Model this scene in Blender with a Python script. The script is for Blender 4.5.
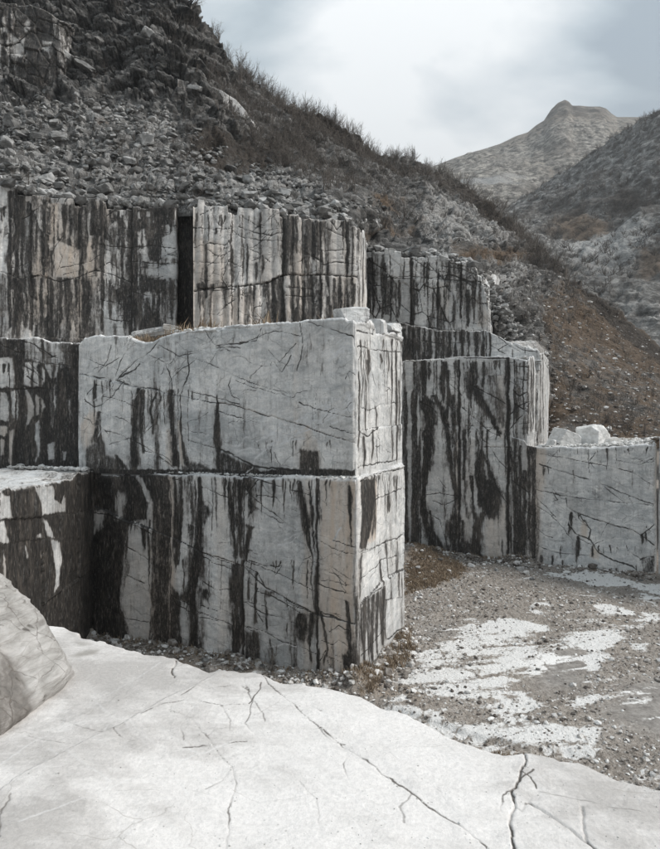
import bpy, bmesh, math, random
import numpy as np
from mathutils import Vector, Matrix, noise as mnoise
R_ = math.radians
random.seed(7)
rng = np.random.default_rng(11)
for o in list(bpy.data.objects):
    bpy.data.objects.remove(o)
scene = bpy.context.scene
COL = scene.collection

# ------------------------------------------------------------------ camera
F, CX, CY = 600.0, 330.0, 430.0            # focal length and horizon measured on the photograph (660 x 849)
cam = bpy.data.cameras.new('camera')
camo = bpy.data.objects.new('camera', cam); COL.objects.link(camo)
camo.rotation_euler = (R_(90), 0, 0)
cam.sensor_fit = 'VERTICAL'; cam.sensor_height = 36.0
cam.lens = F / 849 * 36.0
cam.shift_y = (CY - 424.5) / 849
cam.clip_start = 0.1; cam.clip_end = 6000
scene.camera = camo

# ------------------------------------------------------------------ light and sky
SUN_EL, SUN_AZ = 43.0, 98.0                # azimuth clockwise from the viewing direction (+Y)
sun = bpy.data.lights.new('sun', 'SUN'); sun.energy = 2.9; sun.angle = R_(16); sun.color = (1.0, 0.965, 0.92)
suno = bpy.data.objects.new('sun', sun); COL.objects.link(suno)
sd = Vector((math.sin(R_(SUN_AZ)) * math.cos(R_(SUN_EL)), math.cos(R_(SUN_AZ)) * math.cos(R_(SUN_EL)), math.sin(R_(SUN_EL))))
suno.rotation_euler = sd.to_track_quat('Z', 'Y').to_euler()
suno.location = sd * 60

world = bpy.data.worlds.new('World'); scene.world = world; world.use_nodes = True
wn = world.node_tree; wn.nodes.clear()
def N(nt, typ, **kw):
    n = nt.nodes.new(typ)
    for k, v in kw.items():
        if k.startswith('i_'):
            n.inputs[k[2:].replace('_', ' ')].default_value = v
        else:
            setattr(n, k, v)
    return n
def L(nt, a, b): nt.links.new(a, b)
def ramp(nt, fac, stops, interp='LINEAR'):
    r = nt.nodes.new('ShaderNodeValToRGB'); r.color_ramp.interpolation = interp
    e = r.color_ramp.elements
    while len(e) < len(stops): e.new(0.5)
    for i, (p, c) in enumerate(stops):
        e[i].position = p
        e[i].color = (c, c, c, 1) if not hasattr(c, '__len__') else (*c, 1)
    if fac is not None: nt.links.new(fac, r.inputs[0])
    return r
def math_(nt, op, a, b=None, clamp=False):
    m = nt.nodes.new('ShaderNodeMath'); m.operation = op; m.use_clamp = clamp
    for i, v in enumerate((a, b)):
        if v is None: continue
        if isinstance(v, (int, float)): m.inputs[i].default_value = v
        else: nt.links.new(v, m.inputs[i])
    return m.outputs[0]
def mixc(nt, fac, a, b, blend='MIX'):
    m = nt.nodes.new('ShaderNodeMix'); m.data_type = 'RGBA'; m.blend_type = blend
    for s, v in ((m.inputs[0], fac), (m.inputs[6], a), (m.inputs[7], b)):
        if isinstance(v, (int, float)): s.default_value = v
        elif isinstance(v, tuple): s.default_value = (*v, 1)
        else: nt.links.new(v, s)
    return m.outputs[2]

sky = N(wn, 'ShaderNodeTexSky'); sky.sky_type = 'NISHITA'; sky.sun_disc = False
sky.sun_elevation = R_(SUN_EL); sky.sun_rotation = R_(SUN_AZ)
tc = N(wn, 'ShaderNodeTexCoord')
sep = N(wn, 'ShaderNodeSeparateXYZ'); L(wn, tc.outputs['Generated'], sep.inputs[0])
zz = math_(wn, 'MAXIMUM', sep.outputs[2], 0.06)
zz = math_(wn, 'ADD', zz, 0.12)
cxn = math_(wn, 'DIVIDE', sep.outputs[0], zz); cyn = math_(wn, 'DIVIDE', sep.outputs[1], zz)
cmb = N(wn, 'ShaderNodeCombineXYZ'); L(wn, cxn, cmb.inputs[0]); L(wn, cyn, cmb.inputs[1])
mp = N(wn, 'ShaderNodeMapping'); mp.inputs['Rotation'].default_value = (0, 0, R_(-35)); mp.inputs['Scale'].default_value = (1.1, 1.35, 1)
mp.inputs['Location'].default_value = (0.3, 2.2, 0)
L(wn, cmb.outputs[0], mp.inputs[0])
n1 = N(wn, 'ShaderNodeTexNoise', i_Scale=1.15, i_Detail=7.0, i_Roughness=0.52, i_Distortion=0.35); L(wn, mp.outputs[0], n1.inputs['Vector'])
n2 = N(wn, 'ShaderNodeTexNoise', i_Scale=4.5, i_Detail=6.0, i_Roughness=0.55, i_Distortion=0.2); L(wn, mp.outputs[0], n2.inputs['Vector'])
# bright opening in the cloud above the valley
dirv = Vector(((455 - CX) / F, 1, (CY - 95) / F)).normalized()
dt = N(wn, 'ShaderNodeVectorMath', operation='DOT_PRODUCT'); L(wn, tc.outputs['Generated'], dt.inputs[0]); dt.inputs[1].default_value = dirv
glow = N(wn, 'ShaderNodeMapRange'); glow.interpolation_type = 'SMOOTHERSTEP'
glow.inputs['From Min'].default_value = math.cos(R_(17)); glow.inputs['From Max'].default_value = 1.0
L(wn, dt.outputs['Value'], glow.inputs['Value'])
cl = math_(wn, 'ADD', math_(wn, 'MULTIPLY', math_(wn, 'SUBTRACT', n1.outputs['Fac'], 0.5), 1.7), 0.34)
cl = math_(wn, 'ADD', cl, math_(wn, 'MULTIPLY', n2.outputs['Fac'], 0.28))
cl = math_(wn, 'ADD', cl, math_(wn, 'MULTIPLY', glow.outputs[0], 0.30))
cr = ramp(wn, cl, [(0.34, (2.3, 2.85, 3.3)), (0.47, (3.5, 4.1, 4.5)), (0.60, (5.0, 5.45, 5.75)), (0.80, (7.2, 7.4, 7.5))])
cov = ramp(wn, n1.outputs['Fac'], [(0.3, 0.86), (0.5, 0.95)])
# an overcast sky brightens evenly from the horizon to the zenith
zen = math_(wn, 'ADD', math_(wn, 'MULTIPLY', math_(wn, 'MAXIMUM', sep.outputs[2], 0.0), 0.75), 0.72)
crz = N(wn, 'ShaderNodeVectorMath', operation='SCALE'); L(wn, cr.outputs[0], crz.inputs[0]); L(wn, zen, crz.inputs['Scale'])
fin = mixc(wn, cov.outputs[0], sky.outputs[0], crz.outputs[0])
bg = N(wn, 'ShaderNodeBackground'); bg.inputs['Strength'].default_value = 0.1
L(wn, fin, bg.inputs['Color'])
wo = N(wn, 'ShaderNodeOutputWorld'); L(wn, bg.outputs[0], wo.inputs[0])

vs = scene.view_settings
vs.view_transform = 'Standard'; vs.look = 'None'; vs.gamma = 1.0; vs.exposure = 0.62; vs.use_curve_mapping = False
scene.cycles.volume_bounces = 0
scene.cycles.max_bounces = 5
scene.cycles.diffuse_bounces = 3

# ------------------------------------------------------------------ numeric helpers
def P(px, py, d):
    return np.array([(px - CX) / F * d, d, (CY - py) / F * d])
def _h(xi, yi, zi, seed):
    h = (xi.astype(np.uint32) * np.uint32(0x27d4eb2d)) ^ (yi.astype(np.uint32) * np.uint32(0x165667b1)) ^ (zi.astype(np.uint32) * np.uint32(0x9e3779b1)) ^ np.uint32((seed * 7919 + 13) & 0xffffffff)
    h ^= h >> np.uint32(15); h *= np.uint32(0x85ebca6b); h ^= h >> np.uint32(13); h *= np.uint32(0xc2b2ae35); h ^= h >> np.uint32(16)
    return h.astype(np.float64) / 4294967295.0
def vn(x, y, z=None, seed=0):
    """value noise in [-1, 1]"""
    x = np.asarray(x, float); y = np.asarray(y, float)
    xf = np.floor(x); yf = np.floor(y); fx = x - xf; fy = y - yf
    xi = xf.astype(np.int64); yi = yf.astype(np.int64)
    sx = fx * fx * (3 - 2 * fx); sy = fy * fy * (3 - 2 * fy)
    if z is None:
        zi = np.zeros_like(xi)
        a = _h(xi, yi, zi, seed); b = _h(xi + 1, yi, zi, seed); c = _h(xi, yi + 1, zi, seed); d = _h(xi + 1, yi + 1, zi, seed)
        return ((a + (b - a) * sx) * (1 - sy) + (c + (d - c) * sx) * sy) * 2 - 1
    z = np.asarray(z, float); zf = np.floor(z); fz = z - zf; zi = zf.astype(np.int64); sz = fz * fz * (3 - 2 * fz)
    out = 0
    for k in (0, 1):
        a = _h(xi, yi, zi + k, seed); b = _h(xi + 1, yi, zi + k, seed); c = _h(xi, yi + 1, zi + k, seed); d = _h(xi + 1, yi + 1, zi + k, seed)
        v = (a + (b - a) * sx) * (1 - sy) + (c + (d - c) * sx) * sy
        out = out + v * ((1 - sz) if k == 0 else sz)
    return out * 2 - 1
def fbm(x, y, z=None, oct=4, seed=0, gain=0.5, ridged=False):
    s = 0; a = 1.0; t = 0; f = 1.0
    for i in range(oct):
        n = vn(x * f + 17.3 * i, y * f - 9.1 * i, None if z is None else z * f + 3.7 * i, seed + i * 31)
        if ridged: n = 1 - 2 * np.abs(n)
        s = s + a * n; t += a; a *= gain; f *= 2.03
    return s / t
def cell(x, y, seed=0):
    """cellular noise: nearest distance, gap to the second nearest, random value of the nearest cell, offset from the cell point"""
    x = np.asarray(x, float); y = np.asarray(y, float)
    xi = np.floor(x).astype(np.int64); yi = np.floor(y).astype(np.int64)
    f1 = np.full(x.shape, 9.0); f2 = np.full(x.shape, 9.0); rv = np.zeros(x.shape); ox = np.zeros(x.shape); oy = np.zeros(x.shape)
    for i in (-1, 0, 1):
        for j in (-1, 0, 1):
            a = xi + i; b = yi + j; z = np.zeros_like(a)
            dx = a + _h(a, b, z, seed) - x; dy = b + _h(a, b, z + 1, seed) - y
            d = np.hypot(dx, dy); m = d < f1
            f2 = np.where(m, f1, np.minimum(f2, d))
            rv = np.where(m, _h(a, b, z + 2, seed), rv); ox = np.where(m, dx, ox); oy = np.where(m, dy, oy)
            f1 = np.where(m, d, f1)
    return f1, f2 - f1, rv, ox, oy
def sst(a, b, x):
    t = np.clip((x - a) / (b - a), 0, 1); return t * t * (3 - 2 * t)
def grid_faces(nr, nc):
    i = np.arange(nr - 1)[:, None] * nc + np.arange(nc - 1)[None, :]
    return np.stack([i, i + 1, i + nc + 1, i + nc], -1).reshape(-1, 4)
def mesh_from(name, v, f, mat=None, mask=None, smooth=True):
    me = bpy.data.meshes.new(name)
    f = np.asarray(f, np.int32); k = f.shape[1]
    me.vertices.add(len(v)); me.vertices.foreach_set('co', np.asarray(v, np.float32).ravel())
    me.loops.add(f.size); me.loops.foreach_set('vertex_index', f.ravel())
    me.polygons.add(len(f)); me.polygons.foreach_set('loop_start', np.arange(0, f.size, k, dtype=np.int32))
    me.polygons.foreach_set('use_smooth', np.full(len(f), smooth))
    if mask is not None:
        mask = np.asarray(mask, np.float32); a = me.attributes.new('mask', 'FLOAT_COLOR', 'POINT'); a.data.foreach_set('color', np.ascontiguousarray(mask[:, :4]).ravel())
        if mask.shape[1] > 4: a = me.attributes.new('wash', 'FLOAT', 'POINT'); a.data.foreach_set('value', np.ascontiguousarray(mask[:, 4]))
    if mat: me.materials.append(mat)
    me.update(calc_edges=True); me.validate()
    return me
def link(name, me, parent=None, loc=(0, 0, 0)):
    o = bpy.data.objects.new(name, me); COL.objects.link(o); o.location = loc
    if parent: o.parent = parent
    return o
def tag(o, label=None, cat=None, group=None, kind=None):
    if label: o['label'] = label
    if cat: o['category'] = cat
    if group: o['group'] = group
    if kind: o['kind'] = kind
    return o
def connected(lab):
    """number the connected regions of a label grid; slivers join their neighbour"""
    lab = lab.copy()
    for _ in range(2):
        nr, nc = lab.shape; runs = []; par = []
        def find(a):
            while par[a] != a: par[a] = par[par[a]]; a = par[a]
            return a
        prev = []; rid_ = np.zeros(lab.shape, int)
        for i in range(nr):
            cut = np.flatnonzero(np.diff(lab[i])) + 1; st_ = np.concatenate([[0], cut]); en_ = np.concatenate([cut, [nc]]); cur = []
            for a, b in zip(st_, en_):
                k = len(par); par.append(k); cur.append((a, b, lab[i, a], k)); rid_[i, a:b] = k
            p = 0
            for a, b, l, k in cur:
                for a2, b2, l2, k2 in prev:
                    if b2 > a and a2 < b and l2 == l: par[find(k2)] = find(k)
            prev = cur
        rootid = np.array([find(k) for k in range(len(par))]); out = rootid[rid_]
        u, inv, c = np.unique(out, return_inverse=True, return_counts=True); inv = inv.reshape(lab.shape); small = c[inv] < 160
        if not small.any(): break
        for i in range(nr):
            for j in range(1, nc) if small[i].any() else ():
                if small[i, j]: inv[i, j] = inv[i, j - 1]
        lab = inv
    return inv
def split_mesh(part_name, V, Fc, labels, mask, mat, parent, loc, min_faces=30):
    """one object per label"""
    V = V - np.asarray(loc)
    fn = np.cross(V[Fc[:, 2]] - V[Fc[:, 0]], V[Fc[:, 3]] - V[Fc[:, 1]])
    VN = np.stack([np.bincount(Fc.ravel(), np.repeat(fn[:, k], 4), len(V)) for k in range(3)], 1); VN /= np.linalg.norm(VN, axis=1)[:, None] + 1e-12
    out = []
    # fold slivers into the most common label
    u, c = np.unique(labels, return_counts=True)
    big = u[np.argmax(c)]
    for a, b in zip(u, c):
        if b < min_faces: labels[labels == a] = big
    for a in np.unique(labels):
        f = Fc[labels == a]
        used, inv = np.unique(f.ravel(), return_inverse=True)
        me = mesh_from(part_name, V[used], inv.reshape(f.shape), mat, mask[used])
        if len(me.vertices) == len(used): me.normals_split_custom_set_from_vertices(VN[used])      # neighbouring pieces shade as one face
        out.append(link(part_name, me, parent))
    return out

# ------------------------------------------------------------------ materials
def new_mat(name):
    m = bpy.data.materials.new(name); m.use_nodes = True; nt = m.node_tree; nt.nodes.clear()
    out = N(nt, 'ShaderNodeOutputMaterial'); b = N(nt, 'ShaderNodeBsdfPrincipled'); L(nt, b.outputs[0], out.inputs[0])
    return m, nt, b
def noise_n(nt, vec, scale, detail=4.0, rough=0.5, dist=0.0, mapping=None):
    if mapping:
        mpn = N(nt, 'ShaderNodeMapping'); mpn.inputs['Scale'].default_value = mapping; L(nt, vec, mpn.inputs[0]); vec = mpn.outputs[0]
    n = N(nt, 'ShaderNodeTexNoise', i_Scale=scale, i_Detail=detail, i_Roughness=rough, i_Distortion=dist); L(nt, vec, n.inputs['Vector'])
    return n.outputs['Fac']
def crack_lines(nt, vec, scale, width, mapping=(1, 1, 1), warp=0.25, rand=1.0):
    """thin irregular dark lines from warped cells: 1 on the line"""
    nz = N(nt, 'ShaderNodeTexNoise', i_Scale=scale * 1.4, i_Detail=4.0); L(nt, vec, nz.inputs['Vector'])
    sc = N(nt, 'ShaderNodeVectorMath', operation='SCALE'); L(nt, nz.outputs['Color'], sc.inputs[0]); sc.inputs['Scale'].default_value = warp
    ad = N(nt, 'ShaderNodeVectorMath', operation='ADD'); L(nt, vec, ad.inputs[0]); L(nt, sc.outputs[0], ad.inputs[1])
    mpn = N(nt, 'ShaderNodeMapping'); mpn.inputs['Scale'].default_value = mapping; mpn.inputs['Rotation'].default_value = (0.3, 0.35, 0.2); L(nt, ad.outputs[0], mpn.inputs[0])
    vo = N(nt, 'ShaderNodeTexVoronoi', i_Scale=scale); vo.feature = 'DISTANCE_TO_EDGE'; L(nt, mpn.outputs[0], vo.inputs['Vector'])
    vo.inputs['Randomness'].default_value = rand
    mr = N(nt, 'ShaderNodeMapRange'); mr.inputs['From Min'].default_value = 0; mr.inputs['From Max'].default_value = width
    mr.inputs['To Min'].default_value = 1; mr.inputs['To Max'].default_value = 0
    L(nt, vo.outputs['Distance'], mr.inputs['Value'])
    return mr.outputs[0]

def marble_wall_mat(name, s=1.0, light=1.0):
    """cut marble face: mask R black weathering streaks, G open cracks, B tan stain, A fresh white stone"""
    m, nt, b = new_mat(name)
    geo = N(nt, 'ShaderNodeNewGeometry'); pos = geo.outputs['Position']
    at = N(nt, 'ShaderNodeAttribute', attribute_name='mask'); sp = N(nt, 'ShaderNodeSeparateColor'); L(nt, at.outputs['Color'], sp.inputs[0])
    st, ck, wm, wh = sp.outputs[0], sp.outputs[1], sp.outputs[2], at.outputs['Alpha']
    big = noise_n(nt, pos, 0.35 * s, 5, 0.55, 0.6)
    med = noise_n(nt, pos, 1.6 * s, 6, 0.6, 1.2, (1, 1, 2.2))
    fine = noise_n(nt, pos, 18 * s, 5, 0.65)
    l = light
    c = ramp(nt, math_(nt, 'ADD', math_(nt, 'MULTIPLY', big, 0.5), math_(nt, 'MULTIPLY', med, 0.5)),
             [(0.39, (.38 * l, .395 * l, .40 * l)), (0.5, (.57 * l, .575 * l, .57 * l)), (0.60, (.74 * l, .73 * l, .71 * l))]).outputs[0]
    oi = N(nt, 'ShaderNodeObjectInfo'); tone = ramp(nt, oi.outputs['Random'], [(0.0, 0.88), (1.0, 1.08)]).outputs[0]
    c = mixc(nt, 1.0, c, tone, 'MULTIPLY')
    # fine veining, grey and white
    v1 = crack_lines(nt, pos, 1.1 * s, 0.035, (1, 1, 2.4), 0.9)
    vm = ramp(nt, big, [(0.4, 0.0), (0.62, 0.75)]).outputs[0]
    c = mixc(nt, math_(nt, 'MULTIPLY', v1, vm), c, (.68, .68, .67))
    fs = ramp(nt, fine, [(0.3, 0.88), (0.7, 1.09)]).outputs[0]
    c = mixc(nt, 1.0, c, fs, 'MULTIPLY')
    # long soft water streaks
    ws = noise_n(nt, pos, 1.0, 4, 0.6, 0.2, (3.2 * s, 3.2 * s, 0.22 * s))
    wsr = ramp(nt, ws, [(0.44, 1.0), (0.66, 0.80)]).outputs[0]
    c = mixc(nt, 0.8, c, wsr, 'MULTIPLY')
    # tan stain
    tn = noise_n(nt, pos, 1.0, 5, 0.6, 0.3, (4.5 * s, 4.5 * s, 0.8 * s))
    wf = math_(nt, 'MULTIPLY', wm, ramp(nt, tn, [(0.3, 0.55), (0.6, 1.0)]).outputs[0])
    c = mixc(nt, math_(nt, 'MULTIPLY', wf, 0.9), c, (.60, .485, .385), 'MIX')
    c = mixc(nt, 0.55, c, fs, 'MULTIPLY')
    # fresh white
    wn_ = ramp(nt, noise_n(nt, pos, 6 * s, 5, 0.6), [(0.3, .52), (0.65, .78)]).outputs[0]
    c = mixc(nt, wh, c, wn_)
    # black weathering, ragged and vertically brushed
    sn = noise_n(nt, pos, 1.0, 6, 0.68, 0.0, (8 * s, 8 * s, 1.5 * s))
    sf = noise_n(nt, pos, 1.0, 4, 0.7, 0.0, (26 * s, 26 * s, 4.5 * s))
    ss = math_(nt, 'ADD', st, math_(nt, 'MULTIPLY', math_(nt, 'SUBTRACT', sn, 0.5), 1.9))
    ss = math_(nt, 'ADD', ss, math_(nt, 'MULTIPLY', math_(nt, 'SUBTRACT', sf, 0.5), 1.1))
    si = noise_n(nt, pos, 9 * s, 5, 0.7, 0.4)
    ss = math_(nt, 'ADD', ss, math_(nt, 'MULTIPLY', math_(nt, 'SUBTRACT', si, 0.5), 0.9))
    sm = N(nt, 'ShaderNodeMapRange'); sm.interpolation_type = 'SMOOTHSTEP'
    sm.inputs['From Min'].default_value = 0.26; sm.inputs['From Max'].default_value = 0.88; L(nt, ss, sm.inputs['Value'])
    dk = ramp(nt, math_(nt, 'ADD', math_(nt, 'MULTIPLY', sf, 0.6), math_(nt, 'MULTIPLY', sn, 0.4)),
              [(0.40, (.008, .0075, .007)), (0.50, (.018, .0165, .015)), (0.57, (.06, .053, .047)), (0.66, (.25, .225, .20))]).outputs[0]
    wsa = N(nt, 'ShaderNodeAttribute', attribute_name='wash')
    wfz = math_(nt, 'MULTIPLY', wsa.outputs['Fac'], ramp(nt, sn, [(.36, .35), (.6, 1.25)]).outputs[0])
    c = mixc(nt, math_(nt, 'MULTIPLY', wfz, 0.75, clamp=True), c, (.165, .15, .138))
    wash = N(nt, 'ShaderNodeMapRange'); wash.interpolation_type = 'SMOOTHSTEP'; wash.inputs['From Min'].default_value = 0.02; wash.inputs['From Max'].default_value = 0.55; L(nt, ss, wash.inputs['Value'])
    c = mixc(nt, math_(nt, 'MULTIPLY', wash.outputs[0], 0.55), c, (.15, .135, .122))
    var = noise_n(nt, pos, 1.0, 5, 0.6, 0.3, (2.6 * s, 2.6 * s, 0.7 * s))
    dk = mixc(nt, ramp(nt, var, [(.50, 0.0), (.68, .5)]).outputs[0], dk, mixc(nt, 1.0, (.13, .112, .096), ramp(nt, sf, [(.35, .35), (.65, 1.5)]).outputs[0], 'MULTIPLY'))
    c = mixc(nt, math_(nt, 'MULTIPLY', sm.outputs[0], 0.97), c, dk)
    # cracks: hairlines from the material, open joints from the mask
    h1 = crack_lines(nt, pos, 0.6 * s, 0.014, (1, 1, 2.3), 1.1)
    hm = ramp(nt, noise_n(nt, pos, 0.8 * s, 3), [(0.44, 0.0), (0.56, 1.0)]).outputs[0]
    h2 = crack_lines(nt, pos, 2.0 * s, 0.02, (1, 1, 1.5), 0.55)
    hm2 = ramp(nt, noise_n(nt, pos, 0.55 * s, 3), [(0.52, 0.0), (0.62, 0.8)]).outputs[0]
    hc = math_(nt, 'MAXIMUM', math_(nt, 'MULTIPLY', h1, hm), math_(nt, 'MULTIPLY', h2, hm2))
    ckr = ramp(nt, math_(nt, 'ADD', ck, math_(nt, 'MULTIPLY', math_(nt, 'SUBTRACT', fine, 0.5), 0.5)), [(0.20, 0.0), (0.52, 1.0)]).outputs[0]
    ca = math_(nt, 'MAXIMUM', math_(nt, 'MULTIPLY', hc, 0.5), ckr)
    c = mixc(nt, math_(nt, 'MULTIPLY', ca, 0.93), c, (.028, .025, .022))
    L(nt, c, b.inputs['Base Color'])
    b.inputs['Roughness'].default_value = 0.62; b.inputs['Specular IOR Level'].default_value = 0.3
    bh = math_(nt, 'ADD', math_(nt, 'MULTIPLY', noise_n(nt, pos, 7 * s, 8, 0.7, 0.3), 1.0), math_(nt, 'MULTIPLY', hc, -0.2))
    bp = N(nt, 'ShaderNodeBump', i_Strength=0.3, i_Distance=0.035 / s); L(nt, bh, bp.inputs['Height']); L(nt, bp.outputs[0], b.inputs['Normal'])
    return m

def hill_mat(name, s, rock, brush, grass, pale, sw=.55):
    """mask R brush density, G crevices and hollows coloured darker, B dry grass, A pale scree"""
    m, nt, b = new_mat(name)
    geo = N(nt, 'ShaderNodeNewGeometry'); pos = geo.outputs['Position']
    at = N(nt, 'ShaderNodeAttribute', attribute_name='mask'); sp = N(nt, 'ShaderNodeSeparateColor'); L(nt, at.outputs['Color'], sp.inputs[0])
    n0 = noise_n(nt, pos, 0.9 * s, 8, 0.72, 0.0)
    n1_ = noise_n(nt, pos, 4.2 * s, 6, 0.7, 0.2)
    st = noise_n(nt, pos, 1.0 * s, 6, 0.7, 0.3, (0.7, 0.7, 3.0))
    mixn = math_(nt, 'ADD', math_(nt, 'MULTIPLY', n0, 1 - sw), math_(nt, 'MULTIPLY', st, sw))
    c = ramp(nt, mixn, [(0.38, tuple(k * 0.15 for k in rock)), (0.46, tuple(k * 0.55 for k in rock)), (0.52, rock), (0.61, tuple(min(1, k * 2.1) for k in rock))]).outputs[0]
    def layer(c, f, col, n, w=0.25):
        fs = math_(nt, 'ADD', f, math_(nt, 'MULTIPLY', math_(nt, 'SUBTRACT', n, 0.5), 1.1))
        mr = N(nt, 'ShaderNodeMapRange'); mr.interpolation_type = 'SMOOTHSTEP'; mr.inputs['From Min'].default_value = 0.5 - w; mr.inputs['From Max'].default_value = 0.5 + w
        L(nt, fs, mr.inputs['Value']); return mixc(nt, mr.outputs[0], c, col)
    pv = ramp(nt, n1_, [(0.35, tuple(k * 0.45 for k in pale)), (0.6, pale)]).outputs[0]
    c = layer(c, at.outputs['Alpha'], pv, n1_, 0.12)
    gv = ramp(nt, n1_, [(0.35, tuple(k * 0.4 for k in grass)), (0.62, grass)]).outputs[0]
    c = layer(c, sp.outputs[2], gv, n0, 0.18)
    bv = ramp(nt, n1_, [(0.38, tuple(k * 0.35 for k in brush)), (0.65, brush)]).outputs[0]
    c = layer(c, sp.outputs[0], bv, n1_, 0.25)
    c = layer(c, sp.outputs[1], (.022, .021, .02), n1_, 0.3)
    L(nt, c, b.inputs['Base Color']); b.inputs['Roughness'].default_value = 0.85; b.inputs['Specular IOR Level'].default_value = 0.2
    bh = math_(nt, 'ADD', mixn, math_(nt, 'MULTIPLY', n1_, 0.45))
    bp = N(nt, 'ShaderNodeBump', i_Strength=0.9 if s > .32 else .5, i_Distance=0.5 / s); L(nt, bh, bp.inputs['Height']); L(nt, bp.outputs[0], b.inputs['Normal'])
    return m

def simple_mat(name, stops, scale, detail=6, rough=0.8, bump=0.4, bdist=0.03, mapping=None, mask_fn=None, pergeo=0.0):
    m, nt, b = new_mat(name)
    tcn = N(nt, 'ShaderNodeNewGeometry'); pos = tcn.outputs['Position']
    n = noise_n(nt, pos, scale, detail, 0.65, 0.3, mapping)
    if pergeo:
        oi = N(nt, 'ShaderNodeObjectInfo')
        rr = math_(nt, 'MULTIPLY', math_(nt, 'SUBTRACT', math_(nt, 'FRACT', math_(nt, 'ADD', oi.outputs['Random'], tcn.outputs['Random Per Island'])), 0.5), pergeo)
        nn = math_(nt, 'ADD', n, rr)
    else: nn = n
    c = ramp(nt, nn, stops).outputs[0]
    L(nt, c, b.inputs['Base Color']); b.inputs['Roughness'].default_value = rough; b.inputs['Specular IOR Level'].default_value = 0.25
    bp = N(nt, 'ShaderNodeBump', i_Strength=bump, i_Distance=bdist); L(nt, n, bp.inputs['Height']); L(nt, bp.outputs[0], b.inputs['Normal'])
    return m

M_wall = marble_wall_mat('marble_near', 1.0, 1.17)
M_far = marble_wall_mat('marble_far', 0.75, 1.10)
M_hill = hill_mat('hill_rock', 1.0, (.17, .165, .158), (.085, .07, .058), (.185, .135, .096), (.44, .43, .415), .45)
M_valley = hill_mat('valley_rock', 0.35, (.21, .205, .195), (.10, .085, .072), (.22, .165, .12), (.48, .475, .46), .25)
M_mount = hill_mat('mountain_rock', 0.3, (.215, .20, .178), (.14, .122, .105), (.24, .19, .145), (.36, .355, .345), .08)
M_stone = simple_mat('grey_stone', [(0.2, (.06, .058, .055)), (0.5, (.20, .197, .19)), (0.78, (.50, .495, .485))], 2.2, 7, 0.75, 0.6, 0.06, None, None, 0.42)
M_wstone = simple_mat('white_marble_stone', [(0.25, (.30, .285, .265)), (0.5, (.52, .51, .49)), (0.72, (.76, .75, .73))], 3.5, 7, 0.7, 0.5, 0.04, None, None, 0.4)
M_gravel = simple_mat('mixed_gravel', [(0.2, (.10, .085, .075)), (0.45, (.27, .245, .22)), (0.6, (.45, .43, .41)), (0.8, (.74, .73, .71))], 6.0, 4, 0.8, 0.4, 0.03, None, None, 0.75)
M_twig = simple_mat('bare_twigs', [(0.3, (.11, .098, .088)), (0.7, (.26, .235, .21))], 2.0, 3, 0.9, 0.2, 0.01, None, None, 0.5)
M_dtwig = simple_mat('dark_twigs', [(0.3, (.06, .052, .046)), (0.7, (.17, .148, .13))], 2.0, 3, 0.9, 0.2, 0.01, None, None, 0.5)
M_grass = simple_mat('dry_grass', [(0.2, (.13, .10, .07)), (0.5, (.27, .205, .145)), (0.8, (.42, .34, .25))], 3.0, 3, 0.9, 0.2, 0.01, None, None, 0.5)
M_metal = simple_mat('rusty_wire', [(0.3, (.06, .05, .045)), (0.7, (.14, .12, .11))], 4.0, 3, 0.7)

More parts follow.
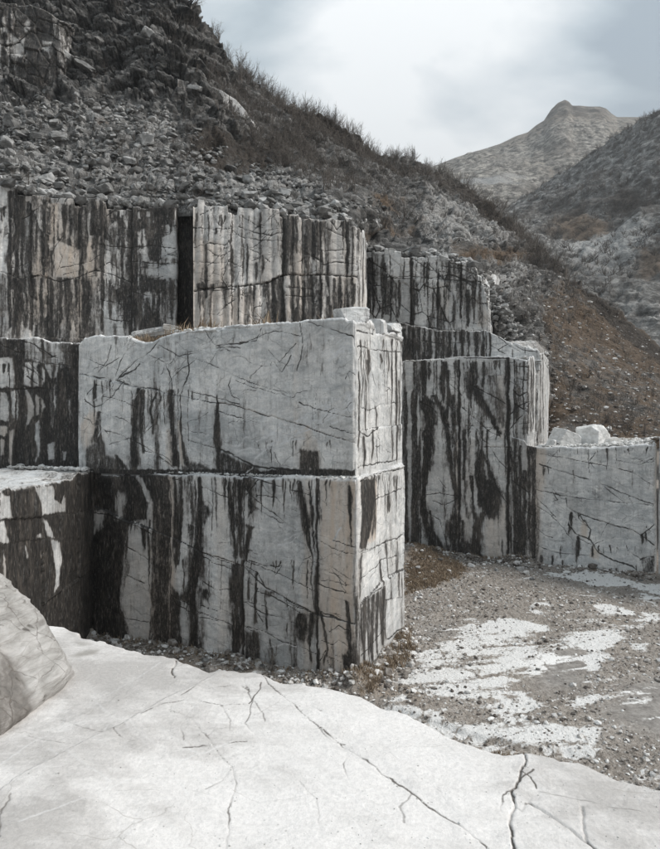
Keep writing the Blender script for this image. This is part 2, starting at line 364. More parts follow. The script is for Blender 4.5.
# ------------------------------------------------------------------ quarry walls
class Wall:
    """A cut rock face that follows a plan polyline; u runs along it from left to right, z is height.
    Marks measured on the photograph are turned once into metres on the face (uz) and then drawn there."""
    def __init__(self, pts, back, z0, top, res, resz=None, bevel=0.06, name='rock_panel', cap_z=None, seed=1, zstep=None):
        self.p = np.array(pts, float); self.b = np.array(back, float); self.z0 = z0; self.seed = seed
        seg = np.diff(self.p, axis=0); self.sl = np.hypot(seg[:, 0], seg[:, 1]); self.us = np.concatenate([[0], np.cumsum(self.sl)])
        self.t = seg / self.sl[:, None]; self.n = np.stack([self.t[:, 1], -self.t[:, 0]], 1)   # outward: to the right of the walking direction
        self.res = res; self.resz = resz or res; self.bev = bevel
        tp = np.array([self.uz(x, y) for x, y in top]); o = np.argsort(tp[:, 0]); self.top = tp[o]
        self.cap_z = cap_z
        self.ops = []; self.cr = []; self.seams = []
    def uz(self, px, py, seg=None):
        k = (px - CX) / F; best = None
        for i in range(len(self.sl)):
            a = self.p[i]; t = self.t[i]; den = t[0] - k * t[1]
            if abs(den) < 1e-6: continue
            s = (k * a[1] - a[0]) / den
            if seg is not None and i != seg: continue
            d = a[1] + t[1] * s
            over = max(0, -s, s - self.sl[i])
            if seg is None and over > 0.35 and not (i == 0 and s < 0) and not (i == len(self.sl) - 1 and s > self.sl[i]): continue
            if d < 0.5: continue
            key = (over > 0.001, over, d)
            if best is None or key < best[0]: best = (key, self.us[i] + s, (CY - py) / F * d, d)
        if best is None:                      # behind a corner: clamp to the nearest corner
            i = int(np.argmin(np.abs(self.p[:, 0] / self.p[:, 1] - k))); d = self.p[i, 1]
            return self.us[i], (CY - py) / F * d, d
        return best[1], best[2], best[3]
    def m(self, pts):
        """photo points (x, y[, half width px]) to metres on the face"""
        out = []
        for q in pts:
            u, z, d = self.uz(q[0], q[1])
            if len(q) > 2:
                i = int(np.clip(np.searchsorted(self.us, u) - 1, 0, len(self.sl) - 1)); k = (q[0] - CX) / F; t = self.t[i]
                fs = min(4.0, math.hypot(1, k) / max(.05, abs(t[0] - k * t[1]) ))      # metres of face per pixel grow on a face seen at a slant
                out.append((u, z, q[2] / F * d * max(1.0, fs)))
            else: out.append((u, z))
        return np.array(out)
    def stroke(self, pts, s=1.0, k='st'): self.ops.append(('S', self.m(pts), s, k))
    def poly(self, pts, s=1.0, k='st', soft=1.5):
        d = self.uz(*pts[0][:2])[2]; self.ops.append(('P', self.m(pts), s, k, soft / F * d))
    def drips(self, n, x0, x1, y, lmin, lmax, wmax=1.2, k='st', seed=0):
        r = np.random.default_rng(self.seed * 7 + seed)
        for _ in range(n):
            x = r.uniform(x0, x1); yy = y + r.uniform(-1, 2); ln = lmin + (lmax - lmin) * r.uniform() ** 2.2; wd = r.uniform(.25, 1) * wmax
            self.stroke([(x, yy, wd), (x + r.normal(0, .5), yy + ln * .4, wd * r.uniform(.6, 1.3)), (x + r.normal(0, 1), yy + ln, wd * .25)], r.uniform(.55, 1.0), k)
    def light(self, pts, soft=1.2):
        d = self.uz(*pts[0][:2])[2]; self.ops.append(('X', self.m(pts), 1.0, 'st', soft / F * d))
    def crack(self, pts, w=0.8, depth=0.05, dark=1.0):
        d = self.uz(*pts[0][:2])[2]; self.cr.append((self.m(pts), w / F * d, depth, dark, 1))
    def scratch(self, pts, w=0.6):
        d = self.uz(*pts[0][:2])[2]; self.cr.append((self.m(pts), w / F * d, 0.0, 1.0, 3))
    def seam(self, pts, w=0.9, depth=0.07, dark=1.0, lim=None):
        """a joint that also splits the face into pieces"""
        mm = self.m(pts); d = self.uz(*pts[0][:2])[2]
        self.cr.append((mm, w / F * d, depth, dark, 1)); vert = abs(mm[-1, 1] - mm[0, 1]) > abs(mm[-1, 0] - mm[0, 0])
        self.seams.append((mm, vert))
    def random_cracks(self, n, ang, spread, lmin, lmax, w=0.5, depth=0.02, box=None, dark=0.8):
        r = np.random.default_rng(self.seed + 5)
        U = self.us[-1]; zt = self.top[:, 1].max()
        for _ in range(n):
            if box:
                a = self.uz(box[0], box[1]); c = self.uz(box[2], box[3]); u = r.uniform(a[0], c[0]); z = r.uniform(c[1], a[1])
            else: u = r.uniform(0, U); z = r.uniform(self.z0, zt)
            a = R_(r.normal(r.choice(ang), spread)); Ln = r.uniform(lmin, lmax); q = [(u, z)]
            st = Ln / 7
            for k in range(7):
                a2 = a + r.normal(0, 0.28); u += st * math.cos(a2); z += st * math.sin(a2); q.append((u, z))
            self.cr.append((np.array(q), w * self.res * r.uniform(0.6, 1.2), depth, dark * r.uniform(0.5, 1), 1))
    def build(self, root, loc, mat, base_st=None, base_wm=None, sfreq=2.4, **kw): self._build(root, loc, mat, base_st, base_wm, sfreq=sfreq, **kw)
    def _build(self, root, loc, mat, base_st=None, base_wm=None, sfreq=2.4, chip=0.09, blk=.5, quant=0, amp=0.06, flute=0.0, off=0.035, part='rock_panel', capn=10, cap_white=0.8, cap_part='ledge', cap_rough=0.06, blocky=0.0, streak_len=1.0):
        U = self.us[-1]; nu = int(U / self.res) + 1
        u = np.linspace(0, U, nu); 
        for c in self.us[1:-1]: u[np.argmin(np.abs(u - c))] = c
        zt = np.interp(u, self.top[:, 0], self.top[:, 1]) + 0.04 * fbm(u * 1.3, u * 0 + self.seed, oct=4) + 0.03 * np.abs(vn(u * 7, u * 0 + 5.5, seed=self.seed))
        hs_ = lambda f, k: _h(np.floor(u * f + .6 * vn(u * f * .7, u * 0, seed=self.seed + k)).astype(np.int64), np.zeros(nu, np.int64), np.zeros(nu, np.int64), self.seed + k) - .5
        if quant: zt = zt * .25 + .75 * np.round(zt / quant) * quant
        zt = zt + chip * (hs_(.9, 91) + .45 * hs_(2.3, 92) + .12 * hs_(7.0, 93))
        nz = int((self.top[:, 1].max() - self.z0) / self.resz) + 1
        s = np.linspace(0, 1, nz)
        uu = np.repeat(u[None], nz, 0); zz = self.z0 + s[:, None] * (zt - self.z0)[None]
        # fields in metres on the face
        wu = uu + 0.05 * fbm(uu * 1.5, zz * 1.5, oct=3, seed=self.seed + 3) + 0.02 * vn(uu * 9, zz * 9, seed=self.seed + 9)
        wz = zz + 0.05 * fbm(uu * 1.5 + 40, zz * 1.5, oct=3, seed=self.seed + 4) + 0.02 * vn(uu * 9 + 8, zz * 9, seed=self.seed + 10)
        str_n = fbm(uu * sfreq, zz * 0.07 * sfreq, oct=5, seed=self.seed + 20, gain=0.62)
        zvar = fbm(uu * 0.9, zz * 0.5, oct=3, seed=self.seed + 25)
        kx = CX + F * self._x(u) / self._y(u)            # column position measured on the photograph, for density tables
        def tab(t, default):
            if t is None: return np.full(nu, default)
            t = np.array(t, float); return np.interp(kx, t[:, 0], t[:, 1])
        ds = tab(base_st, 0.1); wm0 = tab(base_wm, 0.0)
        cf = cell(uu * .55 + .25 * vn(uu * 1.1, zz * 1.1, seed=self.seed + 27), zz * .42 + .1 * uu + .2 * vn(uu * 1.3, zz, seed=self.seed + 28), self.seed + 26)
        ST = np.clip(0.5 + (str_n * 1.25 + zvar * 0.6) + (ds[None] - 0.5) * 1.7 + (cf[2] - .55) * blk * (ds[None] > .08), 0, 1) * (ds[None] > 0.01)
        ST = ST * 1.0
        WM = np.clip(wm0[None] * (0.8 + 0.9 * fbm(uu * 1.1, zz * 0.45, oct=4, seed=self.seed + 33)), 0, 1)
        WH = np.zeros_like(uu); CK = np.zeros_like(uu)
        jit = 0.6 * vn(uu * 3.0, zz * 1.1, seed=self.seed + 40) + 0.4 * vn(uu * 14, zz * 3.0, seed=self.seed + 41)
        jit2 = fbm(uu * 2.2, zz * 2.2, oct=3, seed=self.seed + 44)
        for op in self.ops:
            pts = op[1]; tgt = {'st': ST, 'wm': WM, 'wh': WH}[op[3]]
            if op[0] == 'S':
                o = np.argsort(pts[:, 1]); q = pts[o]; wmax = q[:, 2].max() * 3 + 0.1
                cm = (u > q[:, 0].min() - wmax) & (u < q[:, 0].max() + wmax)
                if not cm.any(): continue
                a, c = np.where(cm)[0][[0, -1]]; sl = np.s_[:, a:c + 1]
                Z = wz[sl]; Uc = np.interp(Z, q[:, 1], q[:, 0]); Wd = np.interp(Z, q[:, 1], q[:, 2])
                Wd = Wd * (1.08 + 0.85 * jit[sl])
                inz = np.minimum(sst(q[0, 1] - 0.10, q[0, 1] + 0.15, Z + 0.25 * jit[sl]), sst(q[-1, 1] + 0.06, q[-1, 1] - 0.04, Z))
                v = (1 - sst(0.2, 2.0, np.abs(wu[sl] - Uc) / np.maximum(Wd, 1e-3))) * inz * op[2] * 1.05
                tgt[sl] = np.maximum(tgt[sl], v)
            else:
                soft = op[4]; lo = pts[:, 0].min() - 3 * soft - .1; hi = pts[:, 0].max() + 3 * soft + .1
                cm = (u > lo) & (u < hi)
                if not cm.any(): continue
                a, c = np.where(cm)[0][[0, -1]]; sl = np.s_[:, a:c + 1]
                X = wu[sl] + 0.5 * soft * jit[sl]; Z = wz[sl]
                ins = np.zeros(X.shape, bool); dm = np.full(X.shape, 1e9)
                for i in range(len(pts)):
                    x1, z1 = pts[i][:2]; x2, z2 = pts[(i + 1) % len(pts)][:2]
                    cnd = ((z1 > Z) != (z2 > Z)) & (X < (x2 - x1) * (Z - z1) / (z2 - z1 + 1e-12) + x1); ins ^= cnd
                    dx, dz = x2 - x1, z2 - z1; t = np.clip(((X - x1) * dx + (Z - z1) * dz) / (dx * dx + dz * dz + 1e-12), 0, 1)
                    dm = np.minimum(dm, np.hypot(X - x1 - t * dx, Z - z1 - t * dz))
                sdist = np.where(ins, dm, -dm) / soft + 0.5 * jit[sl]
                v = sst(-1.8, 1.6, sdist + .8 * jit[sl]) * op[2]
                if op[0] == 'P': tgt[sl] = np.maximum(tgt[sl], v)
                else: tgt[sl] = np.minimum(tgt[sl], 1 - v)
        D = amp * fbm(uu * 0.35, zz * 0.35, oct=3, seed=self.seed) + 0.25 * amp * fbm(uu * 2.2, zz * 2.2, oct=5, seed=self.seed + 2, gain=0.6)
        if flute:
            fl = np.abs(np.sin(np.pi * (u / 0.55 + 0.6 * vn(u * 0.8, u * 0, seed=self.seed))))
            D = D + flute * fl[None] * (0.6 + 0.4 * vn(uu * 0.5, zz * 0.5, seed=self.seed + 6))
        if blocky:
            f1, g, rv, ox, oy = cell(uu * 0.9 + 0.2 * zz, zz * 0.7 + 0.15 * uu, self.seed + 50)
            D = D + blocky * (rv - 0.5) + blocky * 0.5 * (ox * (rv - .5) - oy * (np.mod(rv * 7.3, 1) - .5))
            CK = np.maximum(CK, 0.75 * (1 - sst(0.02, 0.055, g)) * (vn(uu * 0.7, zz * 0.7, seed=self.seed + 61) > -0.25)); D = D - 0.5 * blocky * (1 - sst(0.0, 0.07, g))
        # joints split the face into pieces that sit a little proud of each other
        lab = np.zeros(uu.shape, np.int64)
        for i, (mm, vert) in enumerate(self.seams):
            if vert:
                o = np.argsort(mm[:, 1]); side = wu > np.interp(wz, mm[o, 1], mm[o, 0]); act = (wz > mm[:, 1].min() - 0.15) & (wz < mm[:, 1].max() + 0.15)
            else:
                o = np.argsort(mm[:, 0]); side = wz > np.interp(wu, mm[o, 0], mm[o, 1]); act = (wu > mm[:, 0].min()) & (wu < mm[:, 0].max())
            lab = lab * 2 + (side & act)
        uq, inv = np.unique(lab, return_inverse=True); inv = inv.reshape(lab.shape)
        rr = np.random.default_rng(self.seed + 77); offs = rr.uniform(-off, off, len(uq)); tl = rr.uniform(-.006, .006, (len(uq), 2))
        D = D + offs[inv] + tl[inv, 0] * (uu - U / 2)
        for q, w, depth, dark, ch in self.cr:
            w = max(w * 0.6, (0.5 if ch == 1 else 0.75) * self.res)
            for i in range(len(q) - 1):
                x1, z1 = q[i][:2]; x2, z2 = q[i + 1][:2]; m4 = 5 * w + 0.12
                ca = np.searchsorted(u, min(x1, x2) - m4); cb = np.searchsorted(u, max(x1, x2) + m4)
                if cb - ca < 2: continue
                ra = int(np.clip((min(z1, z2) - m4 - self.z0) / (zt.max() - self.z0) * nz - 2, 0, nz)); rb = int(np.clip((max(z1, z2) + m4 - self.z0) / (zt[ca:cb].min() - self.z0) * nz + 3, 0, nz))
                if rb - ra < 2: continue
                sl = np.s_[ra:rb, ca:cb]; X = wu[sl]; Z = wz[sl]
                dx, dz = x2 - x1, z2 - z1; t = np.clip(((X - x1) * dx + (Z - z1) * dz) / (dx * dx + dz * dz + 1e-12), 0, 1)
                dd = np.hypot(X - x1 - t * dx, Z - z1 - t * dz); ww = w * (1 + 0.6 * jit[sl])
                g = np.exp(-(dd / np.maximum(ww, 0.42 * self.res)) ** 2)
                D[sl] = D[sl] - (depth * (1 if depth > .06 else .55)) * g * 0.42; g = g * np.clip(0.72 + 0.75 * jit2[sl], 0, 1)
                if ch == 1: CK[sl] = np.maximum(CK[sl], g * dark)
                else: WH[sl] = np.maximum(WH[sl], np.minimum(1, g * 1.6)); ST[sl] = ST[sl] * (1 - .8 * g)
        # chipped, pale top edge and dirt at the foot
        et = (zt[None] - zz); CH = sst(0.16, 0.02, et + 0.06 * jit)
        D = D - 0.03 * sst(0.05, 0.0, et)
        # corners
        n2 = np.zeros((nu, 2)); px_ = self._x(u); py_ = self._y(u)
        for i in range(len(self.sl)): n2[(u >= self.us[i]) & (u <= self.us[i + 1])] = self.n[i]
        for i in range(1, len(self.us) - 1):
            w = np.abs(u - self.us[i]); mm = w < self.bev * 3
            bis = self.n[i - 1] + self.n[i]; bis = bis / np.linalg.norm(bis)
            k = np.exp(-(w[mm] / self.bev) ** 2)[:, None]; n2[mm] = n2[mm] * (1 - k) + bis * k; D[:, mm] -= 0.05 * k[:, 0] * (1 + 1.3 * np.maximum(0, fbm(zz[:, mm] * 2.2, zz[:, mm] * 0, oct=3, seed=self.seed + 90)))
            WH[:, mm] = np.maximum(WH[:, mm], 0.5 * k[:, 0] * (jit[:, mm] > -0.2))
        X = px_[None] + n2[None, :, 0] * D; Y = py_[None] + n2[None, :, 1] * D
        V = np.stack([X, Y, zz], -1)
        def blur(A, k, ax):
            pw = [(0, 0), (0, 0)]; pw[ax] = (k + 1, k); C_ = np.cumsum(np.pad(A, pw, mode='edge'), ax); n_ = A.shape[ax]
            return (np.take(C_, np.arange(2 * k + 1, 2 * k + 1 + n_), ax) - np.take(C_, np.arange(0, n_), ax)) / (2 * k + 1)
        WS = blur(blur(blur(ST, 4, 1), 14, 0), 3, 1)
        MK = np.stack([ST, CK, WM, np.maximum(WH, 0), np.clip(WS, 0, 1)], -1)
        # cap: from the lip back over the top
        bx = np.interp(u, self.us, self.b[:, 0]); by = np.interp(u, self.us, self.b[:, 1])
        bz = np.interp(u, self.us, self.b[:, 2]) if self.b.shape[1] > 2 else zt
        tt = (np.linspace(0, 1, capn + 1)[1:]) ** 2.2
        rows = []; mrow = []
        for t in tt:
            x = X[-1] * (1 - t) + bx * t; y = Y[-1] * (1 - t) + by * t
            h = cap_rough * fbm(x * 2.2, y * 2.2, oct=5, seed=self.seed + 60, gain=0.6) * min(1, t * 8 + .3) + (0.02 if t < 0.01 else 0)
            z = V[-1, :, 2] * (1 - min(1, t * 3)) + (zt * (1 - t) + bz * t) * min(1, t * 3) + h
            rows.append(np.stack([x, y, z], -1))
            nn = fbm(x * 1.6, y * 0.5, oct=4, seed=self.seed + 70)
            a = np.clip(cap_white + nn * 0.8, 0, 1)
            mrow.append(np.stack([np.clip((0.34 - a) * 1.5, 0, 0.6), a * 0, np.clip(0.6 - nn, 0, 1) * 0.35, a, a * 0], -1))
        MK[-1, :, 3] = np.maximum(MK[-1, :, 3], cap_white * 0.8 * (cap_white > .4)); MK[-1, :, 0] *= 0.3
        MK[-3:, :, 3] = np.maximum(MK[-3:, :, 3], cap_white * (cap_white > .4) * np.clip(0.45 + jit[-3:], 0, 1))
        V = np.concatenate([V, np.array(rows)], 0); MK = np.concatenate([MK, np.array(mrow)], 0)
        nr = V.shape[0]; Fc = grid_faces(nr, nu)
        fl_ = connected(inv[:-1, :-1].reshape(nz - 1, nu - 1)); cl_ = np.full((nr - nz, nu - 1), 10 ** 6); lb = np.concatenate([fl_, cl_], 0).ravel()
        split_mesh(part, V.reshape(-1, 3), Fc[lb < 10 ** 6], lb[lb < 10 ** 6].copy(), MK.reshape(-1, MK.shape[-1]), mat, root, loc)
        capf = Fc[lb == 10 ** 6]; used, iv = np.unique(capf.ravel(), return_inverse=True)
        me = mesh_from(cap_part, V.reshape(-1, 3)[used] - np.asarray(loc), iv.reshape(capf.shape), mat, MK.reshape(-1, MK.shape[-1])[used])
        link(cap_part, me, root)
    def _x(self, u): return np.interp(u, self.us, self.p[:, 0])
    def _y(self, u): return np.interp(u, self.us, self.p[:, 1])

def root(name, loc, label, cat, group=None):
    o = bpy.data.objects.new(name, None); COL.objects.link(o); o.location = loc; o.empty_display_size = 0.5
    return tag(o, label, cat, group)
def D2(px, d): return ((px - CX) / F * d, d)
FZ = -7.5      # quarry floor
exec_parts = []

# ------------------------------------------------------------------ near block, lower bench (long front face and short right face)
Q0 = (-7.2, 8.0); Q1 = D2(92, 21.5); C1 = D2(357, 17.8); R1 = D2(404.5, 22.2)
w = Wall([Q1, C1, R1, (R1[0] - 1.6, R1[1] + 0.9)], [(Q1[0] + .4, Q1[1] + 1.6, -1.28), (C1[0] - .3, C1[1] + 1.6, -1.28), (R1[0] - 1.4, R1[1] + .1, -1.05), (R1[0] - 1.8, R1[1] + .2, -1.05)],
         FZ - 0.6, [(92, 474), (150, 476), (240, 477), (320, 478), (356, 481), (358, 479), (404, 463)], 0.027, seed=3)
S = w.stroke
w.poly([(86, 470), (153, 474), (153, 505), (146, 520), (128, 522), (124, 560), (122, 600), (128, 630), (140, 652), (140, 680), (86, 680)], 1.0)
w.light([(129, 524), (140, 530), (152, 536), (152, 608), (149, 655), (142, 653), (134, 640), (128, 625), (122, 607), (125, 585), (131, 567), (127, 555), (128, 535)])
w.light([(146, 504), (152, 501), (152, 531), (146, 527)]); w.light([(118, 494), (124, 496), (123, 516), (116, 518)], 3)
w.light([(137, 478), (141, 480), (151, 500), (150, 505), (145, 500)])
w.light([(94, 512), (104, 514), (101, 528), (96, 530)], 3)
w.poly([(152, 474), (168, 474), (171, 530), (170, 590), (173, 630), (176, 690), (150, 690), (153, 640)], 0.78)
w.poly([(152, 474), (176, 474), (176, 690), (150, 690)], 0.9, 'wm', 3)
S([(143, 526, 1), (144, 533, 2), (145, 548, 1)], .9)
S([(175, 476, 1.5), (176, 510, 2.2), (177, 545, 2.5), (178, 570, 4)], 1)
S([(181, 477, 1.2), (181, 520, 1.6), (180, 545, 1)], 1)
S([(199, 477, 1.4), (199, 505, 2.2), (198, 530, 3.5), (196, 560, 5), (193, 590, 5), (191, 615, 7), (193, 640, 8), (198, 668, 7)], 1)
w.poly([(172, 585), (180, 592), (196, 600), (200, 640), (206, 672), (172, 672)], 0.85)
w.light([(182, 600), (189, 604), (190, 640), (186, 650), (182, 635)], 2)
w.light([(179, 556), (187, 546), (190, 548), (183, 565), (179, 568)])
S([(204, 505, 1), (207, 512, 2), (205, 522, 1)], .8)
S([(200, 588, 4), (204, 592, 5), (206, 600, 3)], .9)
S([(229, 482, 1.5), (231, 510, 2.4), (234, 540, 2), (235, 560, 2)], 1); S([(240, 479, 2.2), (240, 560, 2.6)], 1); S([(235, 479, 1), (236, 500, 1), (237, 560, 1)], .8)
w.poly([(230, 563), (243, 563), (244, 600), (243, 634), (233, 634), (229, 590)], 0.85)
S([(236, 625, 5), (236, 650, 5), (235, 668, 3)], 1); S([(242, 560, 1.5), (243, 668, 2)], 1)
S([(247, 478, 3.5), (249, 492, 2.5), (252, 510, 3), (247, 520, 1)], .95); S([(247, 525, 3), (250, 530, 2.5), (246, 545, 2), (246, 562, 1.5)], .9)
S([(254, 507, 3), (256, 511, 1)], .9); S([(252, 527, 4), (248, 535, 1)], .9)
S([(256, 572, 1.4), (256, 600, 1.6), (255, 625, 1.4)], .95); S([(266, 590, .8), (266, 632, 1)], .95); S([(249, 570, 1), (249, 600, 1)], .8); S([(270, 592, 3), (267, 600, 1)], .8)
w.poly([(245, 630), (258, 632), (262, 668), (262, 680), (243, 680)], 0.8); S([(270, 640, 1), (273, 668, 1)], .8)
w.light([(259, 640), (268, 642), (268, 668), (260, 668)], 2)
S([(299, 481, 2.5), (303, 505, 4.5), (307, 530, 3.8), (311, 552, 1.5), (313, 565, .8)], 1); S([(309, 481, 1), (311, 500, 2.0), (314, 540, 1.6), (315, 560, .8)], .95)
S([(300, 613, 3), (301, 622, 6), (302, 632, 5), (303, 643, 2)], 1); S([(312, 612, 2), (311, 632, 2.6), (310, 648, 1), (311, 662, .8)], .95); S([(287, 624, .7), (287, 638, .8)], .8)
S([(317, 478, 1.4), (317, 600, 1.5), (318, 690, 1.6)], 1)
S([(321, 612, 1), (326, 632, 1.2), (328, 650, 1), (323, 662, 1)], .9); S([(345, 600, 1), (349, 620, 2), (350, 660, 1.5)], .9); w.poly([(344, 655), (354, 652), (355, 676), (342, 672)], .8)
S([(348, 485, .8), (349, 500, 1.6), (350, 525, 1.4), (351, 545, .6)], .85)
for px, a in ((325, .7), (333, .9), (341, .75), (349, 1.0), (308, .45), (221, .3), (128, .3)): w.stroke([(px, 478, 5), (px, 690, 5)], a, 'wm')
for q in ([(172, 478), (200, 487), (231, 499)], [(244, 487), (262, 505), (282, 520), (290, 528), (318, 534)], [(250, 503), (270, 517), (284, 524)], [(243, 476), (262, 481), (318, 498)],
          [(176, 540), (198, 550), (214, 558), (235, 566)], [(200, 555), (212, 562), (232, 570)], [(248, 560), (262, 565), (276, 567), (282, 565)], [(276, 575), (282, 566)], [(246, 566), (256, 572), (266, 588), (284, 597), (300, 607), (316, 614)],
          [(244, 560), (270, 571), (300, 582), (318, 592)], [(255, 590), (280, 600), (300, 612)], [(172, 595), (186, 602), (200, 612), (232, 625)], [(172, 595), (178, 605), (200, 617), (217, 620)], [(200, 605), (232, 616)], [(200, 580), (216, 590), (232, 590)],
          [(246, 580), (258, 588), (252, 600), (262, 622)], [(246, 602), (262, 612), (280, 618), (296, 624)], [(246, 626), (266, 632), (282, 642), (300, 646), (318, 656)], [(318, 536), (335, 540), (355, 547)], [(318, 541), (340, 551), (355, 554)],
          [(318, 583), (335, 590), (355, 593)], [(318, 610), (340, 620), (355, 625)], [(326, 655), (338, 660), (354, 668)], [(322, 615), (330, 632), (340, 626), (350, 632)], [(322, 640), (334, 645), (340, 640), (352, 648)], [(320, 660), (326, 650), (330, 670)],
          [(303, 560), (310, 556)], [(240, 505), (250, 490), (258, 480)], [(94, 512), (110, 516), (128, 522), (140, 528), (152, 534)], [(96, 600), (112, 608), (128, 618), (150, 622)], [(128, 546), (150, 560)], [(128, 575), (145, 582)]):
    w.crack(q, .75, .05)
for q in ([(360, 553), (372, 548), (388, 542), (403, 536)], [(360, 580), (370, 572), (378, 567)], [(360, 605), (372, 592), (384, 586)], [(352, 545), (360, 553)], [(360, 598), (358, 620), (362, 640)], [(375, 500), (388, 494), (402, 489)],
          [(360, 482), (375, 474), (400, 470)], [(383, 578), (392, 574), (403, 570)], [(384, 600), (402, 596)], [(386, 640), (396, 632), (403, 628)], [(360, 655), (374, 640), (384, 628)], [(388, 478), (390, 500), (387, 520)], [(378, 567), (382, 560), (398, 556)],
          [(392, 538), (391, 556), (394, 566)], [(397, 480), (396, 540), (398, 590)], [(358, 520), (362, 500), (360, 482)]):
    w.crack(q, 1.0, .05)
w.scratch([(290, 496), (296, 488), (298, 482)]); w.scratch([(284, 541), (296, 535), (304, 532)]); w.scratch([(278, 546), (292, 543), (300, 536)]); w.scratch([(268, 648), (284, 644), (296, 646)]); w.scratch([(333, 541), (337, 533), (340, 528)])
w.poly([(362, 480), (376, 478), (375, 500), (370, 535), (366, 550), (359, 548), (361, 520)], .95, 'st', 1)
S([(372, 485, 2.5), (374, 520, 2.5), (372, 540, 2)], .7); w.poly([(368, 478), (378, 480), (377, 540), (366, 545)], .8, 'wm')
w.poly([(359, 560), (363, 556), (362, 590), (358, 600)], .8)
for x, y0, y1, ww, sg in ((361, 606, 640, 1.2, .8), (364, 600, 676, 1.6, .95), (368, 597, 668, 1.3, .8), (372, 594, 640, 1.5, .95), (371, 630, 662, 2.2, 1), (376, 592, 656, 1.4, .85), (379, 590, 620, 1, .7), (382, 588, 645, 1.8, 1), (357, 640, 680, 1.6, .8), (385, 600, 640, .8, .7)):
    S([(x, y0, ww), (x - 1, (y0 + y1) / 2, ww), (x, y1, ww * .5)], sg)
S([(389, 495, 1), (390, 505, 1.5), (389, 515, .6)], .9); S([(387, 540, .8), (391, 600, .8)], .7); S([(398, 540, .6), (399, 600, .8)], .7); S([(381, 560, 1), (383, 585, .6)], .8)
w.seam([(170, 474), (171, 600), (173, 690)], .8); w.seam([(201, 477), (200, 560), (200, 690)], .5, .03, .4); w.seam([(243, 477), (243, 690)], 1.3, .09); w.seam([(317, 477), (317, 690)], 1.1, .08); w.seam([(153, 474), (153, 690)], .8, .06)
w.seam([(92, 505), (128, 521), (170, 536), (200, 551), (243, 566), (266, 588), (290, 600), (317, 614), (355, 624)], .8, .06); w.seam([(360, 604), (380, 583), (404, 569)], .8, .05); w.seam([(360, 556), (380, 545), (404, 535)], .8, .05)
w.random_cracks(34, (-16, -22, -75), 9, 0.6, 2.4, .55, .02, (180, 480, 355, 670)); w.random_cracks(40, (-14, 75, 30), 12, 0.4, 1.6, .7, .02, (360, 480, 403, 660))
w.drips(34, 155, 250, 478, 8, 110, 1.3); w.drips(16, 250, 354, 479, 6, 60, 1.0, seed=1); w.drips(14, 174, 316, 560, 6, 60, 1.0, seed=2); w.drips(22, 362, 402, 475, 10, 90, .6, seed=3); w.drips(20, 100, 152, 520, 10, 80, 1.2, seed=4)
r0 = root('marble_bench', (C1[0], C1[1], FZ), 'lower tier of the pale central block with black drips, standing on the dirt floor', 'rock wall', 'quarried marble benches')
w.build(r0, r0.location, M_wall, [(90, .62), (150, .5), (176, .18), (200, .08), (317, .06), (357, .05), (405, .12)], [(90, .3), (175, .35), (200, .05), (315, .1), (320, .45), (357, .35), (362, .25), (405, .12)], amp=.07, off=.035, cap_white=.85)

# ------------------------------------------------------------------ black weathered return wall at the left, and the terrace above it
w = Wall([Q0, (Q1[0] + 0.02, Q1[1] + .12)], [(Q0[0] - 6.5, Q0[1] + 5, -1.42), (Q1[0] - 6.5, Q1[1] + 2.5, -1.42)], FZ - .3, [(0, 492), (20, 488), (40, 485), (60, 484), (74, 481), (78, 475), (92, 471)], 0.035, seed=8)
w.poly([(-80, 480), (95, 465), (95, 700), (-80, 800)], .97)
w.poly([(74, 470), (96, 465), (96, 700), (74, 700)], 1.0)
for x in (4, 12, 18, 24, 31, 36, 46, 56, 64, 70): w.stroke([(x, 490, 1.3), (x, 560, 1.6), (x, 640, 1.2)], 1.0)
for q in ([(34, 487), (53, 486), (54, 500), (62, 505), (66, 498), (67, 511), (42, 516), (38, 500)], [(0, 494), (9, 497), (12, 519), (0, 521)], [(0, 524), (6, 522), (10, 541), (0, 544)], [(43, 518), (47, 521), (55, 537), (48, 537), (45, 530)],
          [(50, 540), (58, 541), (61, 560), (59, 570), (59, 585), (54, 592), (55, 575), (53, 555)], [(36, 536), (41, 533), (42, 538)], [(5, 555), (7, 560), (8, 578), (6, 578)], [(26, 546), (29, 558), (27, 558)], [(65, 496), (66, 511), (63, 510)]): w.light(q, 1)
for q in ([(8, 556, 2), (12, 590, 3)], [(68, 520, 3), (70, 570, 3)], [(76, 500, 2), (76, 560, 2)], [(30, 600, 4), (32, 660, 4)], [(60, 600, 4), (62, 660, 4)]): w.stroke(q, .5, 'wm')
w.seam([(0, 521), (40, 517), (75, 512), (92, 510)], .7, .05); w.seam([(0, 544), (40, 539), (60, 538)], .6, .04); w.seam([(40, 484), (44, 600)], .6, .05); w.seam([(63, 484), (62, 640)], .6, .05); w.crack([(60, 580), (70, 573), (82, 569), (92, 560)], 1, .06)
w.seam([(79, 475), (80, 640)], 1.5, .1)
r0 = root('marble_bench', (Q1[0], Q1[1] - 4, FZ), 'blackened side wall behind the boulder, below a pale striped ledge', 'rock wall', 'quarried marble benches')
w.build(r0, r0.location, M_wall, [(-80, .95), (95, .95)], [(-80, .04), (95, .0)], amp=.06, off=.03, cap_white=.16, capn=40, cap_rough=.09)

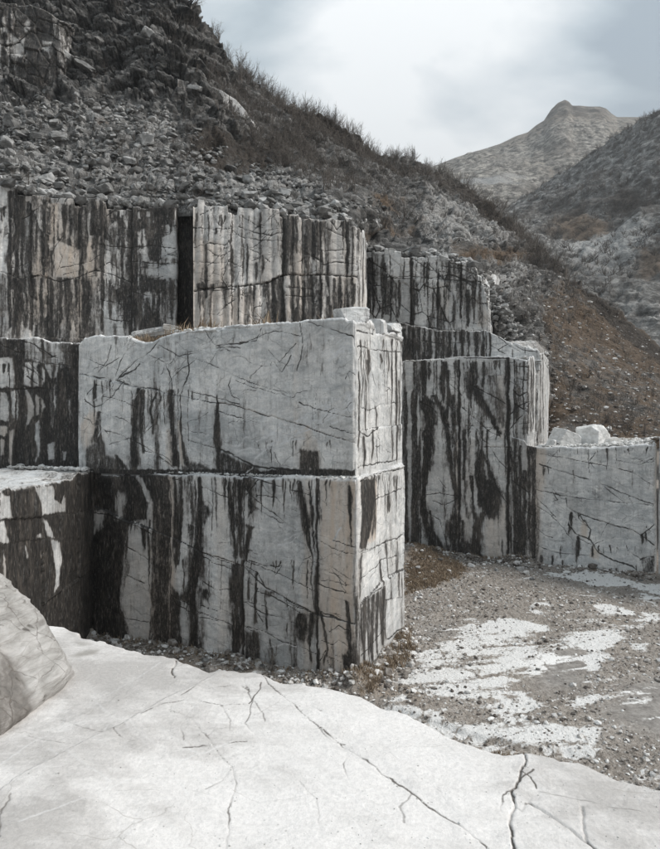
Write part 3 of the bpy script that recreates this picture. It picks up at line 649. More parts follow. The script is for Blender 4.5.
# ------------------------------------------------------------------ near block, upper bench
A2 = D2(80, 21.75); C2 = D2(355.5, 18.15); R2 = D2(402.5, 22.35)
w = Wall([A2, C2, R2, (R2[0] - 2.2, R2[1] + 1.2)], [(A2[0] + 3.2, A2[1] + 9, 3.2), (C2[0] + 2.5, C2[1] + 9, 3.3), (R2[0] - 1.5, R2[1] + 4, 3.3), (R2[0] - 2.4, R2[1] + 3, 3.3)], -1.55,
         [(80, 346), (84, 339), (100, 336), (128, 337), (136, 341), (147, 343), (154, 340), (160, 337), (175, 333), (200, 329), (240, 325), (280, 322), (312, 320), (330, 318), (345, 318), (355, 321), (357, 322), (374, 322), (378, 334), (402, 330)], 0.0265, seed=13)
S = w.stroke
S([(140, 388, 1.5), (137, 400, 2.2), (135, 430, 3), (137, 470, 4.5)], 1); S([(142, 390, 1), (142, 430, 1.3), (145, 455, 1.2)], .95)
S([(158, 393, 1.2), (153, 402, 1.8), (152, 412, 1.5), (155, 425, 1.6), (155, 440, 1)], .95); S([(160, 412, .7), (157, 425, 1), (146, 433, .8)], .9)
S([(171, 389, 3), (172, 410, 2.5), (174, 440, 2.5), (178, 470, 3.5)], 1); S([(181, 394, .7), (182, 430, 1.2), (185, 455, 1.6), (187, 470, 2.5)], 1)
S([(217, 395, 1.2), (217, 430, 1.8), (219, 470, 2.2)], 1); S([(96, 383, .8), (97, 400, 1)], .9); S([(100, 412, 1.2), (99, 430, 2), (97, 445, 4)], .9)
S([(101, 412, 1), (103, 440, 1.5), (108, 465, 2)], .8); w.poly([(86, 450), (98, 440), (108, 455), (122, 460), (125, 470), (86, 471)], .72); S([(117, 455, 1), (122, 462, 2.5), (128, 470, 3)], .9)
w.poly([(219, 452), (232, 458), (246, 463), (262, 470), (219, 471)], .8); w.poly([(180, 466), (200, 462), (212, 470), (180, 472)], .7); w.poly([(300, 450), (318, 452), (319, 470), (299, 471)], .8); w.poly([(300, 450), (318, 452), (319, 470), (299, 471)], .8, 'wm')
S([(309, 425, 3), (309, 450, 6), (309, 472, 7)], .55, 'wm'); S([(295, 330, 2), (296, 470, 2)], .25, 'wm'); w.poly([(82, 425), (92, 412), (100, 414), (98, 440), (84, 452)], .7, 'wm', 2); S([(170, 430, 3), (170, 470, 3)], .6, 'wm'); S([(180, 420, 2), (183, 470, 2)], .7, 'wm')
w.poly([(80, 468.5), (356, 470), (356, 476), (80, 476)], 1.0, 'st', .8)
for q, ww in (([(82, 374), (100, 377), (116, 380), (130, 386), (150, 389), (172, 394)], 1.0), ([(172, 394), (200, 400), (232, 405), (262, 414), (285, 420), (315, 430), (340, 437), (357, 443)], .8), ([(190, 392), (212, 396), (240, 405)], .8),
              ([(115, 378), (122, 360), (127, 350)], .8), ([(117, 380), (135, 362), (150, 352), (160, 340)], 1.0), ([(120, 378), (135, 370), (140, 365)], 1.4), ([(150, 355), (165, 362), (172, 380), (172, 392)], .7), ([(187, 350), (190, 370), (187, 380), (182, 393)], 1.1),
              ([(160, 345), (180, 356), (205, 350), (240, 347)], .7), ([(187, 352), (215, 347), (240, 343), (262, 335), (275, 330), (300, 336)], .7), ([(195, 358), (215, 366), (240, 378), (262, 386), (290, 394)], .5), ([(233, 375), (229, 385), (232, 396), (240, 400)], .7),
              ([(274, 362), (282, 372), (291, 356)], 1.0), ([(268, 350), (280, 362), (295, 343)], .6), ([(262, 327), (256, 340), (240, 342)], .8), ([(272, 362), (264, 385)], .4), ([(300, 322), (302, 345), (297, 370)], .4), ([(308, 321), (330, 330), (355, 337)], 1.2),
              ([(88, 395), (96, 384), (112, 390), (116, 380)], .6), ([(86, 400), (96, 408), (104, 404), (114, 396), (124, 382)], .7), ([(100, 412), (112, 415), (125, 420), (140, 430)], .6), ([(104, 396), (126, 402), (138, 408)], .5), ([(145, 432), (155, 415), (163, 395)], .8),
              ([(188, 440), (200, 444), (215, 449), (235, 455)], .7), ([(110, 445), (130, 438), (145, 445), (165, 460), (175, 468)], .8), ([(145, 450), (165, 456), (172, 462)], .6), ([(220, 450), (232, 455), (255, 466), (300, 471)], 1.6), ([(215, 410), (240, 418), (262, 424)], .4),
              ([(330, 425), (345, 430), (356, 434)], .8), ([(300, 402), (320, 410), (356, 418)], .4), ([(345, 380), (349, 372), (356, 375)], .6), ([(112, 345), (108, 360), (98, 372)], .4), ([(90, 360), (105, 366), (120, 358)], .3), ([(205, 330), (215, 345), (232, 352)], .3), ([(236, 380), (250, 386), (285, 396)], .5)):
    w.crack(q, ww, .05)
r = np.random.default_rng(4)
for k in range(46):
    t = r.uniform(0, 1); x = 236 + 118 * t; y = 461 - 62 * t + r.normal(0, 9); ln = r.uniform(8, 26); a = r.normal(-33, 9)
    q = [(x, y)]
    for j in range(4): a2 = R_(a + r.normal(0, 22)); q.append((min(354, q[-1][0] + ln / 4 * math.cos(a2)), q[-1][1] + ln / 4 * math.sin(a2)))
    w.scratch(q, r.uniform(.3, .65))
for k in range(8):
    x = r.uniform(322, 340); y = r.uniform(338, 362); w.scratch([(x, y), (x + 8, y - 6), (x + 16, y - 8)], .4)
w.scratch([(118, 407), (135, 398), (150, 380)]); w.scratch([(95, 400), (110, 390), (120, 372)]); w.scratch([(98, 440), (106, 425), (112, 412)])
for q, ww in (([(358, 345), (374, 350), (392, 352), (402, 352)], .9), ([(358, 362), (364, 352)], .6), ([(358, 430), (368, 436), (378, 428), (384, 424)], 1.0), ([(358, 468), (380, 463), (403, 459)], 1.3), ([(358, 406), (370, 410), (384, 404), (402, 402)], .7),
              ([(366, 350), (364, 380), (366, 410)], .6), ([(374, 350), (372, 368), (376, 385)], .8), ([(396, 352), (395, 390), (398, 430)], .9), ([(384, 370), (386, 395), (384, 420)], .5), ([(358, 330), (375, 335), (376, 322)], 1.2), ([(376, 440), (378, 465)], .8)):
    w.crack(q, ww * 1.1, .05)
for px, y0, y1, ww, s in ((359, 372, 450, .8, .9), (362, 350, 410, .5, .8), (366, 380, 430, .5, .7), (369, 360, 375, 1.2, .9), (372, 430, 460, .6, .8), (396, 350, 460, .7, .9), (399, 380, 440, .6, .8), (382, 355, 366, .8, .9), (391, 430, 462, .8, .7), (376, 405, 425, .8, .8), (364, 436, 470, .8, .8), (370, 350, 366, .9, .9), (388, 352, 376, .5, .7)):
    S([(px, y0, ww), (px + 1, (y0 + y1) / 2, ww * 1.2), (px, y1, ww * .6)], s)
w.seam([(82, 374), (130, 386), (172, 394), (232, 405), (285, 420), (340, 437), (357, 443)], .7, .03, .6); w.seam([(137, 340), (138, 470)], .6, .02, .25); w.seam([(186, 335), (187, 470)], .6, .02, .3); w.seam([(217, 330), (218, 470)], .7, .03, .4)
w.seam([(358, 430), (378, 428), (403, 424)], .8, .05, .8)
w.random_cracks(46, (-14, -20, -70, 40), 12, 0.5, 2.0, .5, .018, (82, 345, 350, 465)); w.random_cracks(30, (-88, -80, -10), 10, 0.4, 1.6, .55, .02, (360, 350, 402, 455), .9)
w.random_cracks(30, (-30, 30, -70, 60), 20, 0.4, 1.2, .6, .02, (84, 342, 170, 392))
w.drips(18, 125, 192, 390, 8, 75, .9); w.drips(10, 84, 125, 380, 10, 60, .7, seed=1); w.drips(20, 359, 402, 340, 10, 100, .5, seed=2); w.drips(9, 230, 350, 440, 6, 30, .7, seed=3)
r0 = root('marble_bench', (C2[0], C2[1], -1.5), 'smooth grey upper tier of the central block with fine white scratches', 'rock wall', 'quarried marble benches')
w.build(r0, r0.location, M_wall, [(80, .12), (140, .06), (230, .02), (355, .02), (403, .1)], [(80, .1), (200, .05), (357, .12), (403, .1)], amp=.09, off=.018, cap_white=.62)

# upper left stained bench above the terrace
w = Wall([D2(-170, 22.9), D2(81, 22.35)], [(D2(-170, 24)[0], 31, 3.4), (D2(81, 22)[0], 31, 3.4)], -1.75, [(-170, 338), (0, 338), (25, 337), (36, 335), (48, 340), (66, 342), (78, 343), (81, 344)], 0.028, seed=21)
w.poly([(-170, 372), (0, 352), (22, 356), (40, 362), (60, 366), (81, 366), (81, 480), (-170, 480)], 1.0)
w.poly([(0, 350), (14, 351), (28, 358), (24, 362), (8, 356), (0, 355)], .9); w.poly([(71, 344), (81, 344), (81, 372), (72, 368)], 1)  # second patch: shade strip beside the central bench edge, painted black
S = w.stroke
S([(33, 342, .8), (40, 350, 1), (46, 354, 1)], .8)
for q in ([(-3, 357), (13, 359), (14, 372), (13, 389), (0, 386), (-3, 386)], [(24, 362), (38, 362), (43, 370), (44, 380), (40, 387), (30, 386), (24, 384)], [(1, 393), (7, 393), (9, 405), (9, 422), (0, 420)], [(11, 392), (16, 392), (17, 405), (17, 421), (13, 418)],
          [(25, 388), (29, 395), (33, 403), (33, 415), (25, 428), (27, 410)], [(35, 395), (41, 398), (44, 405), (42, 412), (36, 415)], [(45, 364), (55, 366), (60, 367), (57, 377), (50, 377)], [(51, 384), (54, 384), (54, 405), (52, 430), (50, 425)],
          [(0, 426), (8, 427), (8, 433), (4, 436), (0, 435)], [(10, 430), (15, 430), (13, 442), (11, 465), (9, 462)], [(68, 400), (70, 398), (70, 418), (69, 422)], [(48, 445), (54, 442), (53, 458), (48, 460)], [(0, 440), (4, 440), (4, 455), (0, 455)], [(34, 425), (38, 420), (38, 455), (36, 462)], [(62, 452), (65, 452), (64, 460), (62, 460)]): w.light(q, .9)
w.poly([(0, 426), (16, 428), (15, 466), (0, 466)], .6, 'wm', 2); w.poly([(24, 395), (44, 395), (44, 420), (24, 425)], .4, 'wm', 2)
for q in ([(0, 344), (12, 350), (26, 356), (45, 362), (60, 364), (80, 368)], [(20, 340), (34, 344), (46, 352), (62, 360)], [(0, 389), (20, 390), (44, 387)], [(24, 366), (34, 372), (42, 380)], [(26, 376), (36, 384)], [(28, 362), (40, 374)], [(50, 356), (58, 354), (57, 362)]): w.crack(q, .9, .06)
w.seam([(15, 356), (16, 470)], .8, .06); w.seam([(44, 360), (45, 470)], .9, .07); w.seam([(0, 390), (44, 388), (80, 392)], .7, .04); w.seam([(58, 362), (58, 470)], .8, .05)
w.drips(30, 0, 80, 362, 10, 100, 1.5)
r0 = root('marble_bench', (D2(20, 22.5)[0], 22.5, -1.6), 'left bench with wide black vertical stripes above the pale striped ledge', 'rock wall', 'quarried marble benches')
w.build(r0, r0.location, M_wall, [(-170, .75), (81, .55)], [(-170, .2), (81, .1)], amp=.06, off=.03, cap_white=.85)

# ------------------------------------------------------------------ third tier behind, left half
w = Wall([D2(-170, 31.5), D2(176, 32.6), D2(178, 34.0), D2(195, 34.0)], [(D2(-170, 36)[0], 36, 13.3), (D2(176, 37)[0], 37, 13.4), (D2(180, 38)[0], 38, 13.5), (D2(196, 38)[0], 38, 13.5)], 2.6,
         [(-170, 178), (-20, 180), (8, 184), (16, 192), (30, 196), (48, 199), (78, 203), (100, 202), (118, 205), (140, 207), (165, 208), (176, 207), (178, 208), (194, 206)], 0.042, seed=31)
S = w.stroke
for x, w_, y0, y1, s in ((10, 2, 190, 330, 1), (17, 2.5, 186, 275, 1), (22, 2, 195, 275, .9), (31, 2.2, 215, 330, 1), (37, 1.2, 215, 262, .9), (45, 3, 200, 275, 1), (53, 1.8, 205, 250, .7), (64, 2.2, 205, 240, .95), (70, 1.6, 205, 238, .9), (80, 2.5, 204, 282, 1), (86, 1.5, 215, 260, .8), (59, 1.4, 238, 262, .9), (52, 1.8, 250, 280, .9),
                         (19, 4, 278, 332, 1), (26, 2, 278, 330, .8), (41, 2.2, 278, 330, .9), (51, 2.5, 278, 330, .95), (60, 2, 278, 325, .9), (70, 2.5, 280, 333, .8), (76, 2, 280, 333, .8), (84, 2.5, 275, 333, .9), (96, 2, 210, 275, .8), (102, 1.6, 215, 330, .9), (93, 1.5, 225, 250, .8),
                         (118, 2, 215, 250, .9), (122, 1.5, 215, 300, .9), (131, 3, 208, 335, 1), (135, 3, 208, 335, 1), (140, 2, 210, 280, .8), (150, 3.5, 209, 240, 1), (156, 4, 209, 262, 1), (163, 2, 210, 240, .9), (146, 2, 262, 335, .8), (170, 1.5, 215, 250, .8), (158, 1.5, 290, 335, .9), (165, 1.2, 285, 330, .8), (172, 2, 280, 320, .8), (110, 1.8, 280, 320, .8)):
    S([(x, y0, w_ * .8), (x + .5, (y0 + y1) / 2, w_ * 1.1), (x, y1, w_ * .6)], s)
w.poly([(60, 203), (78, 203), (80, 225), (74, 235), (68, 232), (62, 215)], .55); w.poly([(136, 208), (168, 209), (166, 225), (160, 235), (157, 262), (150, 262), (146, 240), (138, 250)], .95)
w.poly([(138, 272), (160, 280), (168, 284), (166, 292), (138, 296)], .9)
for q in ([(137, 212), (142, 212), (142, 218), (138, 218)], [(146, 211), (152, 212), (150, 216), (146, 216)], [(138, 232), (144, 228), (146, 242), (140, 246)], [(140, 250), (147, 248), (150, 262), (143, 262)], [(155, 228), (157, 232), (154, 234)], [(150, 218), (154, 222), (151, 224)],
          [(162, 236), (177, 228), (177, 262), (161, 260)], [(146, 270), (153, 266), (156, 277), (146, 276)], [(160, 266), (177, 265), (177, 282), (159, 280)], [(142, 294), (150, 292), (150, 297), (143, 298)], [(156, 296), (162, 294), (162, 300)], [(48, 203), (57, 205), (58, 225), (55, 245), (50, 248)], [(56, 240), (80, 250), (80, 278), (54, 278)]): w.light(q, 1)
w.poly([(20, 182), (46, 196), (42, 210), (20, 216)], .5, 'wm', 2); S([(54, 203, 5), (52, 245, 4)], .9, 'wm'); w.poly([(30, 255), (100, 235), (100, 275), (80, 280), (30, 280)], .95, 'wm', 3); w.poly([(28, 280), (80, 282), (80, 330), (28, 325)], .7, 'wm', 3); w.poly([(95, 200), (116, 208), (105, 235), (92, 230)], .8, 'wm', 2)
w.poly([(177.5, 200), (196, 200), (196, 345), (177.5, 345)], 1.0); w.poly([(176, 310), (196, 300), (196, 340), (176, 340)], .5, 'wm', 3)
for q, ww in (([(22, 219), (34, 212), (44, 204), (52, 200)], 1.2), ([(52, 252), (60, 240), (62, 236)], .8), ([(12, 268), (24, 265), (30, 262), (50, 258)], .8), ([(100, 245), (116, 247), (132, 248), (150, 246), (176, 248)], .7), ([(132, 262), (176, 265)], .7), ([(132, 292), (160, 298), (176, 300)], .9), ([(100, 268), (110, 262), (120, 270)], .6),
              ([(0, 236), (12, 232)], .6), ([(100, 318), (130, 322)], .9), ([(105, 216), (118, 208)], .8), ([(160, 240), (168, 255), (177, 262)], .7), ([(60, 268), (90, 262), (100, 255)], .6), ([(100, 300), (132, 306)], .6)): w.crack(q, ww, .08)
w.seam([(2, 272), (20, 279), (40, 275), (60, 282), (80, 277), (96, 270), (115, 276), (132, 282)], 1.1, .12); w.seam([(13, 188), (14, 335)], .8, .1); w.seam([(48, 198), (47, 335)], 1, .1); w.seam([(79, 202), (80, 335)], 1.2, .12); w.seam([(132, 206), (132, 335)], 1.2, .12); w.seam([(104, 204), (103, 335)], .8, .08); w.seam([(32, 196), (31, 335)], .8, .08)
w.seam([(132, 262), (160, 264), (177, 265)], .7, .06)
w.random_cracks(70, (0, -8, 88, 10), 14, 0.6, 2.6, .6, .03, (84, 210, 176, 330)); w.random_cracks(40, (5, 20, 88), 14, 0.6, 2.4, .5, .03, (2, 200, 84, 330))
w.drips(46, 0, 176, 206, 10, 70, 1.3); w.drips(46, 0, 176, 278, 8, 55, 1.3, seed=1)
r0 = root('marble_bench', (D2(80, 32)[0], 32, 2.6), 'tan and white bench with dense black drips under the rubble slope', 'rock wall', 'quarried marble benches')
w.build(r0, r0.location, M_far, [(-170, .32), (0, .25), (12, .34), (100, .36), (132, .42), (176, .36), (177, 1), (196, 1)], [(-170, .2), (5, .15), (25, .7), (98, .75), (108, .2), (176, .15), (196, .4)], sfreq=4.2, chip=.26, quant=.5, blk=1.0, amp=.16, off=.08, cap_white=.02, cap_rough=.25)

# third tier, right half with rounded pale columns
w = Wall([D2(193.5, 31.6), D2(357, 32.9), D2(366, 36.5)], [(D2(194, 37)[0], 37, 13.2), (D2(350, 38)[0], 38, 12.6), (D2(356, 39)[0], 39, 12.2)], 2.6,
         [(193.5, 209), (200, 206), (210, 207), (226, 208), (234, 213), (240, 207), (272, 207), (280, 212), (284, 215), (292, 215), (300, 217), (316, 222), (322, 220), (328, 215), (336, 216), (346, 222), (354, 226), (357, 230), (366, 240)], 0.042, seed=41)
S = w.stroke
for x, w_, y0, y1, s in ((231, 1.2, 225, 275, .95), (232, 1.6, 255, 285, .9), (206, 1.5, 245, 300, .8), (247, 1, 243, 285, .9), (243, .8, 243, 285, .8), (260, 1.2, 212, 260, .7), (216, 1, 229, 236, .9), (284, 2.2, 215, 275, 1), (288, 1.5, 216, 240, .9), (292, 2, 217, 255, .95), (296, 1.2, 220, 255, .9), (308, 3.5, 220, 258, .85), (313, 2.5, 222, 262, .95), (318, 2, 222, 255, .9), (347, 1.6, 222, 275, .95), (352, 1, 226, 275, .8),
                         (322, 1.2, 250, 275, .9), (256, 1.2, 262, 278, .8), (262, 1.2, 255, 272, .7), (274, 3.5, 278, 325, .9), (280, 3, 276, 325, .95), (268, 2.5, 282, 325, .85), (264, 2, 284, 300, .7), (291, 1.5, 276, 310, .9), (298, 1.2, 276, 310, .9), (304, 1.5, 280, 325, .85), (311, 4, 276, 330, .95), (318, 3, 290, 330, .95), (327, 2, 276, 305, .95), (334, 2, 278, 330, .9), (340, 1.5, 276, 320, .85), (352, 1.5, 278, 310, .9), (246, 2, 292, 325, .5), (210, 2, 300, 325, .7), (330, 3, 305, 330, .8), (252, 1.5, 290, 315, .6)):
    S([(x, y0, w_ * .8), (x + .5, (y0 + y1) / 2, w_ * 1.1), (x, y1, w_ * .6)], s)
w.poly([(283, 215), (290, 214), (290, 275), (283, 278)], .8); w.poly([(303, 222), (320, 222), (318, 258), (306, 256)], .55)
w.poly([(194, 240), (226, 245), (232, 290), (260, 290), (258, 335), (194, 335)], .65, 'wm', 4); w.poly([(286, 235), (305, 250), (310, 320), (286, 318)], .7, 'wm', 3); w.poly([(334, 275), (357, 275), (357, 320), (334, 318)], .7, 'wm', 3); w.poly([(318, 218), (357, 225), (357, 275), (318, 270)], .35, 'wm', 3)
S([(313, 262, 1), (316, 290, 1)], 0); w.light([(321, 276), (325, 276), (329, 296), (325, 297)], .7)
for q, ww in (([(194, 229), (216, 230), (232, 229), (240, 236), (262, 240), (283, 241)], .8), ([(194, 248), (210, 244), (226, 246), (232, 238)], .8), ([(238, 226), (255, 232), (270, 236), (283, 233)], .9), ([(194, 262), (216, 264), (232, 262), (244, 268)], .6), ([(232, 255), (226, 268), (222, 280), (228, 288)], .7), ([(240, 215), (252, 222), (262, 228)], .6),
              ([(210, 210), (216, 222), (222, 228)], .7), ([(200, 216), (208, 212)], .9), ([(198, 288), (216, 291), (234, 290)], .9), ([(217, 315), (226, 306), (234, 300)], .7), ([(254, 308), (262, 306), (264, 300)], .8), ([(318, 250), (330, 251), (347, 250)], .9), ([(326, 228), (334, 232), (342, 236), (347, 238)], .8), ([(322, 265), (336, 262), (357, 264)], .8),
              ([(302, 254), (312, 256), (322, 262)], 1.2), ([(288, 265), (300, 262), (305, 258)], .6), ([(286, 296), (300, 297), (312, 296)], .9), ([(286, 288), (300, 288), (312, 289)], .6), ([(330, 222), (337, 230), (344, 222)], .8), ([(240, 245), (258, 252), (270, 262)], .6), ([(206, 250), (220, 258), (232, 250)], .6)): w.crack(q, ww, .08)
w.seam([(194, 291), (214, 288), (236, 287), (250, 285), (268, 283), (283, 275), (300, 275), (330, 275), (357, 277)], 1.4, .18); w.seam([(232, 207), (231, 335)], .8, .1); w.seam([(283, 212), (284, 335)], 1.3, .15); w.seam([(320, 216), (321, 335)], 1.1, .12); w.seam([(302, 216), (302, 335)], .8, .1); w.seam([(260, 207), (260, 335)], .5, .04, .4); w.seam([(346, 220), (348, 335)], .7, .1); w.seam([(205, 207), (206, 335)], .5, .06, .6)
w.random_cracks(60, (0, -8, 60, 30), 16, 0.6, 2.4, .5, .03, (195, 212, 262, 325)); w.random_cracks(30, (0, 88, 10), 14, 0.6, 2.0, .5, .03, (284, 220, 356, 320))
w.drips(34, 195, 356, 215, 8, 60, .9); w.drips(44, 195, 356, 284, 8, 48, 1.1, seed=1)
r0 = root('marble_bench', (D2(270, 32)[0], 32, 2.6), 'bench of rounded pale columns right of the black vertical slot, brush growing at its foot', 'rock wall', 'quarried marble benches')
w.build(r0, r0.location, M_far, [(193, .2), (262, .18), (284, .36), (320, .3), (357, .3)], [(193, .3), (262, .3), (284, .4), (357, .35)], sfreq=4.2, chip=.26, quant=.5, blk=1.0, amp=.14, flute=.14, off=.07, cap_white=.02, cap_rough=.25)

# ------------------------------------------------------------------ fourth bench, under the hillside behind the main face
w = Wall([D2(350, 39), D2(490, 36.8), D2(489, 41)], [(D2(352, 45)[0], 45, 13.2), (D2(490, 43)[0], 43, 11.5), (D2(500, 44)[0], 44, 11.0)], 3.8,
         [(350, 248), (372, 251), (400, 253), (412, 256), (438, 258), (456, 260), (466, 264), (476, 270), (482, 280), (486, 294), (490, 312), (500, 322)], 0.046, seed=51)
S = w.stroke
for x, w_, y0, y1, s in ((359, 1.5, 252, 310, .95), (364, 1.2, 254, 312, .95), (369, 3, 258, 312, 1), (374, 1.5, 268, 312, .9), (383, 1.2, 255, 320, .95), (391, 1.6, 276, 322, 1), (399, 1.2, 280, 315, .9), (404, .8, 255, 280, .8), (411, 1.5, 258, 325, 1), (413, 2, 280, 330, .9), (421, .6, 262, 290, .5), (433, 1, 280, 320, .8), (438, 1.3, 268, 328, .95), (444, .8, 280, 325, .8), (449, 1, 260, 300, .9), (454, 1.5, 295, 330, .8), (461, 1.2, 272, 320, .9), (468, 2, 290, 328, .95), (474, 1, 280, 325, .8), (480, 1, 290, 322, .6)):
    S([(x, y0, w_ * .8), (x + .5, (y0 + y1) / 2, w_ * 1.1), (x - .5, y1, w_ * .6)], s)
w.poly([(440, 258), (478, 268), (482, 285), (440, 275)], .45); w.poly([(476, 300), (490, 312), (488, 330), (478, 325)], .5, 'wm', 2); w.poly([(438, 280), (450, 282), (450, 320), (438, 320)], .4, 'wm', 2)
for q, ww in (([(372, 272), (390, 277), (410, 276), (430, 278)], .8), ([(430, 278), (450, 274), (475, 283)], .8), ([(395, 320), (420, 326), (450, 331), (488, 332)], 1), ([(412, 258), (430, 270), (450, 272)], .6), ([(450, 262), (470, 268), (480, 276)], .8), ([(455, 275), (478, 290)], .7), ([(372, 300), (396, 305)], .5), ([(440, 265), (460, 268), (476, 276)], .9)): w.crack(q, ww, .08)
w.seam([(372, 250), (374, 335)], .9, .12); w.seam([(411, 255), (411, 340)], 1.1, .12); w.seam([(437, 257), (438, 340)], .8, .1); w.seam([(390, 252), (391, 335)], .7, .08); w.seam([(461, 262), (462, 340)], .8, .1); w.seam([(352, 270), (390, 278), (437, 279), (462, 280), (490, 288)], .8, .1)
w.random_cracks(70, (0, -15, 20, 80), 18, 0.4, 1.6, .6, .04, (412, 256, 486, 285)); w.random_cracks(30, (-10, 85), 14, 0.5, 2, .5, .03, (372, 262, 486, 328))
w.drips(40, 352, 488, 262, 8, 60, .8); w.drips(20, 352, 488, 282, 8, 45, .8, seed=1)
r0 = root('marble_bench', (D2(420, 37.5)[0], 37.5, 3.8), 'highest grey bench below the brushy slope, with narrow evenly spaced black drips', 'rock wall', 'quarried marble benches')
w.build(r0, r0.location, M_far, [(350, .36), (412, .14), (490, .16)], [(350, .1), (490, .12)], sfreq=4.2, chip=.26, quant=.5, blk=1.0, amp=.14, off=.08, cap_white=.02, cap_rough=.25, blocky=.1)

w = Wall([D2(394, 36.9), D2(541, 33.9), D2(541, 38)], [(D2(396, 41)[0], 41, 5.6), (D2(536, 40)[0], 40, 6.0), (D2(545, 41)[0], 41, 5.4)], 3.4,
         [(394, 322), (410, 326), (440, 331), (486, 330), (494, 333), (506, 339), (520, 345), (532, 350), (541, 354), (548, 358)], 0.04, seed=55)
S = w.stroke
for x, w_ in ((413, 2.2), (419, 1.2), (424, 1.5), (430, 1), (436, 1.6), (443, 1), (449, 1.8), (455, 1.2), (462, 2), (468, 1.2), (476, 1.5), (483, 1.5), (404, 2), (490, .8)): S([(x, 328, w_), (x + .5, 345, w_), (x, 362, w_)], .95)
for q in ([(495, 334), (510, 346), (520, 352)], [(498, 350), (510, 342), (522, 350), (536, 352)], [(490, 345), (505, 354)], [(420, 340), (440, 344), (470, 342)], [(524, 346), (526, 360)]): w.crack(q, .8, .06)
w.seam([(486, 330), (487, 362)], .9, .08); w.seam([(438, 330), (438, 362)], .8, .06); w.seam([(462, 330), (462, 362)], .8, .06); w.seam([(512, 341), (512, 362)], .8, .06); w.seam([(413, 326), (413, 362)], .8, .06)
w.random_cracks(20, (-20, 30, 80), 14, 0.5, 1.6, .5, .03)
r0 = root('marble_bench', (D2(470, 35)[0], 35, 3.4), 'low striped step with a sloping right top, above the tall curtain stained face', 'rock wall', 'quarried marble benches')
w.build(r0, r0.location, M_far, [(394, .5), (480, .42), (492, .1), (548, .1)], [(394, .05), (548, .05)], sfreq=4.2, chip=.2, amp=.08, off=.07, cap_white=.1, cap_rough=.15)

# ------------------------------------------------------------------ main stained face in the middle distance
w = Wall([D2(385, 36.3), D2(528.5, 33.15), D2(544, 35.2), D2(549, 42)], [(D2(392, 42)[0], 42, 4.3), (D2(522, 39)[0], 39, 4.3), (D2(541, 40)[0], 40, 4.4), (D2(543, 42)[0], 42, 4.4)], FZ - .6,
         [(385, 361), (405, 361), (430, 359), (470, 357), (495, 356), (520, 359), (528, 362), (530, 358), (544, 353), (549, 360)], 0.038, seed=61)
S = w.stroke
w.poly([(403, 358), (417, 360), (420, 385), (420, 430), (422, 470), (420, 560), (403, 560)], .82); S([(410, 360, .8), (410, 560, .9)], 0)
for q in ([(407, 385), (411, 385), (412, 470), (411, 560), (409, 560), (408, 470)], [(404, 362), (412, 361), (416, 365), (414, 390), (406, 392)], [(417, 395), (421, 396), (421, 420), (418, 450)]): w.light(q, .7)
for x, w_, y0, y1, s in ((424, 2.5, 360, 395, .95), (429, 1.2, 362, 380, .9), (437, 1, 362, 382, .7), (443, 2.6, 362, 405, 1), (448, 2, 370, 420, .9), (453, 2.2, 395, 450, .85), (455, 1, 440, 560, .9), (459, 1.4, 360, 560, 1), (464, 2, 430, 480, .85), (471, 2, 365, 400, .95), (476, 1.5, 362, 385, .8), (483, 2.2, 362, 385, .8), (462, 1.5, 520, 560, .8), (478, 1, 440, 455, .8), (508, 1.6, 358, 560, 1), (505, 1, 360, 385, .8), (516, .9, 362, 400, .7), (528, 1, 365, 435, .8)):
    S([(x, y0, w_ * .8), (x + .5, (y0 + y1) / 2, w_ * 1.1), (x - .5, y1, w_ * .6)], s)
S([(422, 400, 3), (430, 425, 4), (428, 450, 4.5), (425, 480, 3), (423, 505, 2.5), (428, 530, 4), (436, 555, 5)], .95); S([(434, 395, 3), (442, 410, 3), (446, 425, 2.5), (450, 450, 2.5), (453, 480, 1.5), (455, 500, 1)], .95)
w.poly([(422, 392), (436, 402), (438, 424), (428, 432), (422, 415)], .9)
S([(474, 385, 2.5), (480, 400, 3.5), (488, 412, 3.5), (494, 425, 3), (500, 434, 1.5)], 1); S([(490, 375, 3), (498, 400, 4), (502, 425, 3)], .6); S([(466, 372, 2), (470, 400, 2.5)], .7)
w.poly([(477, 450), (482, 448), (488, 460), (496, 478), (502, 492), (500, 510), (494, 520), (484, 515), (477, 505), (476, 480)], 1.0); w.light([(484, 458), (487, 465), (489, 478), (486, 480), (484, 468)], .7)
S([(472, 475, 1.5), (472, 500, 2), (476, 520, 2.5), (474, 545, 3), (472, 562, 3)], .95); S([(484, 512, 3.5), (479, 525, 3.5), (478, 540, 3), (480, 562, 2.5)], .95); S([(466, 480, 2), (464, 500, 1.5), (468, 520, 1)], .6)
w.poly([(452, 505), (458, 500), (460, 535), (456, 545), (448, 540), (446, 525), (450, 515)], .9, 'st', 2.5); S([(430, 510, 1), (432, 530, 1.5), (440, 545, 2), (444, 560, 4)], .9); w.poly([(445, 545), (462, 540), (476, 545), (476, 562), (445, 562)], .75)
w.poly([(509, 448), (520, 448), (524, 470), (522, 500), (522, 560), (510, 560)], .72, 'st', 2)
for q in ([(512, 460), (516, 458), (518, 500), (514, 520), (512, 500)],): w.light(q, .8)
S([(495, 520, 4), (498, 560, 6)], .5, 'wm'); w.poly([(484, 520), (508, 500), (508, 560), (484, 560)], .5, 'wm', 3); S([(500, 375, 3), (502, 440, 3)], .4, 'wm'); S([(470, 440, 4), (468, 540, 5)], .3, 'wm'); S([(458, 440, 2), (458, 540, 2)], .7, 'wm')
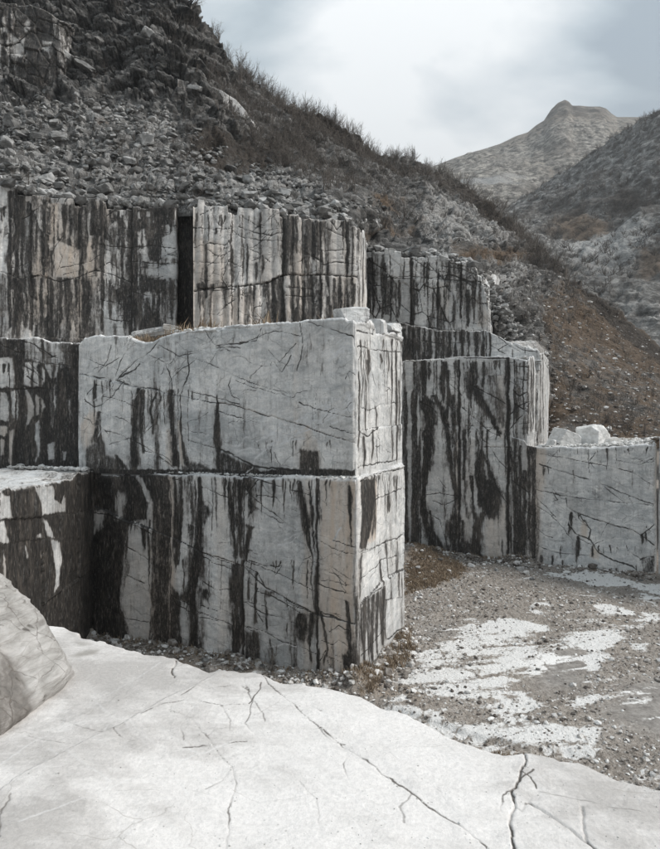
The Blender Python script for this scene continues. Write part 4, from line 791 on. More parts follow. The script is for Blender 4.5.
for q, ww in (([(421, 402), (432, 408), (444, 422), (450, 428)], .8), ([(436, 377), (452, 385), (462, 396)], .8), ([(444, 424), (470, 426), (500, 428)], .5), ([(462, 408), (475, 420), (490, 432), (500, 436)], .8), ([(470, 385), (490, 394), (505, 404)], .7), ([(422, 495), (440, 493), (460, 497)], .5), ([(432, 500), (445, 505), (458, 498)], .6),
              ([(404, 355), (440, 357), (508, 359)], 1), ([(490, 447), (498, 460), (508, 470)], .7), ([(482, 447), (508, 447)], 1), ([(476, 428), (482, 440), (490, 445)], .8), ([(438, 478), (446, 488)], .5), ([(462, 440), (472, 425), (478, 432)], .7), ([(486, 432), (494, 425), (500, 437)], .6), ([(498, 490), (508, 505)], .6), ([(508, 432), (518, 420), (527, 410)], .8), ([(510, 415), (520, 405), (528, 402)], .8),
              ([(516, 378), (527, 380)], 1.2), ([(515, 392), (520, 396), (528, 392)], 1.2), ([(514, 404), (527, 412)], 1.0), ([(514, 366), (528, 368)], 1.2), ([(514, 362), (514, 415)], 1), ([(427, 512), (440, 520), (447, 545)], .6)): w.crack(q, ww, .07)
w.poly([(515, 380), (527, 382), (527, 408), (515, 402)], .75, 'wh', 1.5); w.poly([(515, 366), (528, 368), (528, 376), (515, 376)], .45, 'wh', 1.5)
for x in (530.5, 533, 536, 540, 543): S([(x, 352, .35), (x, 432, .5)], .9)
w.seam([(420, 360), (421, 570)], .8, .1); w.seam([(459, 358), (459, 570)], 1.0, .1); w.seam([(508, 358), (508, 575)], 1.1, .1); w.seam([(385, 447), (440, 445), (459, 446), (482, 447), (508, 447), (528, 446)], .4, .02, .3); w.seam([(514, 360), (514, 446)], .8, .08); w.seam([(532, 352), (532, 440)], .6, .1); w.seam([(537, 352), (537, 440)], .6, .1)
w.random_cracks(40, (-30, -40, 85, 20), 16, 0.5, 2.2, .6, .03, (404, 362, 528, 555)); w.random_cracks(18, (0, 80), 14, 0.3, 1, .9, .05, (515, 362, 528, 435))
w.drips(30, 403, 528, 361, 10, 90, 1.0); w.drips(16, 420, 508, 430, 10, 110, 1.0, seed=1); w.drips(20, 510, 530, 447, 10, 100, .8, seed=2)
r0 = root('marble_bench', (D2(465, 34.5)[0], 34.5, FZ), 'tall face right of the central block with curved black drips like curtains', 'rock wall', 'quarried marble benches')
w.build(r0, r0.location, M_far, [(385, .36), (425, .08), (455, .04), (475, .1), (508, .04), (512, .08), (549, .2)], [(385, .1), (520, .1), (528, .2), (549, .2)], sfreq=4.2, blk=.7, amp=.12, off=.06, cap_white=.7, cap_rough=.1)

# ------------------------------------------------------------------ low smooth block on the right, and the next one beyond the frame edge
B1 = D2(512, 33.35); B2 = D2(655, 30.6)
w = Wall([B1, B2, (B2[0] + .35, B2[1] + .5)], [(B1[0] + 1.5, B1[1] + 6.5, -.7), (B2[0] + 2.5, B2[1] + 6.5, -.5), (B2[0] + 2.9, B2[1] + 6.5, -.5)], FZ - .6,
         [(512, 438), (524, 441), (528, 446), (540, 447.5), (600, 447), (655, 445), (657, 445)], 0.036, seed=71)
S = w.stroke
for x, w_, y0, y1, s in ((515, 1.8, 440, 568, .9), (520, 1.2, 445, 530, .9), (524, 2.2, 470, 568, .9), (529, 1.5, 445, 540, .95), (533, 2.2, 446, 568, .8), (518, 2, 520, 568, .9), (541, .8, 555, 566, .9), (552, .8, 556, 566, .9), (562, .8, 560, 568, .8), (544, .7, 466, 475, .8), (548, .7, 466, 474, .7),
                         (571, 1.2, 512, 525, 1), (569, 1, 524, 532, .9), (578, 1, 513, 518, .9), (578, 1.2, 536, 556, .9), (576, .8, 540, 562, .8), (592, 1, 546, 556, .8), (611, .8, 568, 574, .8), (616, .8, 568, 576, .8), (642, 1, 534, 543, .9), (646, 1, 532, 543, .9), (573, .7, 470, 484, .5), (636, .8, 565, 575, .9), (651, .8, 560, 572, .9), (632, .7, 470, 492, .4)):
    S([(x, y0, w_ * .8), (x + .3, (y0 + y1) / 2, w_ * 1.1), (x, y1, w_ * .6)], s)
w.poly([(528, 446), (546, 447), (545, 470), (540, 520), (540, 570), (528, 570)], .75, 'wm', 2.5); w.poly([(582, 520), (587, 525), (586, 540), (580, 535)], .7, 'wm', 1); w.poly([(592, 545), (600, 552), (598, 560), (590, 556)], .8, 'wm', 1); w.poly([(640, 558), (655, 556), (655, 572), (642, 574)], .6, 'st', 1.5)
for q, ww in (([(536, 453), (560, 457), (585, 462), (610, 466), (632, 472), (655, 486)], .7), ([(540, 464), (570, 474), (590, 480), (612, 488), (640, 500), (655, 505)], .8), ([(598, 482), (612, 493), (628, 504)], .6), ([(536, 490), (560, 495), (590, 499), (620, 502), (655, 506)], .7), ([(566, 498), (567, 507), (580, 514), (596, 520), (612, 525), (632, 530), (642, 536), (654, 545)], .8),
              ([(571, 512), (568, 525), (576, 534), (590, 540), (598, 552), (612, 560), (632, 566), (640, 572)], 1.2), ([(584, 520), (590, 530), (588, 540)], .8), ([(580, 515), (584, 522)], .9), ([(600, 538), (606, 525), (612, 520)], .5), ([(536, 505), (552, 515), (566, 532), (580, 550)], .5), ([(534, 525), (545, 535), (553, 538)], .5), ([(534, 495), (545, 505), (556, 517)], .6),
              ([(536, 545), (552, 552), (570, 554), (590, 555)], .6), ([(576, 538), (592, 545), (604, 540)], .5), ([(552, 492), (558, 500), (552, 502)], .6), ([(640, 560), (648, 556), (655, 558)], 1.5), ([(630, 552), (642, 560), (644, 572)], .9), ([(628, 494), (634, 508), (640, 512)], .5), ([(618, 460), (640, 465), (654, 458)], .4), ([(642, 535), (654, 524)], .9), ([(596, 452), (590, 460)], .4), ([(512, 480), (522, 488), (534, 495)], .9), ([(512, 500), (524, 510), (534, 516)], .9), ([(512, 525), (522, 532), (534, 545)], .9), ([(512, 540), (534, 552)], .7)): w.crack(q, ww, .05)
w.seam([(536, 446), (535, 500), (534, 572)], .8, .05); w.seam([(536, 490), (590, 499), (655, 506)], .5, .015, .5); w.seam([(597, 447), (598, 575)], .5, .015, .15); w.seam([(566, 507), (596, 520), (632, 530), (655, 545)], .6, .04, .6)
w.random_cracks(30, (-12, -20, -60, 40), 12, 0.5, 2.2, .5, .02, (538, 455, 654, 568))
w.drips(10, 536, 650, 448, 4, 40, .6); w.drips(10, 538, 640, 545, 6, 22, .7, seed=1)
r0 = root('marble_bench', (D2(590, 32)[0], 32, FZ), 'low smooth grey block with two white boulders on top', 'rock wall', 'quarried marble benches')
w.build(r0, r0.location, M_wall, [(512, .45), (534, .3), (540, .03), (655, .02)], [(512, .1), (528, .3), (545, .15), (655, .03)], amp=.09, off=.02, cap_white=.8, cap_rough=.12)
w = Wall([(B2[0] + .12, B2[1] - .12), D2(690, 28.4), D2(900, 24)], [(B2[0] + 2.8, B2[1] + 7, -.5), (D2(690, 28.4)[0] + 3, 36, -.5), (D2(900, 24)[0] + 3, 32, -.4)], FZ - .6,
         [(655, 438), (662, 437), (690, 437), (900, 436)], 0.04, seed=75)
w.seam([(662, 440), (663, 580)], .8, .05); w.seam([(655, 500), (690, 505)], .6, .04); w.random_cracks(16, (-10, -60), 14, 0.6, 3, .6, .03); w.poly([(656, 440), (661, 440), (661, 575), (656, 575)], .4, 'wh', 1)
r0 = root('marble_bench', (D2(680, 29)[0], 29, FZ), 'pale narrow block edge just right of the smooth low block', 'rock wall', 'quarried marble benches')
w.build(r0, r0.location, M_wall, [(655, .1), (900, .3)], [(655, .1), (900, .2)], amp=.08, off=.03, cap_white=.8, cap_rough=.12)

# ------------------------------------------------------------------ hills
def rows_surface(xs, rows, nt, hs=6):
    """surface through a stack of measured curves (px, py, distance), lowest first; returns world positions [nt, nx, 3]"""
    R = []
    for r in rows:
        r = np.array(r, float); R.append(np.stack([np.interp(xs, r[:, 0], r[:, 1]), np.interp(xs, r[:, 0], r[:, 2])], -1))
    R = np.array(R)
    W3 = np.stack([(xs[None] - CX) / F * R[..., 1], R[..., 1], (CY - R[..., 0]) / F * R[..., 1]], -1)
    # rows spaced by the length between curves
    ln = [0]
    for i in range(len(rows) - 1): ln.append(ln[-1] + max(0.3, float(nt[i])))
    tot = int(ln[-1]); out = []
    for i in range(len(rows) - 1):
        k = int(nt[i]); t = np.linspace(0, 1, k, endpoint=(i == len(rows) - 2))
        out.append(W3[i][None] * (1 - t)[:, None, None] + W3[i + 1][None] * t[:, None, None])
    V = np.concatenate(out, 0)
    # soften the folds between the curves
    for k in range(6):
        V[1:-1] = (V[:-2] + 2 * V[1:-1] + V[2:]) / 4
        if k < hs: V[:, 1:-1] = (V[:, :-2] + 2 * V[:, 1:-1] + V[:, 2:]) / 4
    return V
def normals(V):
    du = np.gradient(V, axis=1); dv = np.gradient(V, axis=0); n = np.cross(du, dv); n /= np.linalg.norm(n, axis=-1, keepdims=True) + 1e-9
    return n
def project(V):
    return CX + F * V[..., 0] / V[..., 1], CY - F * V[..., 2] / V[..., 1]

# main hillside above the quarry
xs = np.arange(-190, 860, 1.15)
bot = [(-190, 176, 32.6), (-20, 178, 32.6), (8, 182, 32.8), (50, 196, 33.0), (100, 200, 33.2), (176, 206, 33.6), (196, 205, 33.2), (280, 206, 33.6), (300, 214, 33.8), (330, 213, 34.0), (352, 221, 34.2), (358, 238, 37), (366, 248, 40.2), (410, 252, 39.4), (456, 258, 38.8), (478, 280, 38.8), (484, 330, 39), (506, 350, 40), (530, 365, 40), (542, 390, 41), (546, 444, 40), (560, 446, 38.5), (660, 439, 37.5), (860, 440, 36)]
m1 = [(-190, 145, 43), (0, 150, 43), (100, 155, 43), (200, 170, 43), (300, 193, 45), (350, 205, 48), (410, 238, 49), (456, 246, 49), (500, 285, 50), (560, 345, 50), (600, 390, 47), (660, 418, 45), (860, 434, 43)]
m2 = [(-190, 112, 50), (0, 108, 50), (60, 90, 52), (110, 92, 52), (150, 104, 51), (200, 128, 50), (240, 148, 51), (300, 165, 55), (357, 186, 59), (420, 215, 62), (490, 258, 62), (540, 305, 61), (600, 352, 58), (660, 392, 54), (860, 425, 50)]
rid = [(-190, -170, 62), (-60, -110, 62), (60, -70, 62), (130, -40, 61), (180, -6, 60), (192, 18, 60), (212, 50, 61), (228, 72, 62), (244, 86, 63), (270, 100, 66), (300, 119, 68), (330, 134, 71), (360, 149, 74), (395, 164, 77), (420, 174, 80), (445, 184, 82), (470, 196, 83), (500, 218, 83), (520, 236, 82), (540, 258, 81), (560, 277, 79), (600, 304, 76), (630, 328, 73), (660, 352, 70), (720, 385, 66), (860, 425, 60)]
bk = [(x, y + 60, d + 22) for x, y, d in rid]; bk = [(x, y if y < 430 else 440, d) for x, y, d in bk]
V = rows_surface(xs, [bot, m1, m2, rid, bk], [70, 80, 200, 24])
px, py = project(V)
n = normals(V); x, y, z = V[..., 0], V[..., 1], V[..., 2]
cliff = sst(262, 205, px) * sst(118, 92, py + 12 * vn(px / 30, px * 0)) 
cliff = np.maximum(cliff, sst(255, 225, px) * sst(160, 130, py) * sst(165, 190, px) * 0.8)
rub = sst(375, 300, px) * (1 - cliff) * sst(90, 110, py) * (1 - sst(200, 330, px) * sst(196, 160, py))
f1, g, rv, ox, oy = cell(x * 0.75 + z * 0.15, z * 1.15 + y * 0.2, 3)
f1b, gb, rvb, oxb, oyb = cell(x * 2.1 + 3, z * 3.0 + y * 0.3, 5)
rn = fbm(x * 0.16, y * 0.16, z * 0.16, oct=5, seed=61, ridged=True, gain=0.55)
rn2 = fbm(x * 0.9, y * 0.9, z * 1.6, oct=4, seed=65, gain=0.6)
strata = fbm(x * 0.25 + z * 0.1, y * 0.2, (z + 0.35 * x) * 1.5, oct=4, seed=70, ridged=True, gain=0.6)
spur = sst(395, 440, px) * sst(330, 300, py + (px - 500) * -0.35)
edge = np.minimum(1, np.arange(V.shape[0])[:, None] / 14.0)
D = 1.1 * rn + 0.30 * rn2 * (1 - 0.3 * rub)
D = D + cliff * (1.5 * (rv - 0.5) + 1.0 * (ox * (rv - .5) + oy * (np.mod(rv * 5.1, 1) - .5)) - 0.5 * (1 - sst(0, .1, g)) + 0.3 * (rvb - 0.5))
D = D + rub * (0.45 * (rvb - 0.3) * sst(0, .12, gb) + 0.5 * (rv - 0.6) * sst(0.0, .15, g))
D = D + (1 - cliff) * (1 - rub) * (0.7 * strata + (0.5 * (rvb - .5) * sst(0, .1, gb) + 0.9 * (rv - .5) * sst(0, .1, g)) * (1 - .75 * sst(500, 560, px) * sst(300, 340, py)))
scar = sst(500, 560, px) * sst(300, 340, py)
D = D * (1 - 0.5 * scar) * edge
V = V + n * D[..., None]; V[0, :, 2] -= 0.6
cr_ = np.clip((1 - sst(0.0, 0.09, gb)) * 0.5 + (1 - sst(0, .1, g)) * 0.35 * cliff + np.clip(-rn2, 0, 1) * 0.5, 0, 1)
big = fbm(x * 0.09, y * 0.09, z * 0.12, oct=4, seed=80); sm = fbm(x * 0.5, y * 0.5, z * 0.7, oct=4, seed=84)
def blob(cx_, cy_, rx, ry, s=1.0): return s * np.exp(-((px - cx_) / rx) ** 2 - ((py - cy_) / ry) ** 2)
brush = blob(250, 165, 45, 25, .55) + blob(300, 140, 50, 22, .5) + blob(350, 185, 50, 22, .35) + blob(205, 150, 25, 25, .5) + sst(12, 0, np.abs(py - np.interp(px, [r[0] for r in rid], [r[1] for r in rid]) - 9)) * .6 * (px > 215) + blob(530, 250, 22, 22, .4) + scar * .22
grass = blob(375, 215, 28, 16, .65) + blob(110, 128, 30, 8, .5) + blob(240, 160, 30, 12, .35) + blob(505, 262, 22, 8, .5) + blob(60, 160, 50, 10, .3) + blob(120, 30, 60, 8, .45) + scar * .62 + blob(385, 240, 40, 6, .7) + blob(560, 300, 40, 22, .3) + blob(330, 190, 40, 14, .4) + blob(470, 262, 26, 10, .4) + blob(150, 165, 60, 20, .25) + spur * .22 + blob(195, 180, 40, 10, .3)
pale = rub * (.34 + .5 * (rvb - .5)) + blob(235, 110, 22, 18, .35) + blob(462, 240, 50, 10, .35) + blob(430, 222, 50, 20, .25) + blob(390, 232, 10, 6, .5) + blob(490, 300, 16, 20, .2) + sst(385, 440, px) * sst(560, 500, px) * (.10 + .5 * (rv - .5)) + blob(12, 108, 18, 5, .7) + spur * .15 + blob(20, 188, 30, 6, .5)
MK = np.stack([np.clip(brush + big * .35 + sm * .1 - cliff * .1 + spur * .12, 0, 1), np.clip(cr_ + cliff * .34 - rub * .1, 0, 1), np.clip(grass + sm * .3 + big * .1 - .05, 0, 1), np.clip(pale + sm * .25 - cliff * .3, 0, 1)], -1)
HILL = V; HX, HY = project(V)
me = mesh_from('hillside', V.reshape(-1, 3), grid_faces(*V.shape[:2]), M_hill, MK.reshape(-1, MK.shape[-1]))
tag(link('hillside', me), kind='structure')

# slope across the valley
xs = np.arange(420, 1000, 1.5)
vb = [(420, 300, 120), (540, 330, 118), (600, 370, 112), (700, 420, 105), (1000, 460, 95)]
vm = [(420, 240, 200), (500, 226, 200), (560, 250, 180), (620, 250, 165), (700, 240, 150), (1000, 250, 130)]
vr = [(420, 226, 290), (500, 222, 285), (520, 205, 280), (540, 190, 272), (570, 172, 262), (600, 152, 252), (625, 137, 245), (645, 124, 238), (660, 115, 232), (760, 50, 210), (1000, -60, 180)]
vbk = [(x_, y_ + 40, d_ + 60) for x_, y_, d_ in vr]
V = rows_surface(xs, [vb, vm, vr, vbk], [110, 120, 14])
px, py = project(V); n = normals(V); x, y, z = V[..., 0], V[..., 1], V[..., 2]
rn = fbm(x * 0.03, y * 0.03, z * 0.04, oct=5, seed=161, ridged=True, gain=0.55); rn2 = fbm(x * 0.25, y * 0.25, z * 0.4, oct=5, seed=165, gain=0.62)
strata = fbm(x * 0.06 + z * 0.05, y * 0.04, (z - 0.5 * x) * 0.25, oct=5, seed=170, ridged=True, gain=0.6)
f1b, gb, rvb, oxb, oyb = cell(x * 0.3, z * 0.42 + y * 0.1, 15)
V = V + n * (3.2 * rn + 1.0 * rn2 + 1.8 * strata + 1.0 * (rvb - .5) * sst(0, .1, gb))[..., None]
big = fbm(x * 0.02, y * 0.02, z * 0.03, oct=4, seed=180); sm = fbm(x * 0.12, y * 0.12, z * 0.2, oct=4, seed=184)
MK = np.stack([np.clip(.26 + big * .5 + sm * .2 + blob(630, 210, 20, 12, .3) + blob(545, 215, 30, 14, .25), 0, 1), np.clip((1 - sst(0, .1, gb)) * .35 + np.clip(-rn2, 0, 1) * .5, 0, 1),
               np.clip(blob(585, 232, 30, 12, .5) + blob(575, 240, 50, 16, .35) + blob(650, 270, 25, 20, .5) + big * .4 + sm * .2 + .05, 0, 1), np.clip(blob(613, 205, 10, 6, .9) + blob(600, 270, 30, 22, .6) + blob(635, 240, 30, 20, .5) + blob(590, 252, 60, 8, .4) + sm * .35 + strata * .25, 0, 1)], -1)
VALLEY = V
me = mesh_from('valley_slope', V.reshape(-1, 3), grid_faces(*V.shape[:2]), M_valley, MK.reshape(-1, MK.shape[-1])); tag(link('valley_slope', me), kind='structure')

# far mountain with its flat topped summit
xs = np.arange(200, 1100, 1.6)
fb = [(200, 330, 420), (480, 290, 420), (540, 245, 430), (1100, 300, 430)]
fm = [(200, 262, 600), (420, 200, 620), (500, 185, 640), (560, 190, 640), (620, 170, 650), (1100, 160, 650)]
fr = [(200, 235, 860), (330, 195, 880), (400, 177, 900), (430, 167, 900), (455, 157, 900), (470, 152, 905), (488, 147, 905), (500, 143, 905), (516, 135, 910), (528, 131, 910), (536, 124, 910), (544, 119, 915), (551, 108, 915), (558, 101, 915), (565, 98, 915), (569, 100, 915), (572, 104, 915), (580, 104, 915), (590, 105, 915), (600, 105, 915), (606, 107, 915), (611, 112, 915), (617, 116, 915), (640, 116, 910), (662, 114, 905), (700, 110, 900), (1100, 90, 880)]
frb = [(x_, y_ + 60, d_ + 160) for x_, y_, d_ in fr]
R4 = [fb, fm, fr, frb]
R4 = [[(a, b, d * .55) for a, b, d in q] for q in R4]
V = rows_surface(xs, R4, [70, 110, 12], 0)
px, py = project(V); n = normals(V); x, y, z = V[..., 0], V[..., 1], V[..., 2]
rn = fbm(x * 0.022, y * 0.022, z * 0.025, oct=6, seed=261, ridged=True, gain=0.5); rn2 = fbm(x * 0.15, y * 0.15, z * 0.2, oct=5, seed=265, gain=0.6)
ridged_edge = np.ones(V.shape[0]); ridged_edge[160:] = 0.05
V = V + n * ((4.5 * rn + 1.8 * rn2) * ridged_edge[:, None])[..., None]
big = fbm(x * 0.006, y * 0.006, z * 0.01, oct=4, seed=280); sm = fbm(x * 0.08, y * 0.08, z * 0.12, oct=5, seed=284)
summit = sst(530, 548, px) * sst(622, 612, px) * sst(122, 116, py + 3 * vn(px / 5, px * 0))
MK = np.stack([np.clip(.2 + big * .4 + blob(560, 150, 40, 12, .4) + blob(535, 200, 30, 15, .3), 0, 1), np.clip(np.clip(-rn2, 0, 1) * .5 + summit * (.42 + .5 * sm), 0, 1), np.clip(.35 + big * .4 + sm * .2 - blob(470, 185, 60, 14, .5), 0, 1),
               np.clip(blob(480, 184, 46, 5, .6) + blob(450, 192, 60, 10, .35) + blob(520, 178, 30, 4, .4) + sm * .4, 0, 1)], -1)
me = mesh_from('far_mountain', V.reshape(-1, 3), grid_faces(*V.shape[:2]), M_mount, MK.reshape(-1, MK.shape[-1])); tag(link('far_mountain', me), kind='structure')

# old cut faces set in the cliff above the rubble
w = Wall([D2(-60, 50.6), D2(60, 51.4), D2(74, 54)], [(D2(-60, 56)[0], 56, 36), (D2(60, 56)[0], 56, 35), (D2(74, 57)[0], 57, 35)], (CY - 122) / F * 49, [(-60, -2), (30, 4), (50, 12), (60, 20), (74, 30)], 0.075, seed=81)
for x, w_, y0, y1 in ((5, 2, 10, 100), (22, 3, 40, 100), (32, 4, 38, 90), (40, 4, 42, 60), (57, 3, 40, 90), (0, 2, 5, 30), (47, 3, 60, 100)): w.stroke([(x, y0, w_), (x, y1, w_)], 1)
for q in ([(13, 38), (24, 38), (24, 58), (14, 58)], [(42, 40), (52, 42), (50, 56), (44, 48)], [(60, 50), (70, 46), (71, 66), (64, 62)], [(2, 20), (6, 18), (7, 32), (3, 34)], [(22, 24), (30, 20), (30, 30), (24, 32)]): w.light(q, 1)
w.seam([(-60, 36), (74, 36)], 1, .15); w.seam([(10, 4), (10, 120)], 1, .12); w.seam([(58, 10), (58, 120)], 1, .12); w.crack([(28, 68), (56, 68)], 1.2, .15); w.crack([(28, 68), (28, 100)], 1, .15)
r0 = root('old_quarry_face', (D2(20, 49)[0], 49, 25), 'dark old quarry cut in the upper cliff at top left, with small pale patches', 'rock wall')
w.build(r0, r0.location, M_far, [(-60, .72), (74, .72)], [(-60, .25), (74, .3)], amp=.5, off=.2, cap_white=0, blocky=.35)
w = Wall([D2(177, 51.5), D2(204, 53), D2(252, 54.5), D2(262, 57)], [(D2(178, 58)[0], 58, 31), (D2(204, 59)[0], 59, 31), (D2(250, 59)[0], 59, 30), (D2(262, 59)[0], 59, 29)], (CY - 150) / F * 50, [(177, 80), (184, 82), (204, 84), (222, 92), (236, 100), (246, 112), (252, 122), (262, 130)], 0.075, seed=83)
for x, w_, y0, y1 in ((180, 1.5, 82, 120), (188, 1, 84, 110), (194, 1.5, 84, 120), (200, 4, 84, 120), (206, 1.5, 88, 115), (231, 1.2, 100, 125)): w.stroke([(x, y0, w_), (x, y1, w_)], 1)
w.seam([(205, 84), (205, 150)], 1, .12); w.seam([(229, 94), (230, 150)], .8, .1)
w.stroke([(216, 95, 8), (218, 125, 6)], .3, 'wh'); w.stroke([(238, 105, 6), (240, 135, 6)], .35, 'wh')
r0 = root('old_quarry_face', (D2(220, 50)[0], 50, 24), 'small pale cut face with a black stripe below the ridge, right of the dark cliff', 'rock wall')
w.build(r0, r0.location, M_far, [(177, .5), (204, .5), (212, .08), (262, .08)], [(177, .1), (262, .3)], amp=.25, off=.08, cap_white=0)

# ------------------------------------------------------------------ quarry floor
def mplan(q, zp=FZ):
    out = []
    for p in q:
        d = -zp * F / (p[1] - CY); out.append(((p[0] - CX) / F * d, d))
    return np.array(out)
def inpoly(X, Y, pts, soft):
    ins = np.zeros(X.shape, bool); dm = np.full(X.shape, 1e9)
    for i in range(len(pts)):
        x1, y1 = pts[i]; x2, y2 = pts[(i + 1) % len(pts)]
        ins ^= ((y1 > Y) != (y2 > Y)) & (X < (x2 - x1) * (Y - y1) / (y2 - y1 + 1e-12) + x1)
        dx, dy = x2 - x1, y2 - y1; t = np.clip(((X - x1) * dx + (Y - y1) * dy) / (dx * dx + dy * dy + 1e-12), 0, 1)
        dm = np.minimum(dm, np.hypot(X - x1 - t * dx, Y - y1 - t * dy))
    return sst(-soft, soft, np.where(ins, dm, -dm))
gx = np.concatenate([np.arange(-14, -0.5, 0.25), np.arange(-0.5, 14, 0.036), np.arange(14, 26, 0.12)])
gy = np.concatenate([np.arange(2, 10.5, 0.4), 1 / np.linspace(1 / 10.5, 1 / 38.0, 420)])
X, Y = np.meshgrid(gx, gy)
wx = X + .5 * fbm(X * .9, Y * .9, oct=5, seed=301, gain=.6); wy = Y + .7 * fbm(X * .9, Y * .9, oct=5, seed=305, gain=.6)
white = np.zeros_like(X)
for q, sft, s in (([(400, 690), (430, 640), (470, 625), (520, 620), (545, 640), (520, 660), (515, 690), (470, 700), (430, 700)], .5, .52), ([(485, 625), (505, 620), (545, 625), (548, 633), (520, 638), (490, 632)], .25, .75), ([(505, 645), (530, 640), (540, 652), (515, 660)], .3, .7),
                  ([(580, 632), (612, 628), (618, 640), (605, 655), (600, 672), (582, 670), (585, 650), (575, 642)], .3, .9), ([(600, 604), (625, 606), (630, 613), (600, 612)], .3, .85), ([(545, 572), (600, 574), (660, 585), (660, 594), (610, 583), (550, 577)], .3, .85), ([(532, 601), (550, 604), (552, 609), (535, 608)], .3, .75),
                  ([(530, 610), (548, 612), (545, 617), (532, 616)], .3, .7), ([(632, 640), (650, 643), (640, 650), (630, 647)], .3, .8), ([(640, 592), (660, 596), (660, 604), (645, 600)], .3, .7), ([(350, 702), (400, 700), (430, 712), (480, 718), (530, 712), (598, 728), (598, 742), (540, 742), (500, 735), (460, 742), (420, 735), (380, 720)], .35, .60),
                  ([(498, 700), (530, 695), (535, 712), (500, 712)], .3, .85), ([(430, 708), (445, 712), (440, 728), (430, 722)], .2, .8), ([(510, 718), (528, 720), (530, 740), (515, 738)], .2, .8), ([(605, 772), (640, 775), (650, 782), (612, 782)], .3, .8), ([(615, 760), (640, 762), (632, 768)], .25, .7),
                  ([(395, 655), (415, 652), (412, 668), (392, 668)], .3, .55), ([(640, 610), (660, 613), (660, 625), (645, 622)], .3, .6), ([(545, 730), (598, 732), (596, 742), (550, 742)], .25, .85), ([(560, 700), (590, 690), (600, 700), (575, 710)], .35, .4), ([(330, 690), (420, 712), (520, 742), (620, 760), (660, 790), (600, 780), (500, 752), (400, 732), (330, 705)], .4, .45), ([(430, 660), (560, 640), (600, 620), (655, 612), (655, 622), (600, 640), (560, 665), (440, 690)], .6, .38)):
    white = np.maximum(white, inpoly(wx, wy, mplan(q), sft) * s)
scratchy = fbm((X * .97 + Y * .2) * .7, (Y * .97 - X * .2) * 3.2, oct=6, seed=310, gain=.7)
crk = np.minimum(cell(wx * 1.1, wy * .8, 21)[1], cell(wx * 3.1, wy * 2.2, 23)[1] * 1.4)
WH = np.clip(white * 1.1 + scratchy * 1.25 + .06 + .12 * (white > .3), 0, 1) * (0.5 + 0.5 * sst(0.0, .08, crk))
sand = np.zeros_like(X)
for q in ([(545, 655), (585, 648), (590, 668), (575, 688), (545, 690), (530, 672)], [(630, 688), (660, 680), (700, 690), (700, 740), (650, 738), (610, 722), (600, 705)], [(420, 626), (455, 624), (455, 634), (425, 636)]): sand = np.maximum(sand, inpoly(wx, wy, mplan(q), .6))
grs = np.zeros_like(X)
for q, s in (([(345, 690), (420, 740), (520, 770), (540, 752), (470, 742), (420, 728), (380, 715), (350, 690)], .95), ([(340, 684), (405, 640), (425, 645), (400, 680), (360, 700)], .7), ([(404, 556), (440, 552), (470, 570), (440, 590), (404, 600)], .75), ([(600, 612), (625, 616), (640, 625), (610, 628)], .5), ([(370, 676), (440, 690), (420, 706), (360, 700)], .5), ([(160, 650), (360, 690), (350, 705), (150, 690)], .5)):
    grs = np.maximum(grs, inpoly(wx, wy, mplan(q), .5) * s)
c1 = cell(X * 5.5, Y * 5.5, 31); c2 = cell(X * 13, Y * 13, 33)
stone = (c1[2] > .55) * sst(.42, .1, c1[0]) * .07 + (c2[2] > .4) * sst(.45, .1, c2[0]) * .025
Z = FZ + .18 * fbm(X * .14, Y * .14, oct=3, seed=320) + .06 * fbm(X * .7, Y * .7, oct=4, seed=322) + stone * (1 - sand) * (1 - .8 * WH) + .02 * WH * scratchy
mo = mplan([(425, 566)])[0]; Z += .75 * np.exp(-((X - mo[0] + .6) / 1.6) ** 2 - ((Y - mo[1] - 1.2) / 1.8) ** 2) * (1 + .4 * fbm(X * 2, Y * 2, oct=4, seed=330))
# a low rock step below the slab
st = mplan([(330, 690), (400, 706), (470, 728), (530, 742), (600, 748)]); yy = np.interp(X, st[:, 0], st[:, 1]); Z -= .12 * sst(yy + .12, yy - .12, Y + .1 * fbm(X * 2, Y * 2, oct=3, seed=333)) * sst(0, 1, X) * sst(8, 6.5, X)
# banks of dirt against the walls
for a, b in ((Q1, C1), (C1, R1), (D2(385, 36.3), D2(528, 33.15)), (B1, B2), (Q0, Q1)):
    ax, ay = a; bx_, by_ = b; dx, dy = bx_ - ax, by_ - ay; t = np.clip(((X - ax) * dx + (Y - ay) * dy) / (dx * dx + dy * dy), 0, 1)
    dd = np.hypot(X - ax - t * dx, Y - ay - t * dy); Z += .22 * np.exp(-(dd / .5) ** 2) * (1 + .9 * fbm(X * 1.6, Y * 1.6, oct=4, seed=340)); grs = np.maximum(grs, .42 * np.exp(-(dd / .55) ** 2))
dampd = np.clip(.5 * fbm(X * .35, Y * .35, oct=4, seed=350) + .3 * sst(.3, .0, WH), 0, 1)
MKF = np.stack([np.clip(sand, 0, 1), np.clip(dampd, 0, 1), np.clip(grs + .35 * fbm(X * 1.5, Y * 1.5, oct=4, seed=351) - .05, 0, 1), WH], -1)
